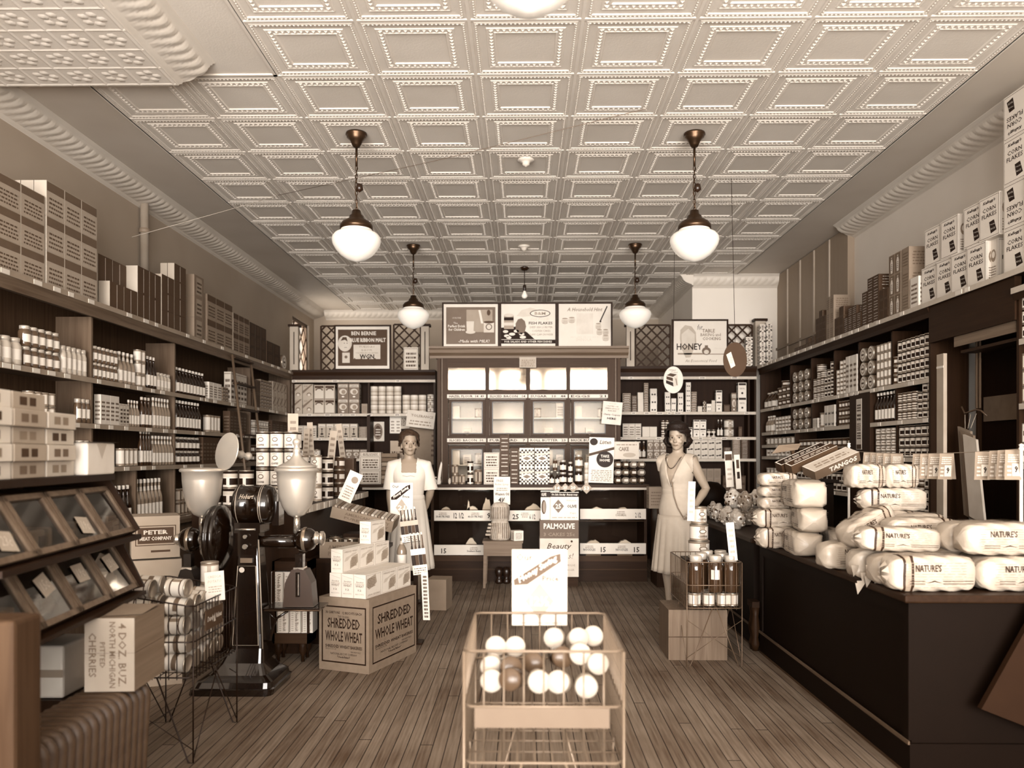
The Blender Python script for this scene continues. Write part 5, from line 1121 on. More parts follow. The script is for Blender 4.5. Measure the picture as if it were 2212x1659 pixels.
# ---------------------------------------------------------------- coffee grinder
def nb(base): b = MB(); b.M = Matrix.Translation(-Vector(base)); return b
BE, BR2, CH = BLACKENAMEL, mat(.62, .3, metal=.7), mat(.80, .22, metal=.85, var=.05)
ALU = mat(.80, .28, metal=.55, var=.04); GOLD = mat(.66, .4, metal=.4)
YG = 4.62; gx = lambda p: xy(p, YG); gz = lambda p: zy(p, YG)
base = Vector((gx(522), YG, 0)); G = tag(empty('coffee_grinder', base), 'large black electric coffee grinder with two aluminium hoppers', 'coffee grinder')
b = nb(base); hw = .225
rings = []
for z, hx, hy in ((0, hw+.012, .21), (.035, hw+.012, .21), (.04, hw, .20), (.07, hw-.01, .19), (.10, .165, .15), (.16, .125, .115), (.24, .100, .095), (.32, .092, .088), (.60, .075, .075), (.86, .058, .06), (.90, .062, .064)):
    cx = base.x+(gx(543)-base.x)*min(1, z/.25); rr = min(hx, hy)*.22; ring = []
    for sx, sy, a0 in ((1, -1, -PI/2), (1, 1, 0), (-1, 1, PI/2), (-1, -1, PI)):
        for k in range(4): a = a0+PI/2*k/3; ring.append((cx+sx*(hx-rr)+rr*math.cos(a), YG+sy*(hy-rr)+rr*math.sin(a), z))
    rings.append(ring)
b.loft(rings, BE, smooth=False); b.build('pedestal', G)
b = nb(base); f = lambda z: (gx(543), YG-.088+.03*(z-.3)/.6-.004)
def pane_line(pts, r=.004): b.tube(pts, r, GOLD, n=5)
zA, zB = .26, gz(1220)
pl = [(gx(543)-.075, YG-.101, zA), (gx(543)+.075, YG-.101, zA), (gx(543)+.052, YG-.076, zB), (gx(543)-.052, YG-.076, zB)]
b.tube(pl, .0035, GOLD, n=5, closed=True); b.tube([(gx(543)+.098, YG-.097, .24), (gx(543)+.085, YG-.085, .5), (gx(543)+.064, YG-.066, .86)], .004, GOLD, n=5)
b.disc((gx(533), YG-.082, gz(1228)), R_, U_, 0, 0, .016, W1, n=10); b.build('gilt_lines', G)
b = nb(base); b.box(gx(529), gx(554), YG-.078, YG-.070, gz(1213), gz(1203), mat(.45, .4, metal=.5)); b.build('name_plate', G)
# body: grinding disc, motor, arms
b = nb(base); zc = gz(1162); R0 = .19
b.lathe([(.0, gx(452)), (.10, gx(450)), (.15, gx(453)), (.178, gx(457)), (.186, gx(462)), (.19, gx(463)), (.19, gx(468)), (.182, gx(469)), (.182, gx(474)), (.19, gx(475)), (.19, gx(480)), (.178, gx(484)), (.13, gx(492)), (.06, gx(500)), (0, gx(500))], BE, n=40, axis='x', c=(0, YG, zc)); b.build('drive_disc', G)
b = nb(base); zm = gz(1092)
b.lathe([(0, gx(500)), (.05, gx(501)), (.095, gx(505)), (.112, gx(511)), (.118, gx(514)), (.118, gx(518)), (.112, gx(519)), (.112, gx(560)), (.118, gx(561)), (.120, gx(568)), (.114, gx(570)), (.114, gx(578)), (.10, gx(586)), (.06, gx(592)), (0, gx(593))], BE, n=40, axis='x', c=(0, YG+.05, zm))
for q in (516, 564, 568): b.lathe([(.1205, gx(q)), (.1205, gx(q)+.004)], GOLD, n=40, axis='x', c=(0, YG+.05, zm), caps=False)
b.text('Hobart', (0, YG+.05-.108, zm+.052), R_, (0, .42, .9), gx(540), 0, .085, .03, GOLD, shear=.4, bold=.02, e=.004); b.box(gx(585), gx(600), YG+.02, YG+.12, zm-.12, zm+.02, BE); b.build('motor', G)
b = nb(base); b.box(gx(515), gx(570), YG-.07, YG+.10, gz(1150), gz(1128), BE); b.tube([(gx(518), YG-.075, gz(1142)), (gx(560), YG-.075, gz(1142))], .006, CH, n=8); b.lathe([(.014, 0), (.016, .01), (0, .014)], CH, n=14, axis='y', c=(gx(541), YG-.10, gz(1178))); b.lathe([(.011, 0), (.012, .01), (0, .014)], CH, n=14, axis='y', c=(gx(541), YG-.098, gz(1157)))
b.box(gx(522), gx(563), YG-.065, YG+.065, gz(1200), gz(1150), BE); b.build('gear_housing', G)
b = nb(base)
b.lathe([(.032, gx(563)), (.034, gx(575)), (.038, gx(600)), (.038, gx(640))], BE, n=24, axis='x', c=(0, YG-.01, gz(1170)))
b.build('arm', G); b = nb(base); b.lathe([(.03, gx(425)), (.03, gx(450))], CH, n=24, axis='x', c=(0, YG-.01, gz(1166))); b.build('shaft', G)
def head(px, s, parent):
    b = nb(base); zc = gz(1166); X = gx(px)
    b.lathe([(0, X-.058*s), (.04, X-.055*s), (.062, X-.035*s), (.07, X), (.066, X+.03*s), (.05, X+.052*s), (.03, X+.06*s)][::(1 if s > 0 else -1)], BE, n=28, axis='x', c=(0, YG-.01, zc))
    b.lathe([(.072, X-.01), (.074, X), (.072, X+.01)], mat(.5, .2, metal=.7), n=28, axis='x', c=(0, YG-.01, zc), caps=False); b.build('grinding_head', parent)
head(413, -1, G); head(661, 1, G)
b = nb(base); 
b.lathe([(0, gx(703)), (.03, gx(702)), (.042, gx(699)), (.042, gx(694)), (.030, gx(692)), (.032, gx(688)), (.04, gx(686)), (.04, gx(682)), (.015, gx(680)), (.015, gx(668))], CH, n=24, axis='x', c=(0, YG-.01, gz(1163))); b.build('adjusting_knob', G)
b = nb(base); b.lathe([(0, gx(380)), (.03, gx(381)), (.034, gx(386)), (.025, gx(390)), (.03, gx(394)), (.02, gx(400))], CH, n=20, axis='x', c=(0, YG-.01, gz(1166))); b.build('adjusting_knob', G)
def hopper(px, closed, zt_, zn):
    X = gx(px); b = nb(base); zt, zb = gz(zt_), gz(zn); H = zt-zb
    b.lathe([(.0, zb), (.022, zb), (.05, zb+.05*H), (.085, zb+.22*H), (.103, zb+.45*H), (.112, zb+.75*H), (.114, zt-.025), (.125, zt-.022), (.128, zt-.012), (.122, zt-.004), (.112, zt), (.108, zt-.01), (.10, zt-.03)], ALU, n=40, c=(X, YG, 0)); b.lathe([(.02, gz(1152)), (.018, zb+.01)], CH, n=14, c=(X, YG, 0)); hp = b.build('hopper', G)
    return hp, X, zt
h1, X1, zt1 = hopper(437, False, 1011, 1117); h2, X2, zt2 = hopper(641, True, 1010, 1117)
lidp = [(.118, 0), (.12, .006), (.10, .016), (.06, .035), (.03, .06), (.02, .085), (.028, .10), (.02, .11), (.015, .125), (.024, .14), (.026, .152), (.018, .165), (0, .17)]
b = nb(base); b.lathe([(r*.95, zt2+z) for r, z in lidp], ALU, n=32, c=(X2, YG, 0)); b.build('lid', h2)
b = MB(); b.M = Matrix.Translation(-base) @ Matrix.Translation((gx(489), YG, gz(975))) @ Matrix.Rotation(math.radians(53), 4, 'Z') @ Matrix.Rotation(math.radians(101), 4, 'Y')
b.lathe([(0, -.004), (.10, -.004), (.112, 0)]+[(r*.95, z) for r, z in lidp], ALU, n=32); b.build('lid', h1)
def bagger(px, big):
    X = gx(px); b = nb(base); zt, zb = gz(1226), gz(1308) if big else gz(1292); w = .088 if big else .068
    b.box(X-.022, X+.022, YG-.05, YG+.0, gz(1226), gz(1196), BE); b.box(X-.03, X+.03, YG-.06, YG+.01, gz(1229), gz(1224), CH)
    pts = [(X-w, zb)]+[(X-w+(.012*k), zb+(zt-zb)*(.5+.12*k)) for k in range(1, 3)]+[(X-w*.45, zt-.008), (X, zt), (X+w*.45, zt-.008)]+[(X+w-.012*k, zb+(zt-zb)*(.5+.12*k)) for k in (2, 1)]+[(X+w, zb)]
    b.prism(pts, YG-.07, YG+.04, mat(.16, .4) if big else BE); 
    if big: b.box(X-.012, X+.012, YG-.078, YG-.069, zb+.06, zt-.02, BE); b.box(X+.002, X+.008, YG-.081, YG-.077, zb+.07, zt-.03, CH)
    b.build('bag_chute', G)
bagger(651, True); bagger(412, False)
b = nb(base); b.box(gx(580), gx(700), YG-.10, YG+.10, gz(1314), gz(1309), BE); b.tube([(gx(583), YG-.1, gz(1313)), (gx(700), YG-.1, gz(1313))], .005, mat(.3, .3, metal=.7), n=6)
b.tube([(gx(630), YG-.08, gz(1316)), (gx(608), YG-.08, gz(1330)), (gx(596), YG-.06, gz(1352)), (gx(590), YG-.05, gz(1380)), (gx(570), YG-.04, gz(1384))], .008, BE, n=6); b.tube([(gx(590), YG-.09, gz(1316)), (gx(606), YG-.09, gz(1334))], .005, BE, n=5); b.build('tray', G)
# ---------------------------------------------------------------- cracker rack behind the grinder
YR = 5.14; rx_ = lambda p: xy(p, YR); rz_ = lambda p: zy(p, YR); base2 = Vector((rx_(626), YR, 0))
RK = tag(empty('cracker_rack', base2), 'small dark wooden cracker rack with turned legs behind the grinder', 'rack')
b = nb(base2); x0, x1 = rx_(588), rx_(668)
b.box(x0, x1, YR, YR+.17, rz_(1392), rz_(1370), wood(.24, 'X')); b.box(x0, x1, YR, YR+.17, rz_(1316), rz_(1306), DW); b.box(x0, x1, YR, YR+.17, rz_(1234), rz_(1214), DW)
for x in (x0, x1-.015): b.box(x, x+.015, YR, YR+.17, rz_(1392), rz_(1214), DWZ)
b.box(x0, x1, YR+.16, YR+.17, rz_(1392), rz_(1214), DWZ); b.build('case', RK)
for x, y in ((x0+.03, YR+.03), (x1-.05, YR+.03), (x0+.03, YR+.14), (x1-.05, YR+.14)):
    b = nb(base2); zt = rz_(1392); b.lathe([(.012, 0), (.01, zt*.3), (.03, zt*.6), (.024, zt*.8), (.03, zt)], DWZ, n=12, c=(x, y, 0)); b.build('leg', RK)
def biscuit(nm, x, z, h, label):
    key = ('uneeda', h)
    if key not in _meshes:
        b = MB(); w = .075; b.box(-w/2, w/2, 0, .12, 0, h, W1); o = (0, 0, 0)
        b.decal(o, R_, U_, -w*.46, -w*.40, .005, h-.005, D1); b.text('Uneeda Biscuit', o, R_, U_, w*.18, h*.5, h*.86, w*.30, G3, ang=-PI/2, bold=.02); b.lines(o, R_, U_, -w*.3, -w*.1, h*.08, h*.92, 9, G1, seed=2)
        _meshes[key] = b.mesh('carton')
    o = bpy.data.objects.new('cracker_package', _meshes[key]); C.objects.link(o); o.location = (x, YR+.012, z); tag(o, label, 'box', 'cracker packages in the rack')
for i, q in enumerate((600, 616, 632)): biscuit('a', rx_(q-3)+(.0 if i == 0 else (i*.03)), rz_(1306)+.001, (rz_(1234)-rz_(1306))-.01, ('first', 'second', 'third')[i]+' white cracker package from left on the rack upper shelf')
for i in range(3): biscuit('b', rx_(609)+.08*i, rz_(1370)+.001, (rz_(1316)-rz_(1370))-.01, ('first', 'second', 'third')[i]+' white cracker package from left on the rack lower shelf')
# ---------------------------------------------------------------- big carton with small boxes on it
near = Vector((at_z(797, 1457, 0).x, at_z(797, 1457, 0).y, 0)); RZ = math.radians(-21)
w, d, h = .365, .60, .455
b = MB(); b.box(-w, 0, 0, d, 0, h, CARD); b.box(-w-.001, .001, d*.0+.0, d, h, h+.002, CARD); b.box(-w/2-.03, -w/2+.03, -.0008, 0, h*.0, h, mat(.5, .8)) if False else None
def d_shred(b, o, r, u, x0, x1, z1, main):
    B_ = mat(.12, .8); W_ = x1-x0; H_ = z1
    t = .009
    for (a, c, e, f_) in ((x0, x1, .05, .05+t), (x0, x1, H_-.05-t, H_-.05), (x0, x0+t, .05, H_-.05), (x1-t, x1, .05, H_-.05)): b.decal(o, r, u, a, c, e, f_, B_)
    cx = (x0+x1)/2; ww = W_-.05
    if main: b.text('36 CARTONS   12 BISCUITS EACH', o, r, u, cx, H_*.80, ww*.96, .016, B_, bold=.02); b.text('THE ORIGINAL', o, r, u, cx, H_*.745, ww*.3, .014, B_)
    b.text('SHREDDED', o, r, u, cx, H_*.655 if main else H_*.70, ww*.86, H_*.14, B_, bold=.02); b.text('WHOLE WHEAT', o, r, u, cx, H_*.475 if main else H_*.50, ww*.98, H_*.145, B_, bold=.02)
    b.text('SHREDDED WHEAT BAKERIES', o, r, u, cx, H_*.335, ww*.98, .020, B_, bold=.02); b.text('PRODUCTS OF', o, r, u, cx-ww*.34, H_*.295, ww*.28, .010, B_); b.text('NIAGARA FALLS', o, r, u, cx+ww*.32, H_*.275, ww*.26, .010, B_)
    b.text('NATIONAL BISCUIT COMPANY', o, r, u, cx, H_*.235, ww*.7, .013, B_); b.text('"Uneeda Bakers"', o, r, u, cx, H_*.195, ww*.34, .013, B_, bold=.02)
d_shred(b, (0, -.0003, 0), R_, U_, -w+.02, -.02, h, True); d_shred(b, (.0003, 0, 0), (0, 1, 0), U_, .04, d-.02, h, False)
sb = b.build('shredded_wheat_carton', None, near, RZ); tag(sb, 'large cardboard carton lettered SHREDDED WHOLE WHEAT standing on the floor', 'box')
def wheatbox(lx, ly, t, label, flip=False):
    bw, bd, bh = .085, .186, .148
    key = 'wheat%d' % flip
    if key not in _meshes:
        b = MB(); b.box(-bw/2, bw/2, -bd/2, bd/2, 0, bh, W1); o = (0, -bd/2, 0)
        for i, (t_, ww, hh) in enumerate((('Shredded', .6, .06), ('WHEAT', .7, .10), ('12', .3, .08))): b.text(t_, o, R_, U_, 0, bh*(.68-.17*i), bw*ww, bh*hh, G3, bold=.01)
        b.text('SHREDDED', o, R_, U_, 0, bh*.60, bw*.8, bh*.05, G2); b.text('BISCUITS', o, R_, U_, 0, bh*.17, bw*.7, bh*.05, G2)
        b.tube([(-bw*.45, -bd/2-.0004, bh*.92), (bw*.4, -bd/2-.0004, bh*.80)], .0008, G1, n=3)
        o = (bw/2, 0, 0); r = (0, 1, 0)
        for (a, c, e, f_) in ((-.47, .47, .03, .04), (-.47, .47, .95, .96), (-.47, -.46, .03, .96), (.46, .47, .03, .96)): b.decal(o, r, U_, bd*a, bd*c, bh*e, bh*f_, G2)
        if not flip:
            b.text('SHREDDED WHEAT', o, r, U_, 0, bh*.86, bd*.8, bh*.08, G2); b.pdecal(o, r, U_, [(-.05*bd, bh*.10), (-.05*bd, bh*.42), (.10*bd, bh*.62), (.42*bd, bh*.70), (.44*bd, bh*.34), (.30*bd, bh*.22)], G1); b.lines(o, r, U_, bd*.0, bd*.36, bh*.2, bh*.6, 7, G3, e=.0013)
            b.pdecal(o, r, U_, [(-.40*bd, bh*.45), (-.3*bd, bh*.62), (-.05*bd, bh*.68), (.1*bd, bh*.76), (.38*bd, bh*.78), (.30*bd, bh*.70), (-.05*bd, bh*.6), (-.2*bd, bh*.48)], mat(.75, .6))
        else:
            b.pdecal(o, r, U_, [(-.44*bd, bh*.5), (-.40*bd, bh*.80), (.12*bd, bh*.95), (.2*bd, bh*.6), (.0, bh*.45), (-.3*bd, bh*.36)], G1); b.lines(o, r, U_, -bd*.4, bd*.1, bh*.45, bh*.85, 6, G3, e=.0013); b.text('SHREDDED WHEAT', o, r, U_, 0, bh*.12, bd*.8, bh*.08, G2, ang=PI)
        _meshes[key] = b.mesh('carton')
    o = bpy.data.objects.new('cereal_box', _meshes[key]); C.objects.link(o); M = Matrix.Rotation(RZ, 4, 'Z'); o.location = near+M @ Vector((lx, ly, h+.003+t*.1485)); o.rotation_euler.z = RZ
    tag(o, label, 'cereal box', 'small shredded wheat boxes on the big carton')
for i in range(3):
    for j in range(3):
        wheatbox(-.03-.045-.089*(2-i), .012+.095+.19*j, 0, 'small wheat box, bottom layer, %s column from left, %s row from front' % (ORD[i], ORD[j]), flip=(i == 2 and j == 0))
for j in range(3): wheatbox(-.255, .03+.095+.19*j, 1, 'small wheat box of the second layer, %s from the front' % ORD[j])
wheatbox(-.255, .455, 2, 'topmost single small wheat box on the carton pile')
# ---------------------------------------------------------------- wire baskets
def basket(name, label, x0, x1, y0, y1, zr, zm, zb, wm, tilt=0.0, cat='basket', step=.034, r=.0022, R=.0035):
    cx, cy = (x0+x1)/2, (y0+y1)/2; bs = Vector((cx, cy, 0)); g = tag(empty(name, bs), label, cat); fl = .0
    zt = lambda x: zr+tilt*(x1-x)/(x1-x0)
    for z_, nm in ((0, 'top_rim'), (1, 'middle_rim'), (2, 'bottom_rim')):
        b = nb(bs); zz_ = {0: None, 1: zm, 2: zb}[z_]; f = (lambda x: zt(x)) if z_ == 0 else (lambda x: zz_)
        c = .02; P_ = [(x0+c, y0), (x1-c, y0), (x1, y0+c), (x1, y1-c), (x1-c, y1), (x0+c, y1), (x0, y1-c), (x0, y0+c)]
        b.tube([(x, y, f(x)) for x, y in P_], R, wm, n=6, closed=True); b.build(nm, g)
    for side in ('front', 'back', 'right', 'left'):
        b = nb(bs); L_ = (x1-x0) if side in ('front', 'back') else (y1-y0); n = int(L_/step)
        for i in range(1, n):
            t = i/n
            if side in ('front', 'back'): x = x0+(x1-x0)*t; y = y0 if side == 'front' else y1
            else: y = y0+(y1-y0)*t; x = x1 if side == 'right' else x0
            b.tube([(x, y, zb-.01), (x, y, zt(x))], r, wm, n=5)
        b.build('side_wires', g)
    b = nb(bs)
    for i in range(1, 9): x = x0+(x1-x0)*i/9; b.tube([(x, y0, zb), (x, y1, zb)], r, wm, n=4)
    for i in range(1, 6): y = y0+(y1-y0)*i/6; b.tube([(x0, y, zb-.002), (x1, y, zb-.002)], r, wm, n=4)
    b.build('floor_grid', g)
    for (x, y, sx, sy) in ((x0, y0, 1, 1), (x1, y0, -1, 1), (x0, y1, 1, -1), (x1, y1, -1, -1)):
        b = nb(bs); b.tube([(x, y, zt(x)), (x, y, .004), (x+sx*.02, y, .004), (x+sx*.16, y, zb)], R, wm, n=6); b.tube([(x, y+sy*.002, .02), (x, y+sy*.30, zb)], R*.8, wm, n=5); b.tube([(x, y, .30), (x+sx*(x1-x0), y+sy*.0, .06)] if sy > 0 else [(x, y, .25), (x, y-.1, .30)], R*.6, wm, n=5); b.build('leg', g)
    return g, bs
WB = mat(.12, .35, metal=.5)
BL0 = basket('wire_basket', 'black wire dump basket full of cans beside the coffee grinder', -1.80, -1.44, 3.45, 3.98, .685, .53, .375, WB, tilt=.055)
def tossed(n, x0, x1, y0, y1, z0, dz, kinds, w, h, seed, label, per=9, cat='can', grp='tossed cans in the black basket'):
    rd = random.Random(seed); k = 0
    cols, rowsn = int((x1-x0)/(h*1.12)), int((y1-y0)/(w*1.08))
    lay = 0
    while k < n:
        for j in range(rowsn):
            for i in range(cols):
                if k >= n: break
                x = x0+(x1-x0)*(i+.5)/cols; y = y0+(y1-y0)*(j+.5)/rowsn; z = z0+w/2+lay*dz
                o = bpy.data.objects.new('tin_can', kmesh(kinds[rd.randrange(len(kinds))], w, h, w)); C.objects.link(o)
                tilt_ = PI/2+rd.uniform(-.12, .12); az = rd.choice((0, PI))+rd.uniform(-.12, .12)
                M = Matrix.Translation((x+rd.uniform(-.005, .005), y+rd.uniform(-.004, .004), z)) @ Matrix.Rotation(az, 4, 'Z') @ Matrix.Rotation(tilt_, 4, 'Y') @ Matrix.Rotation(rd.uniform(0, 6.28), 4, 'Z') @ Matrix.Translation((0, 0, -h/2)); o.matrix_world = M
                tag(o, '%s, %s layer, %s row back, %s across' % (label, ORD[lay], ORD[j], ORD[i]), cat, grp); k += 1
        lay += 1
tossed(43, -1.78, -1.46, 3.475, 3.955, .383, .083, ['can_white', 'can_band', 'can_pale'], .082, .098, 4, 'white can lying in black basket')
o = put('can_white', (-1.53, 3.86, .718), .3, .085, .11, 0, 'white can standing upright on the pile in the black basket')
def d_carrots(b, o, r, u, w, h):
    b.text('CRESCA', o, r, u, 0, h*.33, w*.7, h*.08, G1); b.text('POTATO', o, r, u, 0, h*.17, w*.7, h*.09, G1, shear=.2); b.lines(o, r, u, -w*.35, w*.35, -h*.2, h*.05, 3, G1); b.pdecal(o, r, u, [(0, -h*.28), (w*.1, -h*.42), (-w*.1, -h*.42)], G1)
sheet('price_card', 444, 484, 1236, 1300, 3.75, W1, d_carrots, 'white handwritten card standing in the black wire basket', rot=-.05, yaw=.5)
b = MB(); b.box(0, .004, -.10, .10, -.045, .045, mat(.24, .6)); b.text('Dandy   Values', (.004, 0, 0), (0, 1, 0), U_, 0, 0, .17, .03, W1, shear=.2, bold=.02); b.pdecal((.004, 0, 0), (0, 1, 0), U_, [(-.01, -.02), (.0, .02), (.01, -.02)], W1)
tag(b.build('basket_plate', None, (-1.432, 3.66, .60)), 'dark plate with pale script fixed to the black basket side', 'sign')
# front basket, wide and pale
WP = mat(.46, .4, metal=.4)
FB = basket('wire_basket', 'pale wire dump basket of jars in the foreground centre', xy(1027, 2.72), xy(1305, 2.72), 2.19, 2.72, .808, .655, .50, WP, step=.05, r=.0025, R=.0045)
fx0, fx1 = xy(1027, 2.72), xy(1305, 2.72)
rd = random.Random(3)
for k, (px, py, Y, kd) in enumerate(((1071, 1398, 2.58, 'pale'), (1112, 1398, 2.58, 'pale'), (1200, 1378, 2.62, 'pale'), (1245, 1382, 2.60, 'pale'), (1285, 1376, 2.62, 'pale'), (1062, 1436, 2.45, 'pale'), (1252, 1410, 2.46, 'pale'), (1155, 1430, 2.5, 'dark'), (1100, 1440, 2.42, 'dark'), (1060, 1470, 2.36, 'pale'), (1107, 1466, 2.34, 'dark'), (1163, 1470, 2.34, 'pale'), (1210, 1474, 2.33, 'pale'), (1265, 1480, 2.33, 'pale'), (1210, 1418, 2.48, 'dark'), (1285, 1432, 2.44, 'pale'))):
    key = 'cream'+kd
    if key not in _meshes:
        b = MB(); lid = mat(.74, .4, var=.05) if kd == 'pale' else mat(.30, .3); gl = mat(.70, .15, coat=.4) if kd == 'pale' else mat(.12, .15, coat=.4); r = .032
        b.lathe([(0, -.04), (r*.9, -.04), (r, -.034), (r, .012), (r*.92, .018), (r*1.03, .018), (r*1.04, .036), (r*.95, .042), (0, .042)], [gl, gl, gl, gl, lid, lid, lid, lid], n=20); _meshes[key] = b.mesh('jar')
    o = bpy.data.objects.new('cream_jar', _meshes[key]); C.objects.link(o); p = at_y(px, py, Y); p.z = max(p.z, .545); p.x = min(max(p.x, fx0+.045), fx1-.045); o.location = p
    if p.z < .60: p.z = .545+.0; o.location = p
    o.rotation_euler = (PI/2-.25+rd.uniform(-.15, .15), 0, rd.uniform(-.25, .25))
    tag(o, ('white-lidded' if kd == 'pale' else 'dark')+' jar in the front wire basket, '+('rear left', 'rear second', 'rear centre-right', 'rear second from right', 'rear right corner', 'middle left', 'middle right', 'dark centre', 'dark left', 'front left', 'front second', 'front centre', 'front fourth', 'front right', 'dark right', 'right side edge')[k]+' of heap', 'jar', 'jars heaped in the front basket')
def price_card(name, px0, px1, py0, py1, Y, label, num, tone, rot=0.0, yaw=0.0):
    BM = mat(tone, .7)
    def d(b, o, r, u, w, h):
        b.text('Our', o, r, u, -w*.27, h*.40, w*.30, h*.09, BM, bold=.01); b.pdecal(o, r, u, [(-w*.47, h*.10), (w*.20, h*.41), (w*.38, h*.45), (w*.39, h*.34), (-w*.22, h*.04), (-w*.46, h*.03)], BM)
        b.text('Money Saving', o, r, u, -w*.03, h*.235, w*.82, h*.10, W1, ang=math.atan2(h*.33, w*.75), shear=.3, bold=.03, e=.0016); b.text('Price', o, r, u, w*.20, h*.12, w*.30, h*.075, BM, bold=.02)
        DM = mat(.80 if tone > .4 else .6, .7); b.pdecal(o, r, u, [(0, h*.06), (w*.26, -h*.18), (0, -h*.42), (-w*.26, -h*.18)], DM); b.text(num, o, r, u, 0, -h*.18, w*.34, h*.13, W1, bold=.03, e=.0016); b.lines(o, r, u, -w*.4, w*.4, -h*.47, -h*.455, 1, BM)
    return sheet(name, px0, px1, py0, py1, Y, mat(.80, .7, var=.03) if tone > .2 else W1, d, label, rot=rot, yaw=yaw)
price_card('price_card', 1106, 1225, 1187, 1351, 2.735, 'large white price card clipped to the front wire basket', '12½', .30)
b = MB(); b.box(fx0+.03, fx1-.04, 2.186, 2.194, .6, .655, mat(.40, .6)); tag(b.build('basket_plate', None, (0, -.006, 0)), 'pale blank plate fixed across the front basket', 'sign')
# right basket with jars over the crate
YK2 = 5.06; x0, x1 = xy(1484, YK2), xy(1603, YK2)
WR = mat(.34, .4, metal=.4)
RB = basket('wire_basket', 'dull wire dump basket of big jars beside the right counter', x0, x1, YK2, 5.62, .665, .52, .375, WR)
b = MB(); b.box(.985, 1.37, 5.235, 5.59, 0, .33, wood(.33, 'Z', .6)); b.box(.985, 1.37, 5.230, 5.235, .15, .155, D1)
CR = tag(b.build('wooden_crate', None, (-.03, 0, 0)), 'brown wooden crate on the floor under the jar basket', 'crate')
for k, (px, Y) in enumerate(((1503, 5.13), (1545, 5.13), (1586, 5.13), (1515, 5.26), (1560, 5.26), (1527, 5.40), (1580, 5.40))):
    X = xy(px, Y); o = put('jar_big', (min(max(X, x0+.053), x1-.053), Y, .383+.085), 0, .098, .235 if k == 1 else .234, 0, 'big dark glass jar in the jar basket, '+('front left', 'front with white label', 'front right', 'second row left', 'second row right', 'third row left', 'back right')[k], 'big jars in the basket')
for k, (px, Y) in enumerate(((1500, 5.13), (1531, 5.13), (1561, 5.13), (1592, 5.13), (1505, 5.26), (1550, 5.27), (1527, 5.42), (1580, 5.43))):
    X = xy(px, Y); put('can_white', (min(max(X, x0+.047), x1-.047), Y, .381), k, .082, .083, 0, 'white can under the big jars, '+('front left', 'front second', 'front third', 'front right corner', 'second row left', 'second row right', 'third row', 'back row right')[k], 'cans under the big jars')
for k, (py, ww, hh) in enumerate(((1200, 0, 0),)): pass
zst = .385+.0; tx, ty = xy(1511, 5.78), 5.80
b = MB(); b.cbox(0, 0, 0, .22, .22, .60, DWZ); tag(b.build('display_stand', None, (tx, ty, 0)), 'dark stand carrying the three stacked white cans', 'stand')
z = .601
for k, (w_, h_) in enumerate(((.155, .125), (.135, .12), (.115, .125))):
    put('can_white', (tx+.0, ty, z), .2, w_, h_, 0, ('largest bottom', 'middle', 'smallest top')[k]+' white can of the tower behind the jar basket', 'white can tower'); z += h_+.001
sheet('price_card', 1486, 1501, 1040, 1125, 5.62, W1, lambda b, o, r, u, w, h: b.lines(o, r, u, -w*.3, w*.3, -h*.3, h*.4, 5, G1), 'tall white card edge-on beside the white can tower', rot=.03, yaw=-.3)
sheet('price_card', 1572, 1589, 1128, 1210, 5.10, W1, lambda b, o, r, u, w, h: b.lines(o, r, u, -w*.3, w*.3, -h*.3, h*.4, 5, G1), 'narrow white card standing on the jar basket right side', rot=-.10, yaw=-.3)
# ---------------------------------------------------------------- radiator, cherry box, wooden post
RADM = mat(.25, .45, var=.35, scale=25, bump=.1)
xr = -1.40; RD = tag(empty('radiator', (xr-.1, 2.7, 0)), 'cast iron radiator with bulging sections under the cherry box', 'radiator')
def radsec(y):
    b = MB(); t = .021; X0, X1, Z0, Z1_ = -.13, .10, .06, .50
    rings = []
    for k in range(-4, 5):
        q = k/4; s = math.sqrt(max(0, 1-q*q)); ins = .035*(1-s); yy = t*q; ring = []
        for cx, cz, a0 in ((X1-.05, Z1_-.05, 0), (X0+.05, Z1_-.05, PI/2), (X0+.05, Z0+.03, PI), (X1-.05, Z0+.03, 1.5*PI)):
            rr = (.05 if a0 < PI else .03)-ins*.8
            for j in range(4): a = a0+PI/2*j/3; ring.append((cx+rr*math.cos(a), yy, cz+rr*math.sin(a)))
        rings.append(ring)
    b.loft(rings, RADM); b.tube([(0.0, -.026, .44), (0.0, .026, .44)], .02, RADM, n=8); b.tube([(0.0, -.026, .12), (0.0, .026, .12)], .02, RADM, n=8); return b
sec = radsec(0)
me = sec.mesh('section')
for i in range(16):
    o = bpy.data.objects.new('section', me); C.objects.link(o); o.parent = RD; o.location = (.0, 2.99-.0235-.0455*i-2.7, 0); o.scale = (1, 1, 1)
for s_ in (2.95, 2.36): b = MB(); b.box(-.09, -.05, s_-2.7-.012, s_-2.7+.012, 0, .08, RADM); b.box(.02, .06, s_-2.7-.012, s_-2.7+.012, 0, .08, RADM); b.build('foot', RD)
b = MB(); w, d, h = .175, .27, .262
b.box(-w/2, w/2, -d/2, d/2, 0, h, wood(.42, 'Y', .7, contrast=.2), alt={'y': mat(.66, .7, var=.1)}); b.box(-w/2-.001, w/2+.001, -d/2, d/2, h*.52, h*.525, D1)
o_ = (0, -d/2, 0)
for i, (t, hh) in enumerate((('4 DOZ. BUZ.', .028), ('NORTH MICHIGAN', .022), ('PITTED', .018), ('CHERRIES', .026))): b.text(t, o_, R_, U_, w*(.26-.20*i), h*.5, h*(.86, .90, .35, .60)[i], hh, mat(.38, .7), ang=-PI/2, bold=.01)
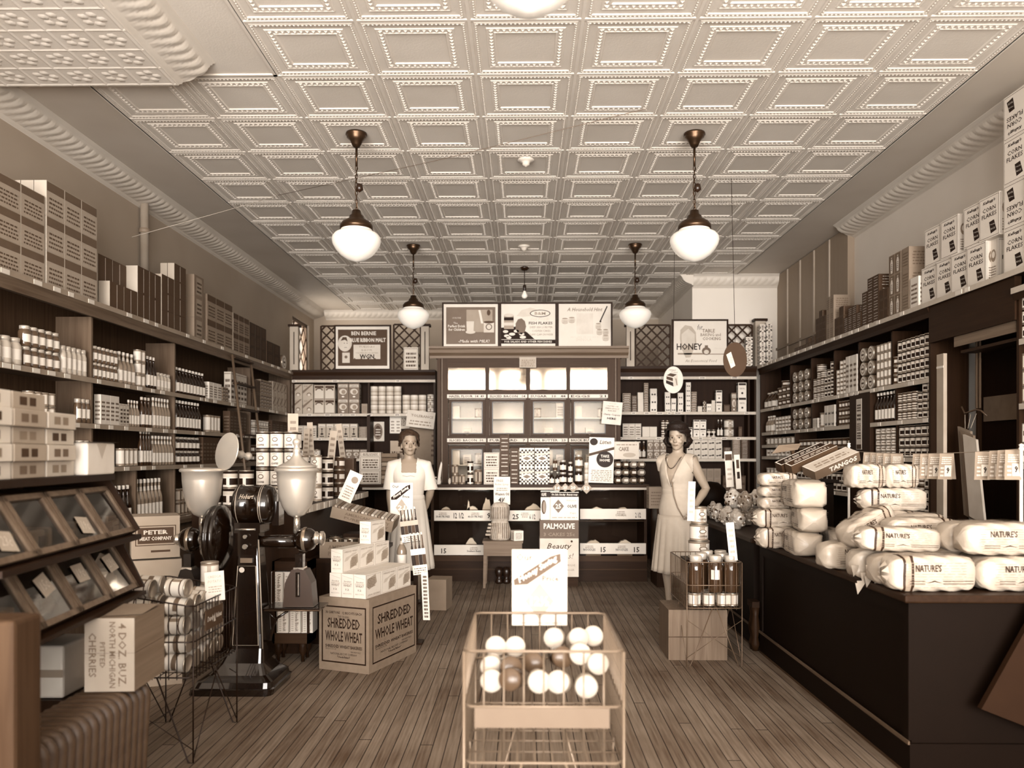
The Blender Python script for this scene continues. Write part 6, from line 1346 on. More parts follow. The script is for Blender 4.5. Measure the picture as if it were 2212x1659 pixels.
b.poly([(-w*.2, -d*.4, h+.003), (w*.52, -d*.3, h+.003), (w*.5, d*.3, h+.012), (-w*.3, d*.35, h+.01)], CARD); b.poly([(-w*.3, d*.35, h+.007), (w*.5, d*.3, h+.009), (w*.52, -d*.3, h+.0), (-w*.2, -d*.4, h+.0)], CARD)
CBX = b.build('cherry_box', None, (-1.485, 2.80+d/2+.02, .503), math.radians(3)); tag(CBX, 'wooden box stencilled CHERRIES on end, standing on the radiator', 'box')
PW = wood(.29, 'Z', .6, contrast=.3)
xe, yn = xy(92, 2.12), 2.0; zt = zy(1342, 2.0, 60); b = MB(); b.rbox(xe-.35, xe, yn, yn+.12, 0, zt, PW, .012); tag(b.build('wooden_cabinet'), 'worn wooden cabinet end at the lower left picture corner', 'cabinet')
# ---------------------------------------------------------------- slanted biscuit bin rack
ang = math.radians(6.5); fe = Vector((-1.60, 3.30, 0))           # far end of the rack, axis towards the camera
BR_ = tag(empty('biscuit_rack', fe, ang), 'dark two-tier rack of slanted glass-lidded biscuit bins at the left', 'rack')
# local: -y runs towards the camera, +x faces the aisle
L0 = 1.105; RKM, RKL = wood(.15, 'Y', .45), wood(.34, 'Z', .45)
b = MB(); b.box(-.50, .02-.12, -L0, 0, 1.245, 1.27, RKM); b.box(-.50, -.48, -L0, 0, 0.0, 1.245, RKM); b.box(-.50, -.06, -.02, 0, .72, 1.24, RKM) if False else None
b.prism([(-.50, 0), (-.30, 0), (-.30, .72), (.02, .80), (-.06, .97), (-.06, 1.0), (.0, 1.04), (-.12, 1.25), (-.50, 1.25)], -.015, 0, RKM, plane='xz'); b.prism([(-.50, 0), (-.30, 0), (-.30, .72), (.02, .80), (-.06, .97), (.0, 1.04), (-.12, 1.25), (-.50, 1.25)], -L0, -L0+.015, RKM, plane='xz')
b.box(-.48, .03, -L0+.015, -.015, .770, .785, RKM); b.box(-.48, .01, -L0+.015, -.015, 1.00, 1.02, RKM); b.build('frame', BR_)
GLID = glass(.85, .05, 1.45, .10)
for tier, (xb, zb_, xt, ztp) in enumerate(((-.005, .80, -.115, .985), (-.02, 1.03, -.135, 1.215))):
    for k in range(4):
        y1 = -.02-k*.272; y0 = y1-.262; b = MB()
        u = Vector((xt-xb, 0, ztp-zb_)); hgt = u.length; u.normalize(); r = Vector((0, 1, 0)); nn = r.cross(u)
        b.box(-.46, xb-.02, y0, y1, zb_-.015, zb_-.005, RKM); b.prism([(xb, zb_), (xt, ztp), (-.45, ztp), (-.45, zb_)], y0, y0+.006, mat(.2, .4), plane='xz'); b.prism([(xb, zb_), (xt, ztp), (-.45, ztp), (-.45, zb_)], y1-.006, y1, mat(.2, .4), plane='xz'); b.box(-.46, -.45, y0, y1, zb_, ztp, mat(.2, .4))
        bn = b.build('bin', BR_)
        f = MB(); o = Vector((xb, (y0+y1)/2, zb_)); W_ = y1-y0
        def bar(a0, a1, c0, c1, m):
            n_ = nn*.010; q = [o+r*a0+u*c0, o+r*a1+u*c0, o+r*a1+u*c1, o+r*a0+u*c1]; f.add([p_+n_ for p_ in q]+[p_-n_*.6 for p_ in q], [(0, 1, 2, 3), (7, 6, 5, 4), (0, 4, 5, 1), (1, 5, 6, 2), (2, 6, 7, 3), (3, 7, 4, 0)], m)
        bar(-W_/2, -W_/2+.022, 0, hgt, RKL); bar(W_/2-.022, W_/2, 0, hgt, RKL); bar(-W_/2, W_/2, 0, .02, RKL); bar(-W_/2, W_/2, hgt-.02, hgt, RKL)
        fo = f.build('lid', BR_)
        g = MB(); g.quad(*[tuple(o+r*a+u*c) for a, c in ((-W_/2+.02, .018), (W_/2-.02, .018), (W_/2-.02, hgt-.018), (-W_/2+.02, hgt-.018))], GLID); g.build('pane', fo)
        h_ = MB(); rd = random.Random(k+tier*9)
        for q in range(14): h_.rbox(-.12-rd.random()*.25, -.06-rd.random()*.03, y0+.02+rd.random()*.16, y0+.08+rd.random()*.16, zb_+.0+rd.random()*.03, zb_+.03+rd.random()*.05, mat((.30, .42, .22)[q % 3], .7), .006)
        ho = h_.build('biscuits', bn); ho['kind'] = 'stuff'
        if (k+tier) % 2 == 0 or k == 1:
            c_ = MB(); oo = o+nn*.004; a_ = rd.uniform(-.25, .25)
            ra = (r*math.cos(a_)+u*math.sin(a_)); ua = (u*math.cos(a_)-r*math.sin(a_)); cc = oo+r*(.02)+u*hgt*(.32 if tier else .62)
            c_.decal(cc, ra, ua, -.045, .045, -.035, .035, mat(.66, .6)); c_.text(('29c', '19c', '15c', '23c', '25c')[k], cc, ra, ua, 0, 0, .055, .035, mat(.85, .6), shear=.3); c_.build('price_ticket', bn)
# boxes piled on the rack
def rackput(lx, ly, lz, w, d, h, m, label, lines=True, rz=0.0, tone=D1, cat='box'):
    b = MB(); b.rbox(-w/2, w/2, -d/2, d/2, 0, h, m, .003)
    if lines:
        b.decal((w/2, 0, 0), (0, 1, 0), U_, -d*.30, -d*.08, h*.25, h*.75, tone); b.decal((w/2, 0, 0), (0, 1, 0), U_, d*.0, d*.2, h*.25, h*.75, tone); b.decal((0, -d/2, 0), R_, U_, -w*.2, w*.2, h*.25, h*.75, tone)
    p = Vector((lx, ly, lz)); p.rotate(Matrix.Rotation(ang, 3, 'Z')); o = b.build('biscuit_carton', None, fe+p, ang+rz); tag(o, label, cat, 'flat cartons piled on the biscuit rack'); return o
rows_ = 5; hh = .056
for t in range(rows_):
    for j in range(3):
        for i in range(2):
            if t == 4 and j == 0 and i == 0: continue
            rackput(-.20-.155*i+(.02 if t % 2 else 0), -.43-.225*j-(.03 if t % 2 else 0), 1.271+t*(hh+.001), .15, .215, hh, (W2, G1, W1)[(t*3+j+i) % 3], 'flat carton on biscuit rack, %s layer, %s from far end, %s file' % (ORD[t], ORD[j], ('aisle', 'wall')[i]), tone=(G2, G3, D1)[(t+j) % 3])
b = MB(); b.rbox(-.11, .11, -.13, .13, 0, .125, mat(.93, .6), .006); b.poly([(-.11, -.132, .125), (.12, -.16, .127), (.12, .16, .129), (-.11, .132, .129)], mat(.93, .6))
b.poly([(.1105, -.05, .125), (.1105, .05, .125), (.1105, .0, .06)], mat(.75, .6)); p = Vector((-.20, -.16, 1.271)); p.rotate(Matrix.Rotation(ang, 3, 'Z')); tag(b.build('paper_parcel', None, fe+p, ang), 'white paper-wrapped parcel on the far end of the biscuit rack', 'parcel')
b = MB(); b.rbox(-.06, .06, -.11, .11, 0, .20, mat(.78, .6), .01); b.decal((0, -.11, 0), R_, U_, -.06, .06, .08, .11, G2); tag(b.build('paper_parcel', None, (-1.81, 3.11, .421)), 'pale parcel glimpsed behind the cherry box', 'parcel')
b = MB(); b.box(-1.90, -1.66, 2.98, 3.24, .40, .42, RKM); b.box(-1.90, -1.66, 2.98, 3.24, 0, .40, RKM); tag(b.build('low_shelf'), 'dark low shelf end under the biscuit rack', 'shelf')
# cardboard boxes by the left wall
def cbx(x, y, z, w, d, h, rz, label, text=True, tone=.56):
    b = MB(); m = mat(tone, .8, var=.06); b.box(-w/2, w/2, -d/2, d/2, 0, h, m); b.box(-w/2-.001, w/2+.001, -.012, .012, h, h+.001, G2)
    if text:
        o = (0, -d/2, 0)
        for i, t in enumerate((.30, .28)): b.decal(o, R_, U_, -w*(t+.12), w*(t+.12), h*(.5-t), h*(.5+t)+(-.0), D1 if i == 0 else D1, e=.0006+i*.0003) if False else None
        b.decal(o, R_, U_, -w*.42, w*.42, h*.30, h*.78, D1); b.decal(o, R_, U_, -w*.40, w*.40, h*.32, h*.76, m, e=.0009); b.decal(o, R_, U_, -w*.37, w*.37, h*.35, h*.73, D1, e=.0012); b.text('PETER', o, R_, U_, w*.0, h*.62, w*.5, h*.10, W2, e=.0016, bold=.03); b.text('MEAT COMPANY', o, R_, U_, 0, h*.47, w*.66, h*.09, W2, e=.0016, bold=.03); b.decal(o, R_, U_, -w*.1, w*.3, h*.14, h*.19, D1)
    return tag(b.build('cardboard_box', None, (x, y, z), rz), label, 'box')
e = at_y(310, 1160, 4.55)
cbx(e.x-.02, e.y+.18, .745, .26, .26, .245, math.radians(28), 'cardboard box with framed company lettering, top of the left pile')
cbx(e.x-.01, e.y+.18, .49, .27, .27, .245, math.radians(26), 'plain cardboard box second from top of the left pile', text=False)
cbx(e.x-.01, e.y+.18, .245, .28, .28, .24, math.radians(27), 'cardboard box third from top of the left pile', text=False); cbx(e.x-.01, e.y+.18, .0, .28, .28, .24, math.radians(25), 'bottom cardboard box of the left pile', text=False)
# ---------------------------------------------------------------- people
def remeshed(b, vox, smooth=6):
    o = bpy.data.objects.new('tmp', b.mesh('tmp')); C.objects.link(o)
    bm = bmesh.new(); bm.from_mesh(o.data); bmesh.ops.recalc_face_normals(bm, faces=bm.faces); bm.to_mesh(o.data); bm.free()
    m = o.modifiers.new('r', 'REMESH'); m.mode = 'VOXEL'; m.voxel_size = vox
    s = o.modifiers.new('s', 'SMOOTH'); s.iterations = smooth; s.factor = .5
    bpy.context.view_layer.update()
    me = bpy.data.meshes.new_from_object(o.evaluated_get(bpy.context.evaluated_depsgraph_get())); bpy.data.objects.remove(o)
    me.materials.clear(); return me
def ell(b, c, r, m, n=12):
    rings = []
    for i in range(1, 8):
        a = PI*i/8; rings.append([(c[0]+r[0]*math.sin(a)*math.cos(2*PI*j/n), c[1]+r[1]*math.sin(a)*math.sin(2*PI*j/n), c[2]-r[2]*math.cos(a)) for j in range(n)])
    b.loft(rings, m)
def rings_z(b, spec, m, n=24):
    b.loft([[(cx+rx*math.cos(2*PI*j/n), cy+ry*math.sin(2*PI*j/n), z) for j in range(n)] for z, cx, cy, rx, ry in spec], m)
def hand(b, M, s, curl, m):
    """five-fingered hand; wrist at the origin, fingers towards -z, palm towards -y, thumb on the +x*s side"""
    old = b.M; b.M = old @ M
    b.loft([[(rx*math.cos(2*PI*j/12), ry*math.sin(2*PI*j/12), z) for j in range(12)] for z, rx, ry in ((.012, .022, .018), (-.01, .024, .017), (-.035, .034, .015), (-.065, .038, .013), (-.085, .036, .011))], m)
    for x, L_, r in ((.027, .066, .0088), (.010, .074, .0090), (-.008, .070, .0088), (-.025, .056, .0080)):
        p = Vector((x*s, 0, -.072)); pts = [p]; a = 0
        for k, f in enumerate((.42, .32, .26)): a += curl*(.5+.35*k); p = p+Vector((x*s*.12, -math.sin(a)*L_*f, -math.cos(a)*L_*f)); pts.append(p)
        b.tube(pts, [r*1.05, r, r*.92, r*.7], m, n=8)
    b.tube([(.022*s, -.004, -.022), (.042*s, -.014, -.045), (.050*s, -.022, -.070), (.048*s, -.030, -.090)], [.012, .0105, .0095, .007], m, n=8)
    b.M = old
def person(name, label, loc, rz, spec):
    S_, hair_t = spec['skin'], spec['hair']; SK = mat(S_, .55, var=.04); LIP = mat(S_*.72, .5); EYE = mat(.62, .3); IRIS = mat(.08, .3); BROW = mat(S_*.62, .7); HAIR = mat(hair_t, .62, var=.5, scale=70, spec=.3, bump=.6, bscale=110)
    b = MB(); HZ = spec['chin']; sh = spec['sh']; dz = sh-1.265
    T_ = [(.70, 0, 0, .13, .09), (.76, 0, 0, .155, .105), (.84, 0, .005, .165, .115), (.90, 0, .0, .150, .105), (.97, 0, 0, .125, .090), (1.06, 0, -.004, .135, .098), (1.13, 0, -.012, .148, .118), (1.18, 0, -.006, .155, .105), (1.235, 0, .0, .165, .085), (1.272, 0, .004, .150, .070), (1.296, 0, .008, .10, .058), (1.315, 0, .010, .062, .052)]
    k_ = spec.get('tw', 1.0)
    rings_z(b, [(z*sh/1.265, cx, cy, rx*k_, ry*k_) for z, cx, cy, rx, ry in T_], SK)
    hr = Matrix.Translation((0, .008, HZ)) @ Matrix.Rotation(spec['yaw'], 4, 'Z') @ Matrix.Rotation(spec['pitch'], 4, 'X') @ Matrix.Rotation(spec.get('roll', 0), 4, 'Y')
    b.tube([(0, .012, sh+.02), (0, .008, sh+.06), tuple(hr @ Vector((0, .012, .03))), tuple(hr @ Vector((0, .01, .08)))], [.052, .046, .047, .05], SK, n=16)
    b.M = hr
    rings_z(b, [(-.004, 0, -.052, .012, .010), (.004, 0, -.046, .026, .024), (.02, 0, -.030, .040, .045), (.04, 0, -.016, .050, .064), (.07, 0, -.006, .060, .080), (.10, 0, -.0, .068, .088), (.14, 0, .004, .072, .093), (.175, 0, .006, .069, .090), (.203, 0, .008, .052, .070), (.219, 0, .008, .028, .040), (.224, 0, .008, .006, .01)], SK)
    b.tube([(0, -.084, .104), (0, -.094, .088), (0, -.104, .070), (0, -.092, .062)], [.006, .008, .0105, .008], SK, n=8)
    for sx in (-1, 1):
        ell(b, (sx*.009, -.094, .066), (.007, .008, .006), SK, 8); b.tube([(sx*.012, -.086, .118), (sx*.032, -.083, .122), (sx*.052, -.066, .115)], [.007, .008, .006], SK, n=8)
        ell(b, (sx*.036, -.062, .068), (.020, .018, .018), SK, 10); ell(b, (sx*.071, .008, .085), (.008, .016, .030), SK, 10)
    b.tube([(-.024, -.070, .040), (-.010, -.0805, .0425), (.010, -.0805, .0425), (.024, -.070, .040)], [.003, .0052, .0052, .003], SK, n=8); b.tube([(-.020, -.070, .035), (0, -.080, .0345), (.020, -.070, .035)], [.003, .0058, .003], SK, n=8)
    ell(b, (0, -.060, .010), (.018, .014, .013), SK, 10); b.M = Matrix()
    for key, sx in (('armL', -1), ('armR', 1)):
        S0, E0, W0 = [Vector(p) for p in spec[key][:3]]; f = lambda a, c, t: a+(c-a)*t
        b.tube([f(Vector((sx*.09, .005, sh-.02)), S0, .3), S0, f(S0, E0, .35), f(S0, E0, .75), E0, f(E0, W0, .25), f(E0, W0, .7), W0], [.050, .052, .045, .038, .036, .037, .027, .0225], SK, n=14)
        d = (W0-E0).normalized(); q = Vector((0, 0, -1)).rotation_difference(d).to_matrix().to_4x4()
        hand(b, Matrix.Translation(W0) @ q @ Matrix.Rotation(spec[key][3], 4, 'Z'), spec[key][5] if len(spec[key]) > 5 else -sx, spec[key][4], SK)
    for sx in (-1, 1):
        hip, kn, an = Vector((sx*.080, 0, .80)), Vector((sx*.085+spec.get('kx', 0), -.015, .45)), Vector((sx*.075, .015, .085)); sp_ = spec.get('stance', 0)*sx; an.x += sp_; kn.x += sp_*.5
        f = lambda a, c, t: a+(c-a)*t
        b.tube([hip, f(hip, kn, .4), f(hip, kn, .85), kn, f(kn, an, .3), f(kn, an, .75), an, an+Vector((0, 0, -.03))], [.085, .075, .054, .050, .053, .034, .030, .032], SK, n=14)
        b.loft([[(an.x+w_*math.cos(2*PI*j/10), y_, max(.012, z_+h_*math.sin(2*PI*j/10))) for j in range(10)] for y_, w_, z_, h_ in ((an.y+.045, .018, .035, .022), (an.y+.02, .028, .042, .032), (an.y-.03, .032, .045, .034), (an.y-.10, .038, .032, .020), (an.y-.15, .034, .026, .014), (an.y-.175, .015, .024, .010))], SK)
    me = remeshed(b, .0052, 5)
    inv = hr.inverted()
    for v in me.vertices:
        p = inv @ v.co
        for sx in (-1, 1):
            d = Vector(((p.x-sx*.0315)/.019, (p.y+.078)/.03, (p.z-.1015)/.010)).length
            if d < 1 and p.y < -.04: p.y += .0075*(1-d*d); v.co = hr @ p
    for m_ in (SK, LIP, BROW, EYE, IRIS, spec['shoe']): me.materials.append(m_)
    for pl in me.polygons:
        p = inv @ pl.center; pl.use_smooth = True; i = 0
        if p.y < -.055 and (p.x/.024)**2+((p.z-.0385)/.0078)**2 < 1: i = 1
        elif p.y < -.045 and .012 < abs(p.x) < .052 and .1175-.10*(abs(abs(p.x)-.032)) < p.z < .1235-.12*abs(abs(p.x)-.032): i = 2
        elif p.y < -.045 and ((abs(p.x)-.0315)/.0145)**2+((p.z-.1015)/.0062)**2 < 1: i = 4 if abs(abs(p.x)-.0315) < .0062 or p.z > .1062 else 3
        if pl.center.z < .075 and (pl.center.z < .05 or pl.center.y > -.0): i = 5
        pl.material_index = i
    me.name = name
    o = bpy.data.objects.new('person', me); C.objects.link(o); o.location = loc; o.rotation_euler.z = rz; tag(o, label, 'person')
    # garments grown from the body surface
    def grown(nm, test, off, m, thick=.004, smooth=4):
        vs = [v.co.copy() for v in me.vertices]; ns = [v.normal.copy() for v in me.vertices]; fs = [tuple(p.vertices) for p in me.polygons if test(p.center, p.normal)]
        used = sorted({i for f in fs for i in f}); mp = {i: k for k, i in enumerate(used)}
        g = MB(); g.add([vs[i]+ns[i]*off(vs[i]) for i in used], [tuple(mp[i] for i in f) for f in fs], m, True); go = g.build(nm, o)
        if smooth: s_ = go.modifiers.new('s', 'SMOOTH'); s_.iterations = smooth; s_.factor = .5
        sd = go.modifiers.new('t', 'SOLIDIFY'); sd.thickness = thick; sd.offset = 1; return go
    hd = spec['hairfn']
    def inhair(c, n): p = inv @ c; return p.z > -.03 and p.length < .30 and hd(p)
    def hoff(c): p = inv @ c; return spec['hairoff'](p)
    grown('hair', inhair, hoff, HAIR, .006, 3)
    spec['dress'](o, grown, me, inv); return o
WD = mat(.83, .7, var=.03); CD = mat(.66, .75, var=.05, scale=20)
def skirt(par, z0, z1, top, bot, m, pleats, amp, name='skirt', cx=0, cy=0, n=96, sway=0.0, thick=.004):
    rings = []
    for i in range(15):
        t = i/14; z = z1+(z0-z1)*t; e = t**.75; rx = top[0]+(bot[0]-top[0])*e; ry = top[1]+(bot[1]-top[1])*e; ring = []
        for j in range(n):
            a = 2*PI*j/n; k = 1+amp*t*(abs(math.sin(a*pleats/2))**.6-.5)+.012*t*math.sin(3*a+1); ring.append((cx+sway*t+rx*k*math.cos(a), cy+ry*k*math.sin(a), z+.008*t*math.sin(2*a)))
        rings.append(ring)
    b = MB(); b.loft(rings, m, caps=False); o = b.build(name, par); s = o.modifiers.new('t', 'SOLIDIFY'); s.thickness = thick; return o
# the woman in white
def dress_white(o, grown, me, inv):
    def t(c, n):
        if c.z > 1.315 or c.z < .80: return False
        if abs(c.x) > .128:
            return c.z > 1.035
        if c.z > 1.185 and abs(c.x) < .062 and c.y < .03: return False
        if c.z > 1.270 and abs(c.x) < .066: return False
        return True
    def off(c): return .016 if abs(c.x) > .16 and c.z < 1.2 else .010
    def t2(c, n): return t(c, n)
    grown('dress', t2, lambda c: (.010+.020*max(0, min(1, (1.24-c.z)/.2)) if abs(c.x) > .145 else .011), WD, .005, 5)
    skirt(o, .325, .965, (.130, .10), (.215, .18), WD, 14, .14)
    b = MB(); b.loft([[(r*math.cos(2*PI*j/40), r2*math.sin(2*PI*j/40), z) for j in range(40)] for z, r, r2 in ((.945, .138, .108), (.955, .141, .111), (.975, .139, .109), (.985, .134, .104))], mat(.86, .7), caps=False); q = b.build('belt', o)
    b = MB(); p = [(x, -.128-.0*x, 1.158+.004*math.sin(x*90)) for x in [(-.055+.11*i/10) for i in range(11)]]; b.tube(p, .0018, mat(.6, .7), n=4); b.build('embroidery', o)
lw = at_y(884, 980, 7.2)
person('woman_white', 'woman in a white short-sleeved dress standing behind the display cartons', (lw.x, 7.2, 0), math.radians(6), dict(
    skin=.52, hair=.17, chin=1.342, sh=1.265, tw=.90, yaw=math.radians(10), pitch=math.radians(-6), shoe=mat(.12, .3),
    armL=((-.142, .0, 1.248), (-.172, .03, 1.01), (-.165, .02, .79), PI*.5, .35), armR=((.142, 0, 1.248), (.192, .06, 1.02), (.150, .15, .86), -PI*.5, .3),
    hairfn=lambda p: (p.y > .022 and p.z > .015) or (p.y > -.03 and p.z > .115) or p.z > .168-2.0*max(0, abs(p.x)-.034), hairoff=lambda p: .009+.006*max(0, min(1, (p.z-.10)/.06))+(.006 if abs(p.x) > .05 else 0)+.002*math.sin(p.z*190+p.x*90), dress=dress_white))
# the woman at the right counter
def dress_wrap(o, grown, me, inv):
    def t(c, n):
        if c.z > 1.375 or c.z < .80: return False
        if abs(c.x) > .132: return c.z > 1.21 and abs(c.x) < .166
        if c.y < .02 and c.z > 1.08 and abs(c.x-.0) < (c.z-1.08)*.34: return False
        if c.z > 1.325 and abs(c.x) < .062: return False
        return c.z < 1.345
    grown('dress', t, lambda c: .014 if c.z > 1.05 else .020, CD, .005, 6)
    b = MB(); 
    for sx in (-1, 1): b.loft([[(sx*(x)+dx_, y+dy_, z) for dx_, dy_ in ((0, 0), (sx*w_, .010), (sx*w_, .018), (0, .008))] for x, y, z, w_ in ((.0, -.128, 1.08, .006), (.018, -.127, 1.14, .022), (.038, -.118, 1.20, .034), (.055, -.094, 1.26, .036), (.062, -.060, 1.31, .03), (.062, -.03, 1.34, .02))], CD, smooth=True)
    b.build('collar', o)
    b = MB(); b.tube([(.02, -.134, 1.12), (.035, -.130, 1.0), (.07, -.128, .90), (.12, -.105, .80)], .005, mat(.45, .7), n=5); b.build('wrap_edge', o)
    skirt(o, .335, .83, (.168, .136), (.205, .17), CD, 18, .17, sway=-.01)
    b = MB(); pts = [(.07*math.cos(a), -.055+.0*a-.06*math.sin(a) if False else -.06-.055*math.sin(a), 1.33-.10*math.sin(a)**2) for a in [PI*k/10 for k in range(11)]]; b.tube(pts, .003, mat(.15, .3), n=5); b.build('necklace', o)
rw = at_y(1463, 980, 6.9)
person('woman_wrap', 'dark-haired woman in a pale sleeveless wrap dress leaning by the right counter', (rw.x, 6.9, 0), math.radians(-38), dict(
    skin=.56, hair=.07, chin=1.395, sh=1.315, tw=.88, yaw=math.radians(14), pitch=math.radians(2), shoe=mat(.3, .3), stance=.01,
    armL=((-.138, .0, 1.298), (-.160, .09, 1.06), (-.08, .17, .88), PI*.4, .4), armR=((.138, .0, 1.298), (.225, .09, 1.06), (.20, -.09, .90), -PI*.35, .45),
    hairfn=lambda p: (p.z > .015 and p.y > .0 ) or p.z > .160-1.1*max(0, p.x-.015)-1.4*max(0, -p.x-.035) or (p.y > -.042 and abs(p.x) > .056 and p.z > .03),
    hairoff=lambda p: .020+.014*(1 if p.z < .16 else .5)+.006*math.sin(p.z*170)+(.012 if p.z < .08 else 0), dress=dress_wrap))
# ---------------------------------------------------------------- wrapped bread on the right counter
WAX = mat(.66, .36, var=.10, scale=12, spec=.6, bump=.25, bscale=35); WAXG = mat(.56, .35, var=.1, scale=14); LNK = mat(.16, .5)
def loafmesh(v, text=True):
    key = ('loaf', v, text)
    if key in _meshes: return _meshes[key]
    rd = random.Random(v); L_, W_, H_ = .385, .135, .135; b = MB(); nu, na = 34, 28; rings = []
    for i in range(nu+1):
        u = -1+2*i/nu; e = (1-abs(u)**7)**.35 if abs(u) < 1 else 0; e = max(e, .10)
        ring = []
        for j in range(na):
            a = 2*PI*j/na; c, s = math.cos(a), math.sin(a); p = .36
            y = W_/2*e*math.copysign(abs(c)**p, c); z = H_/2*e*math.copysign(abs(s)**p, s)
            w = .0035*math.sin(9*a+u*7+v)*(abs(u)**3)+.0022*math.sin(5*a-u*13+v*2)+rd.uniform(-.0008, .0008); k = 1+w/.06
            if z > 0: z *= 1+.06*math.cos(u*2)
            ring.append((u*L_/2*(1 if abs(u) < .999 else 1.0), y*k, z*k+H_/2*1.0))
        rings.append(ring)
    n0 = len(b.f); b.loft(rings, WAX)
    for q in range(nu):
        u = -1+2*(q+.5)/nu; x = abs(u)
        for j in range(na):
            a = 2*PI*(j+.5)/na; m_ = None
            if q in (int(nu*.74), int(nu*.74)+3): m_ = LNK
            elif int(nu*.74) < q < int(nu*.74)+3: m_ = WAXG
            elif .25 < abs(u) < .8 and False: m_ = LNK
            if m_: b.m[n0+q*na+j] = b.mi(m_)
    # printed lines and lettering on both long sides and the top
    for o, r, u_ in (((0, -W_/2-.002, H_/2), (1, 0, 0), (0, 0, 1)), ((0, W_/2+.002, H_/2), (-1, 0, 0), (0, 0, 1)), ((0, 0, H_+.006), (1, 0, 0), (0, 1, 0))):
        if text: b.text("NATURE'S", o, r, u_, -.03, .025, .11, .028, LNK, bold=.02, e=.001)
        for q in (-.036, -.026): b.decal(o, r, u_, -.11, -.045, q, q+.0025, LNK, .001); b.decal(o, r, u_, .03, .16, q, q+.0025, LNK, .001)
        b.pdecal(o, r, u_, [(-.04, -.034), (-.005, -.022), (.03, -.034), (-.005, -.027)], LNK, .001)
        b.lines(o, r, u_, -.13, .13, -.050, .054, 10, mat(.48, .6), e=.0006, seed=v+3, fill=.14)
        for q in (.0, -.012, .045): b.decal(o, r, u_, -.13, .16, q, q+.001, G1, .0008)
    # twisted paper tuck on one end
    for k in range(7):
        a = k*2*PI/7; x = L_/2; b.poly([(x-.02, .05*math.cos(a), H_/2+.05*math.sin(a)), (x+.010+.01*rd.random(), .02*math.cos(a+.4), H_/2+.02*math.sin(a+.4)), (x-.015, .05*math.cos(a+.8), H_/2+.05*math.sin(a+.8))], WAX)
    _meshes[key] = b.mesh('bread_loaf'); return _meshes[key]
_nl = [0]
def loaf(x, y, z, rz=0, rx=0, ry_=0, s=(1, 1, 1), label='', flip=False):
    _nl[0] += 1; o = bpy.data.objects.new('bread_loaf', loafmesh(_nl[0] % 4)); C.objects.link(o); o.location = (x, y, z); o.rotation_euler = (math.radians(rx), math.radians(ry_), math.radians(rz+(180 if flip else 0))); o.scale = s
    tag(o, label, 'bread', 'wrapped bread loaves on the right counter'); return o
def lp(px, Y): return xy(px, Y)
z0 = .7665; hL = .137
loaf(lp(2008, 3.44), 3.46, z0, 1, s=(1, 1, 1.1), label='bread loaf at the near corner of the right counter, bottom row', flip=True)
loaf(lp(2205, 3.44), 3.47, z0, -1, s=(1, 1, 1.05), label='bottom-row bread loaf beside the near corner loaf, towards the wall')
loaf(lp(1965, 3.63), 3.625, z0, 2, label='bread loaf directly behind the near corner loaf')
loaf(lp(2165, 3.63), 3.63, z0, 0, label='bottom-row bread loaf hidden behind the near pair, towards the wall')
loaf(lp(1918, 3.80), 3.80, z0, 3, label='third bottom-row bread loaf back, nearest the counter edge'); loaf(lp(2090, 3.80), 3.80, z0, 0, label='third bottom-row bread loaf back, towards the wall')
loaf(lp(2165, 3.5), 3.50, z0+.150, -2, s=(1.02, 1, 1), label='upper bread loaf with clear band, leaning on the white pole side'); loaf(lp(2120, 3.66), 3.665, z0+hL+.005, 2, label='upper bread loaf wedged behind the banded upper loaf')
loaf(lp(1943, 3.66), 3.69, z0+hL+.004, 3, ry_=-2, s=(1, .95, .8), label='long bread loaf lying across the near bottom loaves', flip=True)
loaf(lp(1975, 3.95), 3.95, z0, 5, label='bottom bread loaf under the middle of the heap'); loaf(lp(1985, 3.97), 3.97, z0+hL+.004, 4, s=(.95, 1, .95), label='bread loaf at mid heap, end band to the wall')
loaf(lp(1870, 3.97), 4.12, z0, 8, label='bottom bread loaf behind the slanted one')
o = loaf(lp(1888, 4.05), 4.10, z0+.165, 18, ry_=-24, s=(.85, .9, .9), label='slanted bread loaf propped up on the heap', flip=False)
loaf(lp(1985, 4.2), 4.20, z0+hL, 24, s=(.75, 1, 1), label='crumpled bread loaf lying back right of the slanted one'); loaf(lp(1985, 4.2), 4.25, z0, 10, label='bottom bread loaf beneath the crumpled one')
for t in range(2): loaf(lp(1900, 4.5), 4.42, z0+t*hL, 2, s=(.95, 1, 1), label='rear bread loaf under the lettered tall-heap loaf, %s' % ('bottom layer', 'second layer')[t])
for t in range(1): loaf(lp(1890, 4.62), 4.60, z0+t*hL, 2, s=(.95, 1, 1), label='rearmost bottom bread loaf by the far tags')
loaf(lp(1918, 4.48), 4.44, z0+2*hL, -3, s=(.95, .9, .9), label='tall-heap bread loaf with lettering, third layer', flip=True)
loaf(lp(1862, 4.48), 4.45, z0+2*hL+.125, 4, s=(.55, .95, .95), label='topmost bread loaf with dark plaid side'); loaf(lp(1940, 4.48), 4.47, z0+2*hL+.125, -4, s=(.5, .95, .95), label='topmost bread loaf, wall side of the plaid one')
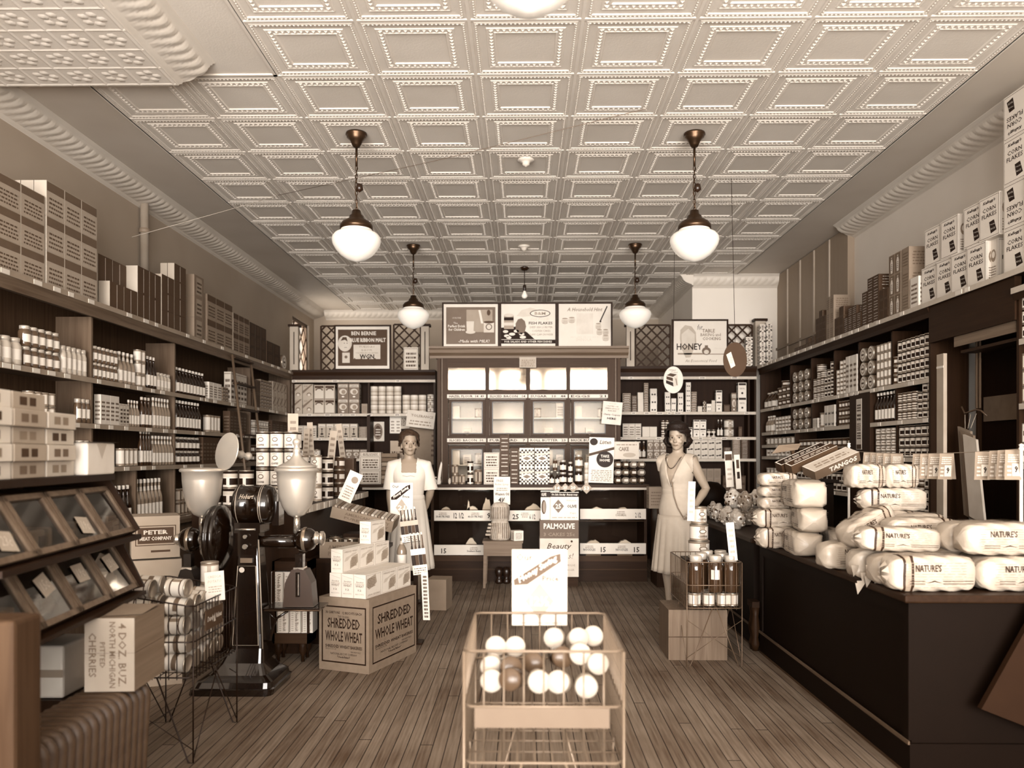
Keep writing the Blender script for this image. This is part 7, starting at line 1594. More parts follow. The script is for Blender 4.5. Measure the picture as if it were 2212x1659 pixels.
# end-on loaves of the far stack
ends = [(1755, 4.55, 0, 84, (1, 1.25, 1)), (1770, 4.55, 1, 80, (1, 1.2, 1)), (1757, 4.60, 2, 86, (1, 1.45, 1.15)), (1822, 4.62, 0, 78, (1, .7, 1))]
for k, (px, Y, t, rz, s_) in enumerate(ends): loaf(lp(px, Y), Y+.17, z0+t*hL, rz, s=s_, label=('end-on bread loaf at the bottom of the far stack', 'end-on bread loaf in the middle of the far stack', 'big rounded bread loaf crowning the far stack', 'narrow end-on bread loaf between stack and slanted loaf')[k])
loaf(1.86, 4.48, z0, 40, ry_=0, s=(.7, .9, .6), label='small crumpled bread loaf in front of the far stack')
for k, (px, Y, z, s_, lab) in enumerate(((1662, 5.02, 0, (.80, 1, .95), 'lowest sideways bread loaf at the counter gap'), (1660, 5.04, 1, (.86, 1, .85), 'second sideways bread loaf at the counter gap'), (1672, 5.1, 1.9, (.62, 1, .55), 'third thin sideways bread loaf at the counter gap'), (1674, 5.1, 2.5, (.62, 1, .5), 'fourth thin sideways bread loaf at the counter gap'), (1672, 5.1, 3.05, (.62, 1, .6), 'top sideways bread loaf at the counter gap'))):
    x = max(lp(px, Y), 1.62); loaf(x, Y, z0+z*hL*.92, 4-k, s=s_, label=lab, flip=(k < 2))
# twisted paper end hanging over the counter edge
b = MB(); rd = random.Random(8)
for k in range(9): a = rd.uniform(0, 6.28); x, y, z = 1.56+rd.uniform(-.03, .06), 3.68+rd.uniform(-.05, .05), .80-rd.uniform(0, .09); b.poly([(x, y, z), (x+.04, y+.015, z+.05), (x-.02, y-.02, z+.055)], WAX); b.poly([(x-.02, y-.02, z+.055), (x+.04, y+.015, z+.05), (x, y+.004, z)], WAX)
tag(b.build('paper_twist', None, (-.01, 0, 0)), 'crumpled wax paper twist poking over the counter edge', 'paper')
# poles, string and tags
PL_ = mat(.90, .4)
def pole(x, y, zt, label, r=.008): b = MB(); b.lathe([(.03, 0), (.03, .008), (r, .012), (r, zt-.765-.03), (r*1.6, zt-.765-.025), (r*.9, zt-.765-.015), (r*1.5, zt-.765-.006), (0, zt-.765)], PL_, n=14); return tag(b.build('pole', None, (x, y, .766)), label, 'pole')
pole(2.20, 5.40, 1.43, 'far white pole holding the price tag string'); pole(2.27, 3.655, 1.40, 'near white pole holding the price tag string', .0075)
b = MB(); pts = [(2.20+.07*t, 5.40-1.745*t, 1.375-.02*math.sin(PI*t)) for t in [k/12 for k in range(13)]]; b.tube(pts, .0018, mat(.55), n=4); tag(b.build('string'), 'string stretched between the two white poles over the bread', 'string')
TG = mat(.52, .7, var=.05)
def tagm(v):
    key = ('tag', v)
    if key not in _meshes:
        b = MB(); w, h = .066, .135; sp = (.035, .055, .02)[v]
        for s in (-1, 1):
            y = s*sp
            b.add([(-w/2, 0, 0), (w/2, 0, 0), (w/2+.004*s, y, -h), (-w/2+.004*s, y, -h), (-w/2, .001*s, .0015), (w/2, .001*s, .0015), (w/2+.004*s, y+.0015*s, -h), (-w/2+.004*s, y+.0015*s, -h)], [(0, 1, 2, 3), (7, 6, 5, 4), (0, 3, 7, 4), (1, 5, 6, 2), (3, 2, 6, 7)], TG)
        u = Vector((0, sp, h)).normalized(); o = Vector((0, -sp/2-.002, -h/2)); r = Vector((1, 0, 0))
        b.lines(o, r, u, -w*.36, w*.36, h*.1, h*.42, 4, W1, e=.0008, fill=.55); b.decal(o, r, u, -w*.10, w*.38, -h*.40, h*.05, W1, e=.0008); b.text('9', o, r, u, w*.14, -h*.16, w*.22, h*.26, D2, e=.0012, bold=.04); b.lines(o, r, u, -w*.40, -w*.15, -h*.4, h*.05, 3, W1, e=.0008)
        _meshes[key] = b.mesh('price_tag')
    return _meshes[key]
tl = [1846, 1881, 1894, 1907, 1921, 1936, 1980, 1995, 2011, 2034, 2105, 2133, 2150, 2166]
nmz = ['farthest, alone', 'second from far pole', 'third from far pole', 'fourth from far pole', 'fifth from far pole', 'sixth from far pole', 'seventh, before the gap', 'eighth from far pole', 'ninth from far pole', 'tenth, with open flap', 'first after the wide gap', 'second after the wide gap', 'third after the wide gap', 'nearest the near pole']
for i, q in enumerate(tl):
    Y = 1717*2.235/(q-1130); t = (5.40-Y)/1.745; t = max(.03, min(.97, t)); o = bpy.data.objects.new('price_tag', tagm(i % 3)); C.objects.link(o)
    o.location = (2.20+.07*t, 5.40-1.745*t, 1.372-.02*math.sin(PI*t)); o.rotation_euler = (0, 0, math.radians((-38, -30, -44)[i % 3])); tag(o, 'folded price tag on the string, '+nmz[i], 'tag', 'folded tags on the string')
# tango cracker cartons propped over the far end
b = MB(); L_, D_, H_ = .32, .13, .065; SIDE, TOP = mat(.34, .6), mat(.74, .6)
def tango(name, label, loc, rot, L_, D_, H_, top, side, text):
    b = MB(); b.box(-L_/2, L_/2, -D_/2, D_/2, 0, H_, side, alt={'Z': top})
    o = (0, -D_/2, 0)
    if text: b.text(text, o, R_, U_, L_*.12, H_*.5, L_*.62, H_*.55, W1, bold=.04)
    for a, c, e, f_ in ((-L_/2, L_/2, -.004, .004),): b.decal((0, 0, H_), R_, (0, 1, 0), a, c, -D_/2, -D_/2+.008, W1); b.decal((0, 0, H_), R_, (0, 1, 0), a, c, D_/2-.008, D_/2, W1); b.decal((0, 0, H_), R_, (0, 1, 0), -L_/2, -L_/2+.008, -D_/2, D_/2, W1)
    b.lines((0, 0, H_), R_, (0, 1, 0), -L_*.38, L_*.38, -D_*.2, D_*.25, 2, W2 if not text else G2, fill=.5)
    o2 = b.build(name, None, loc); o2.rotation_euler = tuple(math.radians(a) for a in rot); return tag(o2, label, 'box', 'open cracker cartons at the far end of the bread')
pt = at_y(1772, 1000, 5.25)
st = MB(); st.box(-.10, .10, -.10, .10, 0, .40, BLK); st.box(-.16, .12, -.14, .14, .40, .42, BLK); tag(st.build('stand', None, (pt.x-.02, 5.33, .766)), 'dark stand under the propped cracker cartons', 'stand')
tango('cracker_carton', 'pale-topped cracker carton with white capitals, front of the propped row', (pt.x+.045, 5.17, 1.265), (16, -22, 12), .34, .13, .062, TOP, SIDE, 'TANGOS')
tango('cracker_carton', 'middle dark cracker carton beside the lettered one', (pt.x-.03, 5.31, 1.295), (16, -22, 12), .36, .075, .062, mat(.20, .5), mat(.25, .5), None)
CART3 = tango('cracker_carton', 'rear dark cracker carton, pale edges, propped on the stand', (pt.x-.065, 5.40, 1.30), (16, -22, 12), .36, .075, .062, mat(.10, .5), mat(.18, .5), None)
b = MB(); b.poly([(-.14, 0, .03), (.03, -.04, 0), (.10, .02, .0), (-.05, .05, .04)], mat(.45, .7)); b.poly([(-.05, .05, .038), (.10, .02, -.002), (.03, -.04, -.002), (-.14, 0, .028)], mat(.45, .7)); b.box(.0, .02, -.01, .01, -.06, 0, D1); fl = b.build('flap', CART3); fl.location = (-.02, .08, .08)
# cellophane bags on the far right counter
def pouchmesh(v):
    key = ('pouch', v)
    if key in _meshes: return _meshes[key]
    rd = random.Random(v+40); b = MB(); rings = []; cel = [mat(.70, .18, var=.4, scale=50, coat=.5), mat(.50, .18, var=.5, scale=60, coat=.5), mat(.85, .2, var=.35, scale=45, coat=.5)][v % 3]
    for i in range(13):
        t = i/12; e = math.sin(PI*min(.97, max(.06, t)))**.5*(1 if t < .8 else .75); ring = []
        for j in range(16):
            a = 2*PI*j/16; k = 1+.10*math.sin(4*a+i*.9+v)+rd.uniform(-.03, .03); ring.append((.075*e*math.cos(a)*k, .05*e*math.sin(a)*k, t*.16*(1+rd.uniform(-.01, .01))))
        rings.append(ring)
    b.loft(rings, cel)
    for q in range(60): a = rd.uniform(0, 6.28); z = rd.uniform(.03, .12); ell(b, (.066*math.cos(a), .043*math.sin(a), z), (.010, .010, .010), (D1, G2, W1)[q % 3], 6)
    _meshes[key] = b.mesh('sweet_bag'); return _meshes[key]
rd = random.Random(21); spots = [(1.70, 6.95), (1.86, 6.9), (2.02, 6.85), (1.68, 6.60), (1.85, 6.55), (2.02, 6.5), (1.68, 6.27), (1.86, 6.2), (2.04, 6.15), (1.72, 7.22), (1.9, 7.2), (2.2, 6.4), (2.2, 6.75), (1.95, 5.85), (2.15, 5.8)]
for i, (x, y) in enumerate(spots):
    o = bpy.data.objects.new('sweet_bag', pouchmesh(i % 6)); C.objects.link(o); o.location = (x, y, .769); o.rotation_euler = (rd.uniform(-.15, .15), rd.uniform(-.2, .2), rd.uniform(0, 6))
    tag(o, 'crinkled clear bag of sweets on the far right counter, '+['beside the standing woman', 'second from the edge, far row', 'third from the edge, far row', 'edge of the middle row', 'centre of the middle row', 'wall side of the middle row', 'edge of the near row', 'centre of the near row', 'wall side of the near row', 'farthest at the edge', 'farthest, away from the edge', 'near the wall, lower', 'near the wall, upper', 'closest to the bread', 'closest to the bread, wall side'][i], 'bag', 'bags of sweets')
for i, (x, y) in enumerate([(1.78, 6.75), (1.95, 6.7), (1.78, 6.4), (1.95, 6.34), (1.85, 7.05)]):
    o = bpy.data.objects.new('sweet_bag', pouchmesh((i+2) % 6)); C.objects.link(o); o.location = (x, y, .90); o.rotation_euler = (0, 0, i); tag(o, 'crinkled sweets bag piled on top of the others, '+('far edge', 'far middle', 'near edge', 'near middle', 'farthest')[i], 'bag', 'bags of sweets')
sheet('price_card', 1567, 1583, 975, 1052, 7.0, W1, lambda b, o, r, u, w, h: (b.decal(o, r, u, -w*.45, w*.45, h*.25, h*.42, D1), b.lines(o, r, u, -w*.3, w*.3, -h*.3, h*.1, 3, G1)), 'tall white card with dark top band above the sweets bags', rot=-.06)
sheet('price_card', 1588, 1600, 982, 1056, 6.9, W1, lambda b, o, r, u, w, h: (b.decal(o, r, u, -w*.2, w*.3, h*.1, h*.35, D1), b.decal(o, r, u, -w*.2, w*.3, -h*.2, h*.0, D2)), 'narrow white card with black marks above the sweets bags', rot=-.07)
b = MB(); b.prism([(6.05, .80), (6.05, .86), (5.72, 1.0), (5.72, .94)], 1.66, 1.90, DWY, plane='yz'); tag(b.build('slanted_tray'), 'dark slanted tray between the sweets bags and the bread', 'tray') if False else None
o = put('box_brown', (xy(1414, 8.2), 8.2, .80), 0, .14, .22, .16, 'brown speckled box on the ledge behind the dark-haired woman', None)
b = MB(); b.box(1.36, 1.75, 8.1, 8.5, 0, .798, DWZ); tag(b.build('side_ledge'), 'dark ledge end between the glass counter and the standing woman', 'ledge')
b = MB(); b.lathe([(.0, 0), (.13, .02), (.17, .12), (.15, .22), (.08, .28), (0, .29)], BLK, n=20); tag(b.build('dark_round_tin', None, (xy(1533, 7.75), 7.75, .80)), 'big dark rounded container behind the standing woman', 'container')
b = MB(); b.box(1.76, 2.4, 7.5, 8.2, 0, .798, DWZ); tag(b.build('side_ledge'), 'dark ledge carrying the rounded container behind the far counter', 'ledge')
# ---------------------------------------------------------------- goods on the left counter and the back counter
LT0 = LH+.0005
k = 0
def grid(kind, x0, x1, nx, y0, y1, ny, z, tiers, w, h, phrase, d=None, desc=None, rot=0.0, cat=None):
    for j in range(ny):
        for i in range(nx):
            for t in range(tiers):
                x = x0+(x1-x0)*(i+.5)/nx; y = y0+(y1-y0)*(j+.5)/ny
                lab = '%s, %s tier, %s from left, %s row back, %s' % (desc or DESC[kind], ORD[t], ORD[i], ORD[j], phrase)
                if tiers == 1: lab = '%s, %s from left, %s row back, %s' % (desc or DESC[kind], ORD[i], ORD[j], phrase)
                put(kind, (x, y, z+t*(h+.0008)), rot+(k*.37 % .3 if kind[:3] == 'can' else 0), w, h, d or w, lab, (desc or DESC[kind])+' group, '+phrase, cat)
grid('can_coffee', -1.84, -1.55, 3, 5.40, 5.60, 2, LT0, 4, .092, .126, 'on left counter', desc='coffee can')
grid('can_block', -2.2, -1.86, 3, 5.42, 5.55, 1, LT0, 2, .10, .12, 'left counter corner', desc='dark-labelled can')
grid('can_white', -1.80, -1.50, 3, 5.86, 6.0, 1, LT0, 3, .088, .115, 'mid left counter', desc='white lettered can')
grid('can_block', -1.80, -1.50, 3, 6.22, 6.35, 1, LT0, 3, .09, .11, 'mid left counter, farther', desc='bold-labelled can')
grid('can_dark', -1.80, -1.50, 3, 6.62, 6.75, 1, LT0, 3, .09, .11, 'far left counter', desc='dark striped can')
grid('box_darkwords', -1.82, -1.50, 2, 7.05, 7.2, 1, LT0, 3, .14, .105, 'far end of left counter', d=.10, desc='dark patterned carton')
grid('can_white', -2.15, -1.88, 2, 6.3, 6.6, 2, LT0, 4, .10, .12, 'rear of left counter', desc='big white can')
for i, (a, c, t_, b_, Y, ry_) in enumerate(((622, 644, 893, 978, 5.75, .0), (655, 668, 926, 985, 6.1, .05), (665, 677, 912, 985, 6.2, -.05), (709, 725, 930, 1010, 6.5, .1), (730, 742, 915, 990, 6.9, -.12))):
    sheet('price_card', a, c, t_, b_, Y, mat(.62, .7), lambda b, o, r, u, w, h: b.lines(o, r, u, -w*.3, w*.3, -h*.4, h*.4, 5, G3, seed=4), ('tallest', 'short first', 'short second', 'leaning third', 'farthest leaning')[i]+' grey card standing up among the left counter cans', rot=ry_, yaw=(.3, 0, .2, 0, .1)[i])
pc = sheet('price_card', 742, 772, 1018, 1085, 5.75, W1, lambda b, o, r, u, w, h: (b.disc(o, r, u, w*.1, h*.25, w*.25, G2), b.lines(o, r, u, -w*.3, w*.3, -h*.4, h*.05, 5, G2)), 'white card slanting up from the case of packets', rot=.42)
# step in front of the left counter
SX0 = LX
def case(name, label, cx, cy, z, w, d, h, tone, texts, rot=(0, 0, 0), fill=None):
    b = MB(); m = mat(tone, .8, var=.08); t = .008
    b.box(-w/2, w/2, -d/2, d/2, 0, t, m); b.box(-w/2, w/2, -d/2, -d/2+t, t, h, m); b.box(-w/2, w/2, d/2-t, d/2, t, h, m); b.box(-w/2, -w/2+t, -d/2+t, d/2-t, t, h, m); b.box(w/2-t, w/2, -d/2+t, d/2-t, t, h, m)
    for i, s_ in enumerate(texts): b.text(s_, (0, -d/2, 0), R_, U_, w*.08, h*(.66-.38*i), w*.72, h*.26, G3, bold=.02)
    r = b.build(name, None, (cx, cy, z)); r.rotation_euler = rot; tag(r, label, 'case'); return r
zs = .611
case('cardboard_case', 'low cardboard case holding shiny tins on the counter step', xy(742, 5.8), 5.80, zs, .28, .28, .115, .48, ('AMERICAN', 'PURE GRAIN'))
for i, (px, Y, w_) in enumerate(((688, 5.80, .10), (726, 5.80, .115), (757, 5.80, .11))):
    X = xy(px, Y); b = MB(); r = w_/2; SH = mat(.62, .22, metal=.9, var=.25)
    b.lathe([(r*.95, 0), (r, .004), (r*.98, .01), (r*.98, .11), (r, .116), (r*.9, .118), (r*.88, .112), (0, .112)], SH, n=24, mf=lambda i_, f: (W2 if .62 < f < .72 or .78 < f < .84 else D1 if .72 < f < .78 else None) if i_ == 2 else None)
    zz0 = zs+.1165 if i else zs+.0; 
    if i == 0: X = -1.435
    tag(b.build('syrup_tin', None, (X, Y+(.26 if i == 0 else .0), zs if i == 0 else zs+.012)), ('shiny tin nearest the grinder on the counter step', 'larger shiny tin standing inside the lower case', 'second shiny tin standing in the lower case')[i], 'tin', 'shiny syrup tins')
tr = case('packet_case', 'tilted cardboard tray of thin packets left of the white dress', xy(787, 6.1), 6.1, .835, .48, .24, .085, .50, ('AMERICAN BEAUTY', 'PURE QUALITY'), rot=(math.radians(8), math.radians(14), 0))
b = MB(); rd = random.Random(2)
b2 = MB(); b2.box(xy(748, 6.1), xy(825, 6.1), 6.0, 6.2, zs, .75, DWZ); tag(b2.build('case_support'), 'dark box under the tilted tray of packets', 'box')
for i in range(18):
    x = -.22+.026*i; p = MB(); p.rbox(-.011, .011, -.09, .09, 0, .085, mat((.62, .40, .78)[i % 3], .5), .004); q = p.build('packet', None); M = tr.rotation_euler.to_matrix()
    q.location = tr.location+M @ Vector((x, 0, .009)); q.rotation_euler = tr.rotation_euler.copy(); tag(q, 'thin packet standing in the tilted tray, %s from its left' % ORD[i], 'packet', 'packets in the tilted tray')
case('cardboard_case', 'small cardboard carton under the clear bottle', xy(862, 5.75), 5.75, .40, .09, .10, .12, .55, ())
b = MB(); b.box(-.75, -.75+.0, 0, 0, 0, 0, DW) if False else None
b = MB(); b.cbox(xy(862, 5.8), 5.80, 0, .16, .20, .399, DWZ); tag(b.build('display_stand'), 'dark low stand carrying the bottle display', 'stand')
o = put('bottle_clear', (xy(868, 5.75), 5.75, .522), 0, .072, .25, 0, 'clear bottle on a small carton beside the white-dressed woman')
price_card('price_card', 843, 892, 1043, 1122, 6.35, 'white price card with dark slanted band before the white dress', '21', .10)
def bottlecard(name, label, px0, px1, py0, py1, Y, n, tones, rot):
    w, h = (px1-px0)/F*Y, (py1-py0)/F*Y; b = MB(); bw = w/n
    for i in range(n):
        x = -w/2+bw*i; m = D2 if tones[0] < .3 else D1
        b.prism([(x+.05*bw, 0), (x+.95*bw, 0), (x+.95*bw, h*.55), (x+.72*bw, h*.68), (x+.68*bw, h), (x+.32*bw, h), (x+.28*bw, h*.68), (x+.05*bw, h*.55)], 0, .004, (D2, D1)[i % 2])
        b.decal((0, -.0003, 0), R_, U_, x+.34*bw, x+.42*bw, h*.7, h, mat(tones[1], .5)); b.decal((0, -.0003, 0), R_, U_, x+.30*bw, x+.70*bw, h*.94, h, W2, e=.0009)
    b.decal((0, -.0008, 0), R_, U_, -w/2, w/2, h*.48, h*.62, mat(tones[2], .5), e=.0006); b.decal((0, -.0008, 0), R_, U_, -w/2, w/2, h*.02, h*.24, W1, e=.0006); b.lines((0, -.0012, 0), R_, U_, -w*.42, w*.42, h*.05, h*.2, 3, G3, e=.0008)
    o = b.build(name, None, (xy((px0+px1)/2, Y), Y, zy(py1, Y))); o.rotation_euler = rot; return tag(o, label, 'sign')
bottlecard('bottle_cutout', 'upper cardboard cutout of bottles with a pale middle band', 869, 908, 1096, 1172, 5.62, 5, (.2, .8, .6), (0, math.radians(-7), 0))
bottlecard('bottle_cutout', 'lower cardboard cutout of dark bottles with white labels', 893, 925, 1150, 1243, 5.52, 4, (.1, .6, .95), (0, math.radians(-7), 0))
b = MB(); b.cbox(0, 0, 0, .03, .02, .66, DWZ); b.cbox(0, 0, 0, .10, .12, .015, DWZ); tag(b.build('cutout_stand', None, (xy(898, 5.68), 5.685, 0)), 'thin dark stand behind the bottle cutouts', 'stand')
sheet('paper_streamer', 911, 927, 1236, 1340, 5.42, W1, lambda b, o, r, u, w, h: b.lines(o, r, u, -w*.3, w*.3, -h*.45, h*.45, 12, D1, seed=4, fill=.6), 'long white printed streamer hanging below the bottle cutouts', rot=-.05, yaw=-.3)
e = at_z(942, 1318, 0); b = MB(); b.box(-.09, .09, 0, .22, 0, .265, mat(.46, .8)); tag(b.build('cardboard_box', None, (e.x, e.y, 0), -.15), 'plain cardboard box on the floor below the white dress', 'box')
# ---- things on the back counter
BT = kz+.0005; X8 = lambda p, Y=8.6: xy(p, Y)
def bc(kind, px, z, w, h, label, Y=8.60, d=None, cat=None, rz=0): return put(kind, (X8(px, Y), Y, BT+z), rz, w, h, d or w, label, None, cat)
PB = ' on the back counter'
bc('jar_dark', 941, 0, .035, .08, 'small dark bottle by the white dress'+PB); bc('jar_pale', 950, 0, .03, .06, 'tiny pale jar'+PB+' near the white dress'); bc('can_white', 971, 0, .03, .065, 'tiny white tin'+PB+' before the cabinet')
for i, (px, t) in enumerate(((983, 0), (983, 1), (998, 0))): bc('can_grey', px, t*.105, .075, .104, ('lower plain grey tumbler tin', 'upper plain grey tumbler tin', 'single grey tumbler tin')[i]+PB)
for t in range(2): bc('can_block', 1016, t*.126, .068, .125, ('lower', 'upper')[t]+' black-spotted can of the pair'+PB)
bc('can_grey', 1033, 0, .085, .16, 'tall pale tin right of the spotted cans'+PB)
for t in range(2): bc('box_words', 1062, t*.171, .165, .17, ('lower', 'upper')[t]+' crinkled paper package'+PB, d=.08)
for t in range(3): bc('box_darkstripe', 1090, t*.176, .10, .175, ('lowest', 'middle', 'top')[t]+' dark tall carton of the left tower'+PB, d=.08)
for t in range(2): bc('box_darkstripe', 1111, t*.195, .09, .194, ('lower', 'upper')[t]+' dark tall carton of the right tower'+PB, d=.08)
for i, px in enumerate((1138, 1171)):
    for t in range(2): bc('box_check', px, t*.196, .158, .195, '%s checkered box of the %s column' % (('lower', 'upper')[t], ('left', 'right')[i])+PB, d=.07)
for i, (px, kd, w, h) in enumerate(((1192, 'bottle_dark', .055, .14), (1204, 'bottle_dark', .05, .13), (1216, 'jar_dark', .085, .13), (1232, 'jar_dark', .06, .12), (1250, 'jar_dark', .085, .17), (1267, 'tube_b', .05, .24))): bc(kd, px, 0, w, h, ('small dark bottle right of the checkered boxes', 'second small dark bottle by the jars', 'squat dark jar, white label', 'narrow dark jar between two larger', 'large dark jar below the stacked one', 'slim tall tube left of the white placard')[i]+PB)
for i, (px, z, kd, w, h) in enumerate(((1216, .131, 'jar_dark', .075, .13), (1232, .121, 'jar_dark', .05, .12), (1250, .171, 'jar_glass', .09, .15), (1199, .142, 'can_dark', .05, .12))): bc(kd, px, z, w, h, ('upper dark jar over the squat one', 'upper narrow jar', 'upper large jar with shiny lid', 'dark tin standing over the small bottles')[i]+PB)
def d_listen(b, o, r, u, w, h):
    b.disc(o, r, u, -w*.32, h*.40, w*.16, D2, ry=h*.08, n=12); b.text('Listen', o, r, u, w*.14, h*.40, w*.46, h*.09, D1, shear=.3, bold=.02); b.pdecal(o, r, u, [(-w*.5, h*.14), (w*.5, h*.30), (w*.5, h*.24), (-w*.5, h*.08)], D1)
    b.disc(o, r, u, w*.14, h*.02, w*.34, D2, ry=h*.18, n=24); b.text('TAKE', o, r, u, w*.14, h*.09, w*.34, h*.06, W1, e=.0014, bold=.02); b.text('HOME', o, r, u, w*.14, -h*.0, w*.4, h*.06, W1, e=.0014, bold=.02); b.lines(o, r, u, -w*.42, w*.42, -h*.46, -h*.2, 7, G2)
sheet('placard', 1272, 1326, 945, 1043, 8.56, W1, d_listen, 'white placard with a black disc standing on the back counter', rot=.03)
pk = put('box_picture', (X8(1352, 8.65), 8.65, BT+.27), 0, .27, .19, .10, 'pale cake carton on top of the cellophane packages'); pk.data = pk.data.copy()
b = MB(); b.box(-.135, .135, -.05, .05, 0, .19, W2); b.text('CAKE', (0, -.05, 0), R_, U_, -.03, .11, .11, .045, G3, bold=.03); b.lines((0, -.05, 0), R_, U_, -.11, .11, .15, .175, 1, G2); b.disc((0, -.05, 0), R_, U_, .03, .045, .07, G1, ry=.025); pk.data = b.mesh('carton')
rd = random.Random(12)
for i in range(12):
    x = X8(1335+17*(i % 4)); t = i//4; o = bpy.data.objects.new('cellophane_packet', None)
    key = ('cello', i % 3)
    if key not in _meshes:
        b = MB(); cm = mat((.24, .5, .36)[i % 3], .15, var=.6, scale=50, coat=.6); rings = []
        for a_ in range(9):
            u = -1+2*a_/8; e = max(.25, (1-abs(u)**4)); rings.append([(u*.045, .045*e*math.cos(q*PI/6)*(1+rd.uniform(-.12, .12)), .04+.038*e*math.sin(q*PI/6)*(1+rd.uniform(-.12, .12))) for q in range(12)])
        b.loft(rings, cm, smooth=False); b.box(-.02, .02, -.048, -.042, .03, .055, W1); _meshes[key] = b.mesh('cellophane_packet')
    o = bpy.data.objects.new('cellophane_packet', _meshes[key]); C.objects.link(o); o.location = (x, 8.62, BT+.085*t); tag(o, 'cellophane packet under the cake carton, %s layer, %s from left' % (('bottom', 'middle', 'top')[t], ORD[i % 4]), 'packet', 'cellophane packets on the back counter')
for t in range(2): put('box_words', (xy(803, 8.7), 8.68, BT+t*.152), 0, .235, .15, .14, ('lower', 'upper')[t]+' pale cracker carton stacked left of the woman', None); 
put('box_words', (xy(803, 8.7), 8.68, BT+.304), 0, .23, .04, .13, 'thin pale carton on top of the pale cracker cartons', None)
for i in range(7):
    b = MB(); b.rbox(-.11, .11, -.10, .10, 0, .045, mat((.42, .55, .36)[i % 3], .8), .012); tag(b.build('paper_bundle', None, (xy(840, 8.75)+.004*(i % 2), 8.75, BT+.048*i)), 'folded paper bundle behind the woman, %s from bottom' % ORD[i], 'paper', 'stack of folded paper')
b = MB(); b.prism([(-.012, 0), (.018, 0), (.045, .22), (.034, .245), (.01, .16)], 0, .003, W1); tag(b.build('paper_cone', None, (xy(936, 8.1), 8.55, BT)), 'white pointed paper sheet by the cabinet edge', 'paper')
sheet('placard', 843, 877, 952, 1043, 8.95, mat(.55, .7), lambda b, o, r, u, w, h: (b.text('BEAUTY', o, r, u, 0, h*.15, w*.8, h*.2, D1, bold=.03), b.text('LADY', o, r, u, 0, -h*.2, w*.6, h*.26, D1, bold=.03)), 'grey lettered placard behind the shoulder of the woman in white')
# diamond price cards
for i, (px, py, s_, tone, tx) in enumerate(((1204, 1054, .105, .55, '14'), (1221, 1053, .085, .62, '25'), (1238, 1053, .11, .55, '20'), (1267, 1054.5, .115, .58, '53'))):
    b = MB(); s = s_/2*1.05; b.prism([(-s, 0), (0, s), (s, 0), (0, -s)], 0, .003, mat(tone, .6)); b.text(tx, (0, -.0003, 0), R_, U_, 0, 0, s*.95, s*.65, W1, bold=.04)
    tag(b.build('diamond_card', None, (xy(px, 8.45), 8.4565-.0035*i, zy(py, 8.45))), 'grey diamond price card marked %s on the counter front' % tx, 'card', 'diamond price cards')
# small table with cloth bundle
TB = tag(empty('small_table', (xy(1087, 8.2), 8.18, 0)), 'small low wooden table in front of the glass counter', 'table'); w = .205; zt = .475
TW = wood(.36, 'X', .5, contrast=.2); b = MB(); b.box(-w, w, -.16, .16, zt-.02, zt, TW); b.build('table_top', TB)
b = MB(); b.box(-w+.01, w-.01, -.15, -.135, zt-.15, zt-.02, TW); b.box(-w+.01, w-.01, .135, .15, zt-.15, zt-.02, TW); b.box(-w+.01, -w+.025, -.135, .135, zt-.15, zt-.02, TW); b.box(w-.025, w-.01, -.135, .135, zt-.15, zt-.02, TW); b.build('apron', TB)
for sx in (-1, 1):
    for sy in (-1, 1): b = MB(); b.prism([(sx*(w-.045)-.0, zt-.15), (sx*(w-.01), zt-.15), (sx*(w-.005), 0), (sx*(w-.03), 0)][::sx], sy*.145-.012, sy*.145+.012, TW); b.build('leg', TB)
b = MB(); CL = mat(.66, .85, var=.25, scale=30); rd = random.Random(6)
def clothring(z, rx, ry, cx=0): return [(cx+rx*math.cos(2*PI*j/24)*(1+.08*math.sin(5*2*PI*j/24+z*20)), ry*math.sin(2*PI*j/24)*(1+.08*math.sin(7*2*PI*j/24)), z) for j in range(24)]
b.loft([clothring(z, rx, ry, cx) for z, rx, ry, cx in ((0, .09, .06, 0), (.02, .105, .07, -.005), (.10, .105, .065, 0), (.17, .09, .06, 0), (.20, .08, .05, 0), (.205, .095, .06, -.002), (.28, .10, .06, 0), (.34, .095, .055, 0), (.375, .07, .04, 0), (.385, .03, .02, 0))], CL)
for i in range(10): x = -.09+.02*i; b.tube([(x*.95, -.066, .02), (x, -.068, .10), (x*.9, -.066, .18)], .0025, G3 if i % 2 else D1, n=4); b.tube([(x*.9, -.064, .22), (x*.9, -.062, .34)], .0025, G3 if i % 2 == 0 else D1, n=4)
for i in range(4): b.rbox(-.15+.01*i, -.06, -.05, .03, .045+.035*i, .066+.035*i, CL, .009)
tag(b.build('glove_bundle', None, (xy(1080, 8.15), 8.16, zt)), 'bundle of striped cloth work gloves standing on the small table', 'gloves')
put('box_whitelines', (xy(1117, 8.1), 8.12, zt+.0005), .35, .10, .10, .10, 'small black-and-white carton beside the glove bundle on the table', None)
def d_wesson(b, o, r, u, w, h):
    b.text('FREE', o, r, u, -w*.12, h*.36, w*.4, h*.08, G3); b.text('Robin Spray', o, r, u, 0, h*.22, w*.8, h*.09, G3); b.lines(o, r, u, -w*.35, w*.35, h*.0, h*.14, 2, G2); b.text('Wesson Oil', o, r, u, 0, -h*.12, w*.86, h*.11, D1, bold=.03); b.text('4½', o, r, u, 0, -h*.33, w*.44, h*.16, D2, bold=.05)
sheet('price_card', 1066.5, 1102, 1030, 1090, 8.4565, W1, d_wesson, 'white oil price card marked 4½ above the glove bundle')
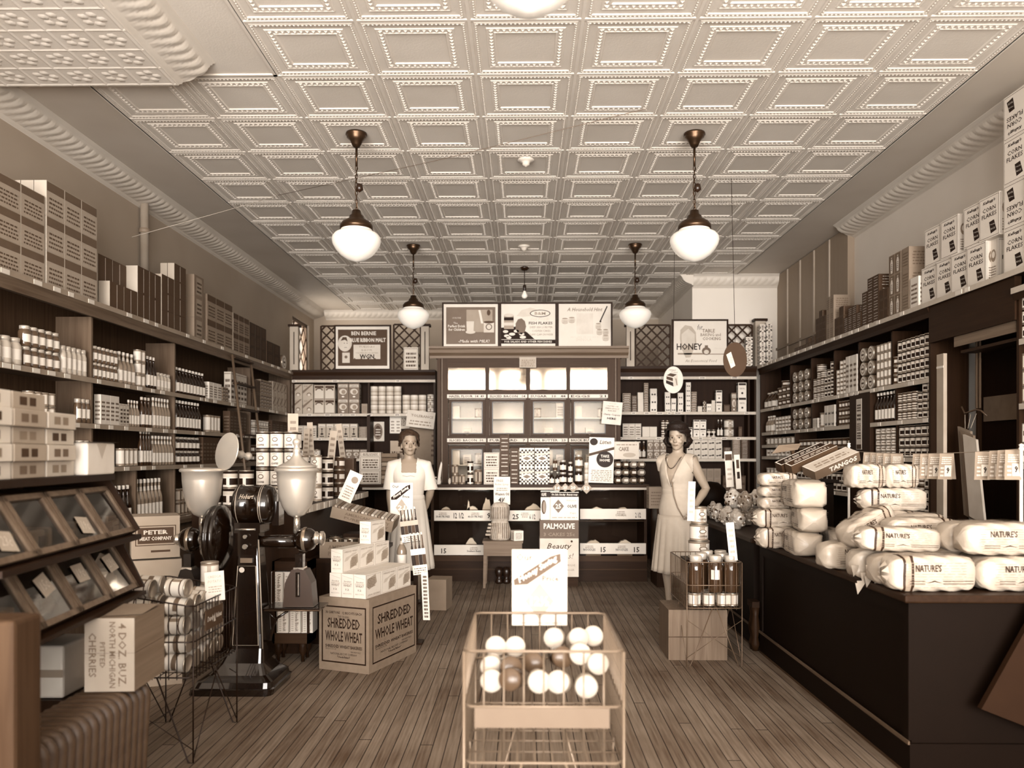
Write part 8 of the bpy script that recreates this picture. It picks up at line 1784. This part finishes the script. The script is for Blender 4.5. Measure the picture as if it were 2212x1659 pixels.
for i, x in enumerate((1078, 1094)):
    b = MB(); b.lathe([(0, 0), (.03, 0), (.042, .02), (.03, .05), (.022, .06), (.036, .09), (.045, .13), (.03, .17), (0, .175)], mat(.09, .35), n=16); tag(b.build('dark_jug', None, (xy(x, 8.3), 8.32, .0)), ('left', 'right')[i]+' dark round-bodied jug on the floor beneath the small table', 'jug', 'dark jugs under the small table')
# soap display
YSP = 8.12; px_ = lambda p: xy(p, YSP); pz_ = lambda p: zy(p, YSP)
b = MB(); b.box(px_(1170), px_(1249), YSP+.02, YSP+.28, 0, pz_(1246), wood(.20, 'X', .6)); tag(b.build('crate'), 'dark crate on the floor beneath the soap display', 'crate')
b = MB(); x0, x1 = px_(1166), px_(1250); z0_, z1_ = pz_(1246)+.0008, pz_(1163); b.box(x0, x1, YSP, YSP+.26, z0_, z1_, mat(.80, .7)); cx = (x0+x1)/2; w = x1-x0
b.text('Beauty', (cx, YSP, 0), R_, U_, 0, z0_+(z1_-z0_)*.78, w*.64, .075, D1, shear=.35, bold=.01); b.text('s!', (cx, YSP, 0), R_, U_, w*.30, z0_+(z1_-z0_)*.55, w*.14, .06, G3, shear=.3); b.text('PALMOLIVE', (cx, YSP, 0), R_, U_, w*.26, z0_+(z1_-z0_)*.30, w*.30, .02, G2); b.text('BAGGER', (cx, YSP, 0), R_, U_, w*.28, z0_+(z1_-z0_)*.18, w*.22, .02, G2)
b.disc((cx, YSP, 0), R_, U_, w*.32, z1_-.03, .012, D1, n=10); tag(b.build('soap_display'), 'tall pale soap display panel with flowing script in front of the counter', 'display')
b = MB(); z0_, z1_ = pz_(1163)+.0008, pz_(1124); b.box(x0, x1, YSP, YSP+.2, z0_, z1_, mat(.30, .6)); b.text('PALMOLIVE', (cx, YSP, 0), R_, U_, 0, z0_+(z1_-z0_)*.68, w*.80, (z1_-z0_)*.32, W1, bold=.03); b.text('3 CAKES 25c', (cx, YSP, 0), R_, U_, 0, z0_+(z1_-z0_)*.22, w*.80, (z1_-z0_)*.2, mat(.45, .6), bold=.02)
tag(b.build('soap_carton'), 'dark soap carton with large pale capitals on the soap display', 'box')
def d_olive(b, o, r, u, w, h):
    b.decal(o, r, u, -w*.5, w*.5, h*.28, h*.47, D2); b.text('OLIVE', o, r, u, -w*.33, h*.375, w*.26, h*.11, W1, e=.0012, bold=.03); b.disc(o, r, u, -w*.33, -h*.05, w*.13, D1, ry=h*.24); b.disc(o, r, u, -w*.31, -h*.05, w*.08, G2, ry=h*.2, e=.0012)
sheet('soap_card', 1168, 1208, 1060, 1124, YSP+.06, W1, d_olive, 'rear white soap card with a dark oval picture')
def d_sale(b, o, r, u, w, h):
    b.decal(o, r, u, -w*.5, w*.5, h*.33, h*.48, D2); b.text('On Sale Sunday  Beauty soap', o, r, u, 0, h*.405, w*.92, h*.09, W1, e=.0012, shear=.3, bold=.02); b.pdecal(o, r, u, [(-w*.42, 0), (-w*.22, h*.24), (-w*.02, 0), (-w*.22, -h*.24)], G3); b.text('25', o, r, u, -w*.22, 0, w*.20, h*.18, W1, e=.0012, bold=.03)
    b.text('Half price', o, r, u, w*.24, h*.2, w*.34, h*.07, G2); b.text('OLIVE', o, r, u, w*.26, -h*.0, w*.34, h*.11, D2, bold=.03); b.text('Pays', o, r, u, w*.3, -h*.25, w*.2, h*.07, G2); b.lines(o, r, u, -w*.45, w*.45, -h*.42, -h*.34, 1, G1)
sheet('soap_card', 1189, 1250, 1063, 1124, YSP+.03, W1, d_sale, 'front white soap card with a grey diamond marked 25')
# paper-wrapped goods inside the glass counter
for i, (px, py, w, h) in enumerate(((963, 1102, .10, .03), (1020, 1100, .12, .04), (1152, 1101, .18, .06), (1290, 1100, .14, .03), (1345, 1099, .12, .03), (1018, 1176, .12, .06), (1282, 1172, .16, .05), (1350, 1172, .16, .05), (1052, 1060, .10, .13), (1012, 1058, .03, .10))):
    b = MB(); rd = random.Random(i); n = 9
    pts = [(-w/2+w*j/(n-1), h*math.sin(PI*j/(n-1))*(1+rd.uniform(-.2, .2))) for j in range(n)]; b.prism(pts, 0, .06, mat((.72, .85)[i % 2], .6)); Y = YK+.06; zb = {0: zz(1124)+.001, 1: zz(1205)+.002}[0 if py < 1150 else 1]
    if i >= 8: zb = zz(1124)+.001
    h2 = (zz(1102) if py < 1150 else zz(1177))-zb
    b.box(-w/2, w/2, .0, .06, -h2, .002, mat(.4, .8)); tag(b.build('bulk_goods', None, (xy(px, Y), Y, zb+h2)), 'heap of pale bulk goods in the glass counter, '+('upper bin far left', 'upper bin behind prunes price', 'upper bin beside 6½ price', 'upper right bin first', 'upper right bin second', 'lower bin left', 'lower right bin first', 'lower right bin second', 'tall one behind the gloves', 'slim upright one')[i], 'goods', 'bulk goods')
# stock inside the ice-box cabinet
for i, (a, c) in enumerate(g2x):
    for ri, (pt_, pb_) in enumerate(rows[1:]):
        for k2 in range(3):
            if (i, ri) in ((1, 0),) : continue
            px = a+8+(c-a-16)*k2/2; zb = (Zf(903) if k2 % 2 == 0 and ri == 0 else Zf(960))+.007 if ri == 0 else (Zf(1005) if k2 % 2 == 0 else Zf(1005))+.007
            put(('box_plain', 'box_words', 'can_white')[(i+k2) % 3], (xy(px, CF+.12), CF+.14, zb), 0, .10, (.14, .18, .12)[(i+ri+k2) % 3] if not (ri == 0 and k2 % 2 == 1) else .2, .08, '%s item behind the %s cabinet glass, %s row of doors' % (('left', 'middle', 'right')[k2], ORD[i], ('upper', 'lower')[ri]), 'stock inside the cabinet')
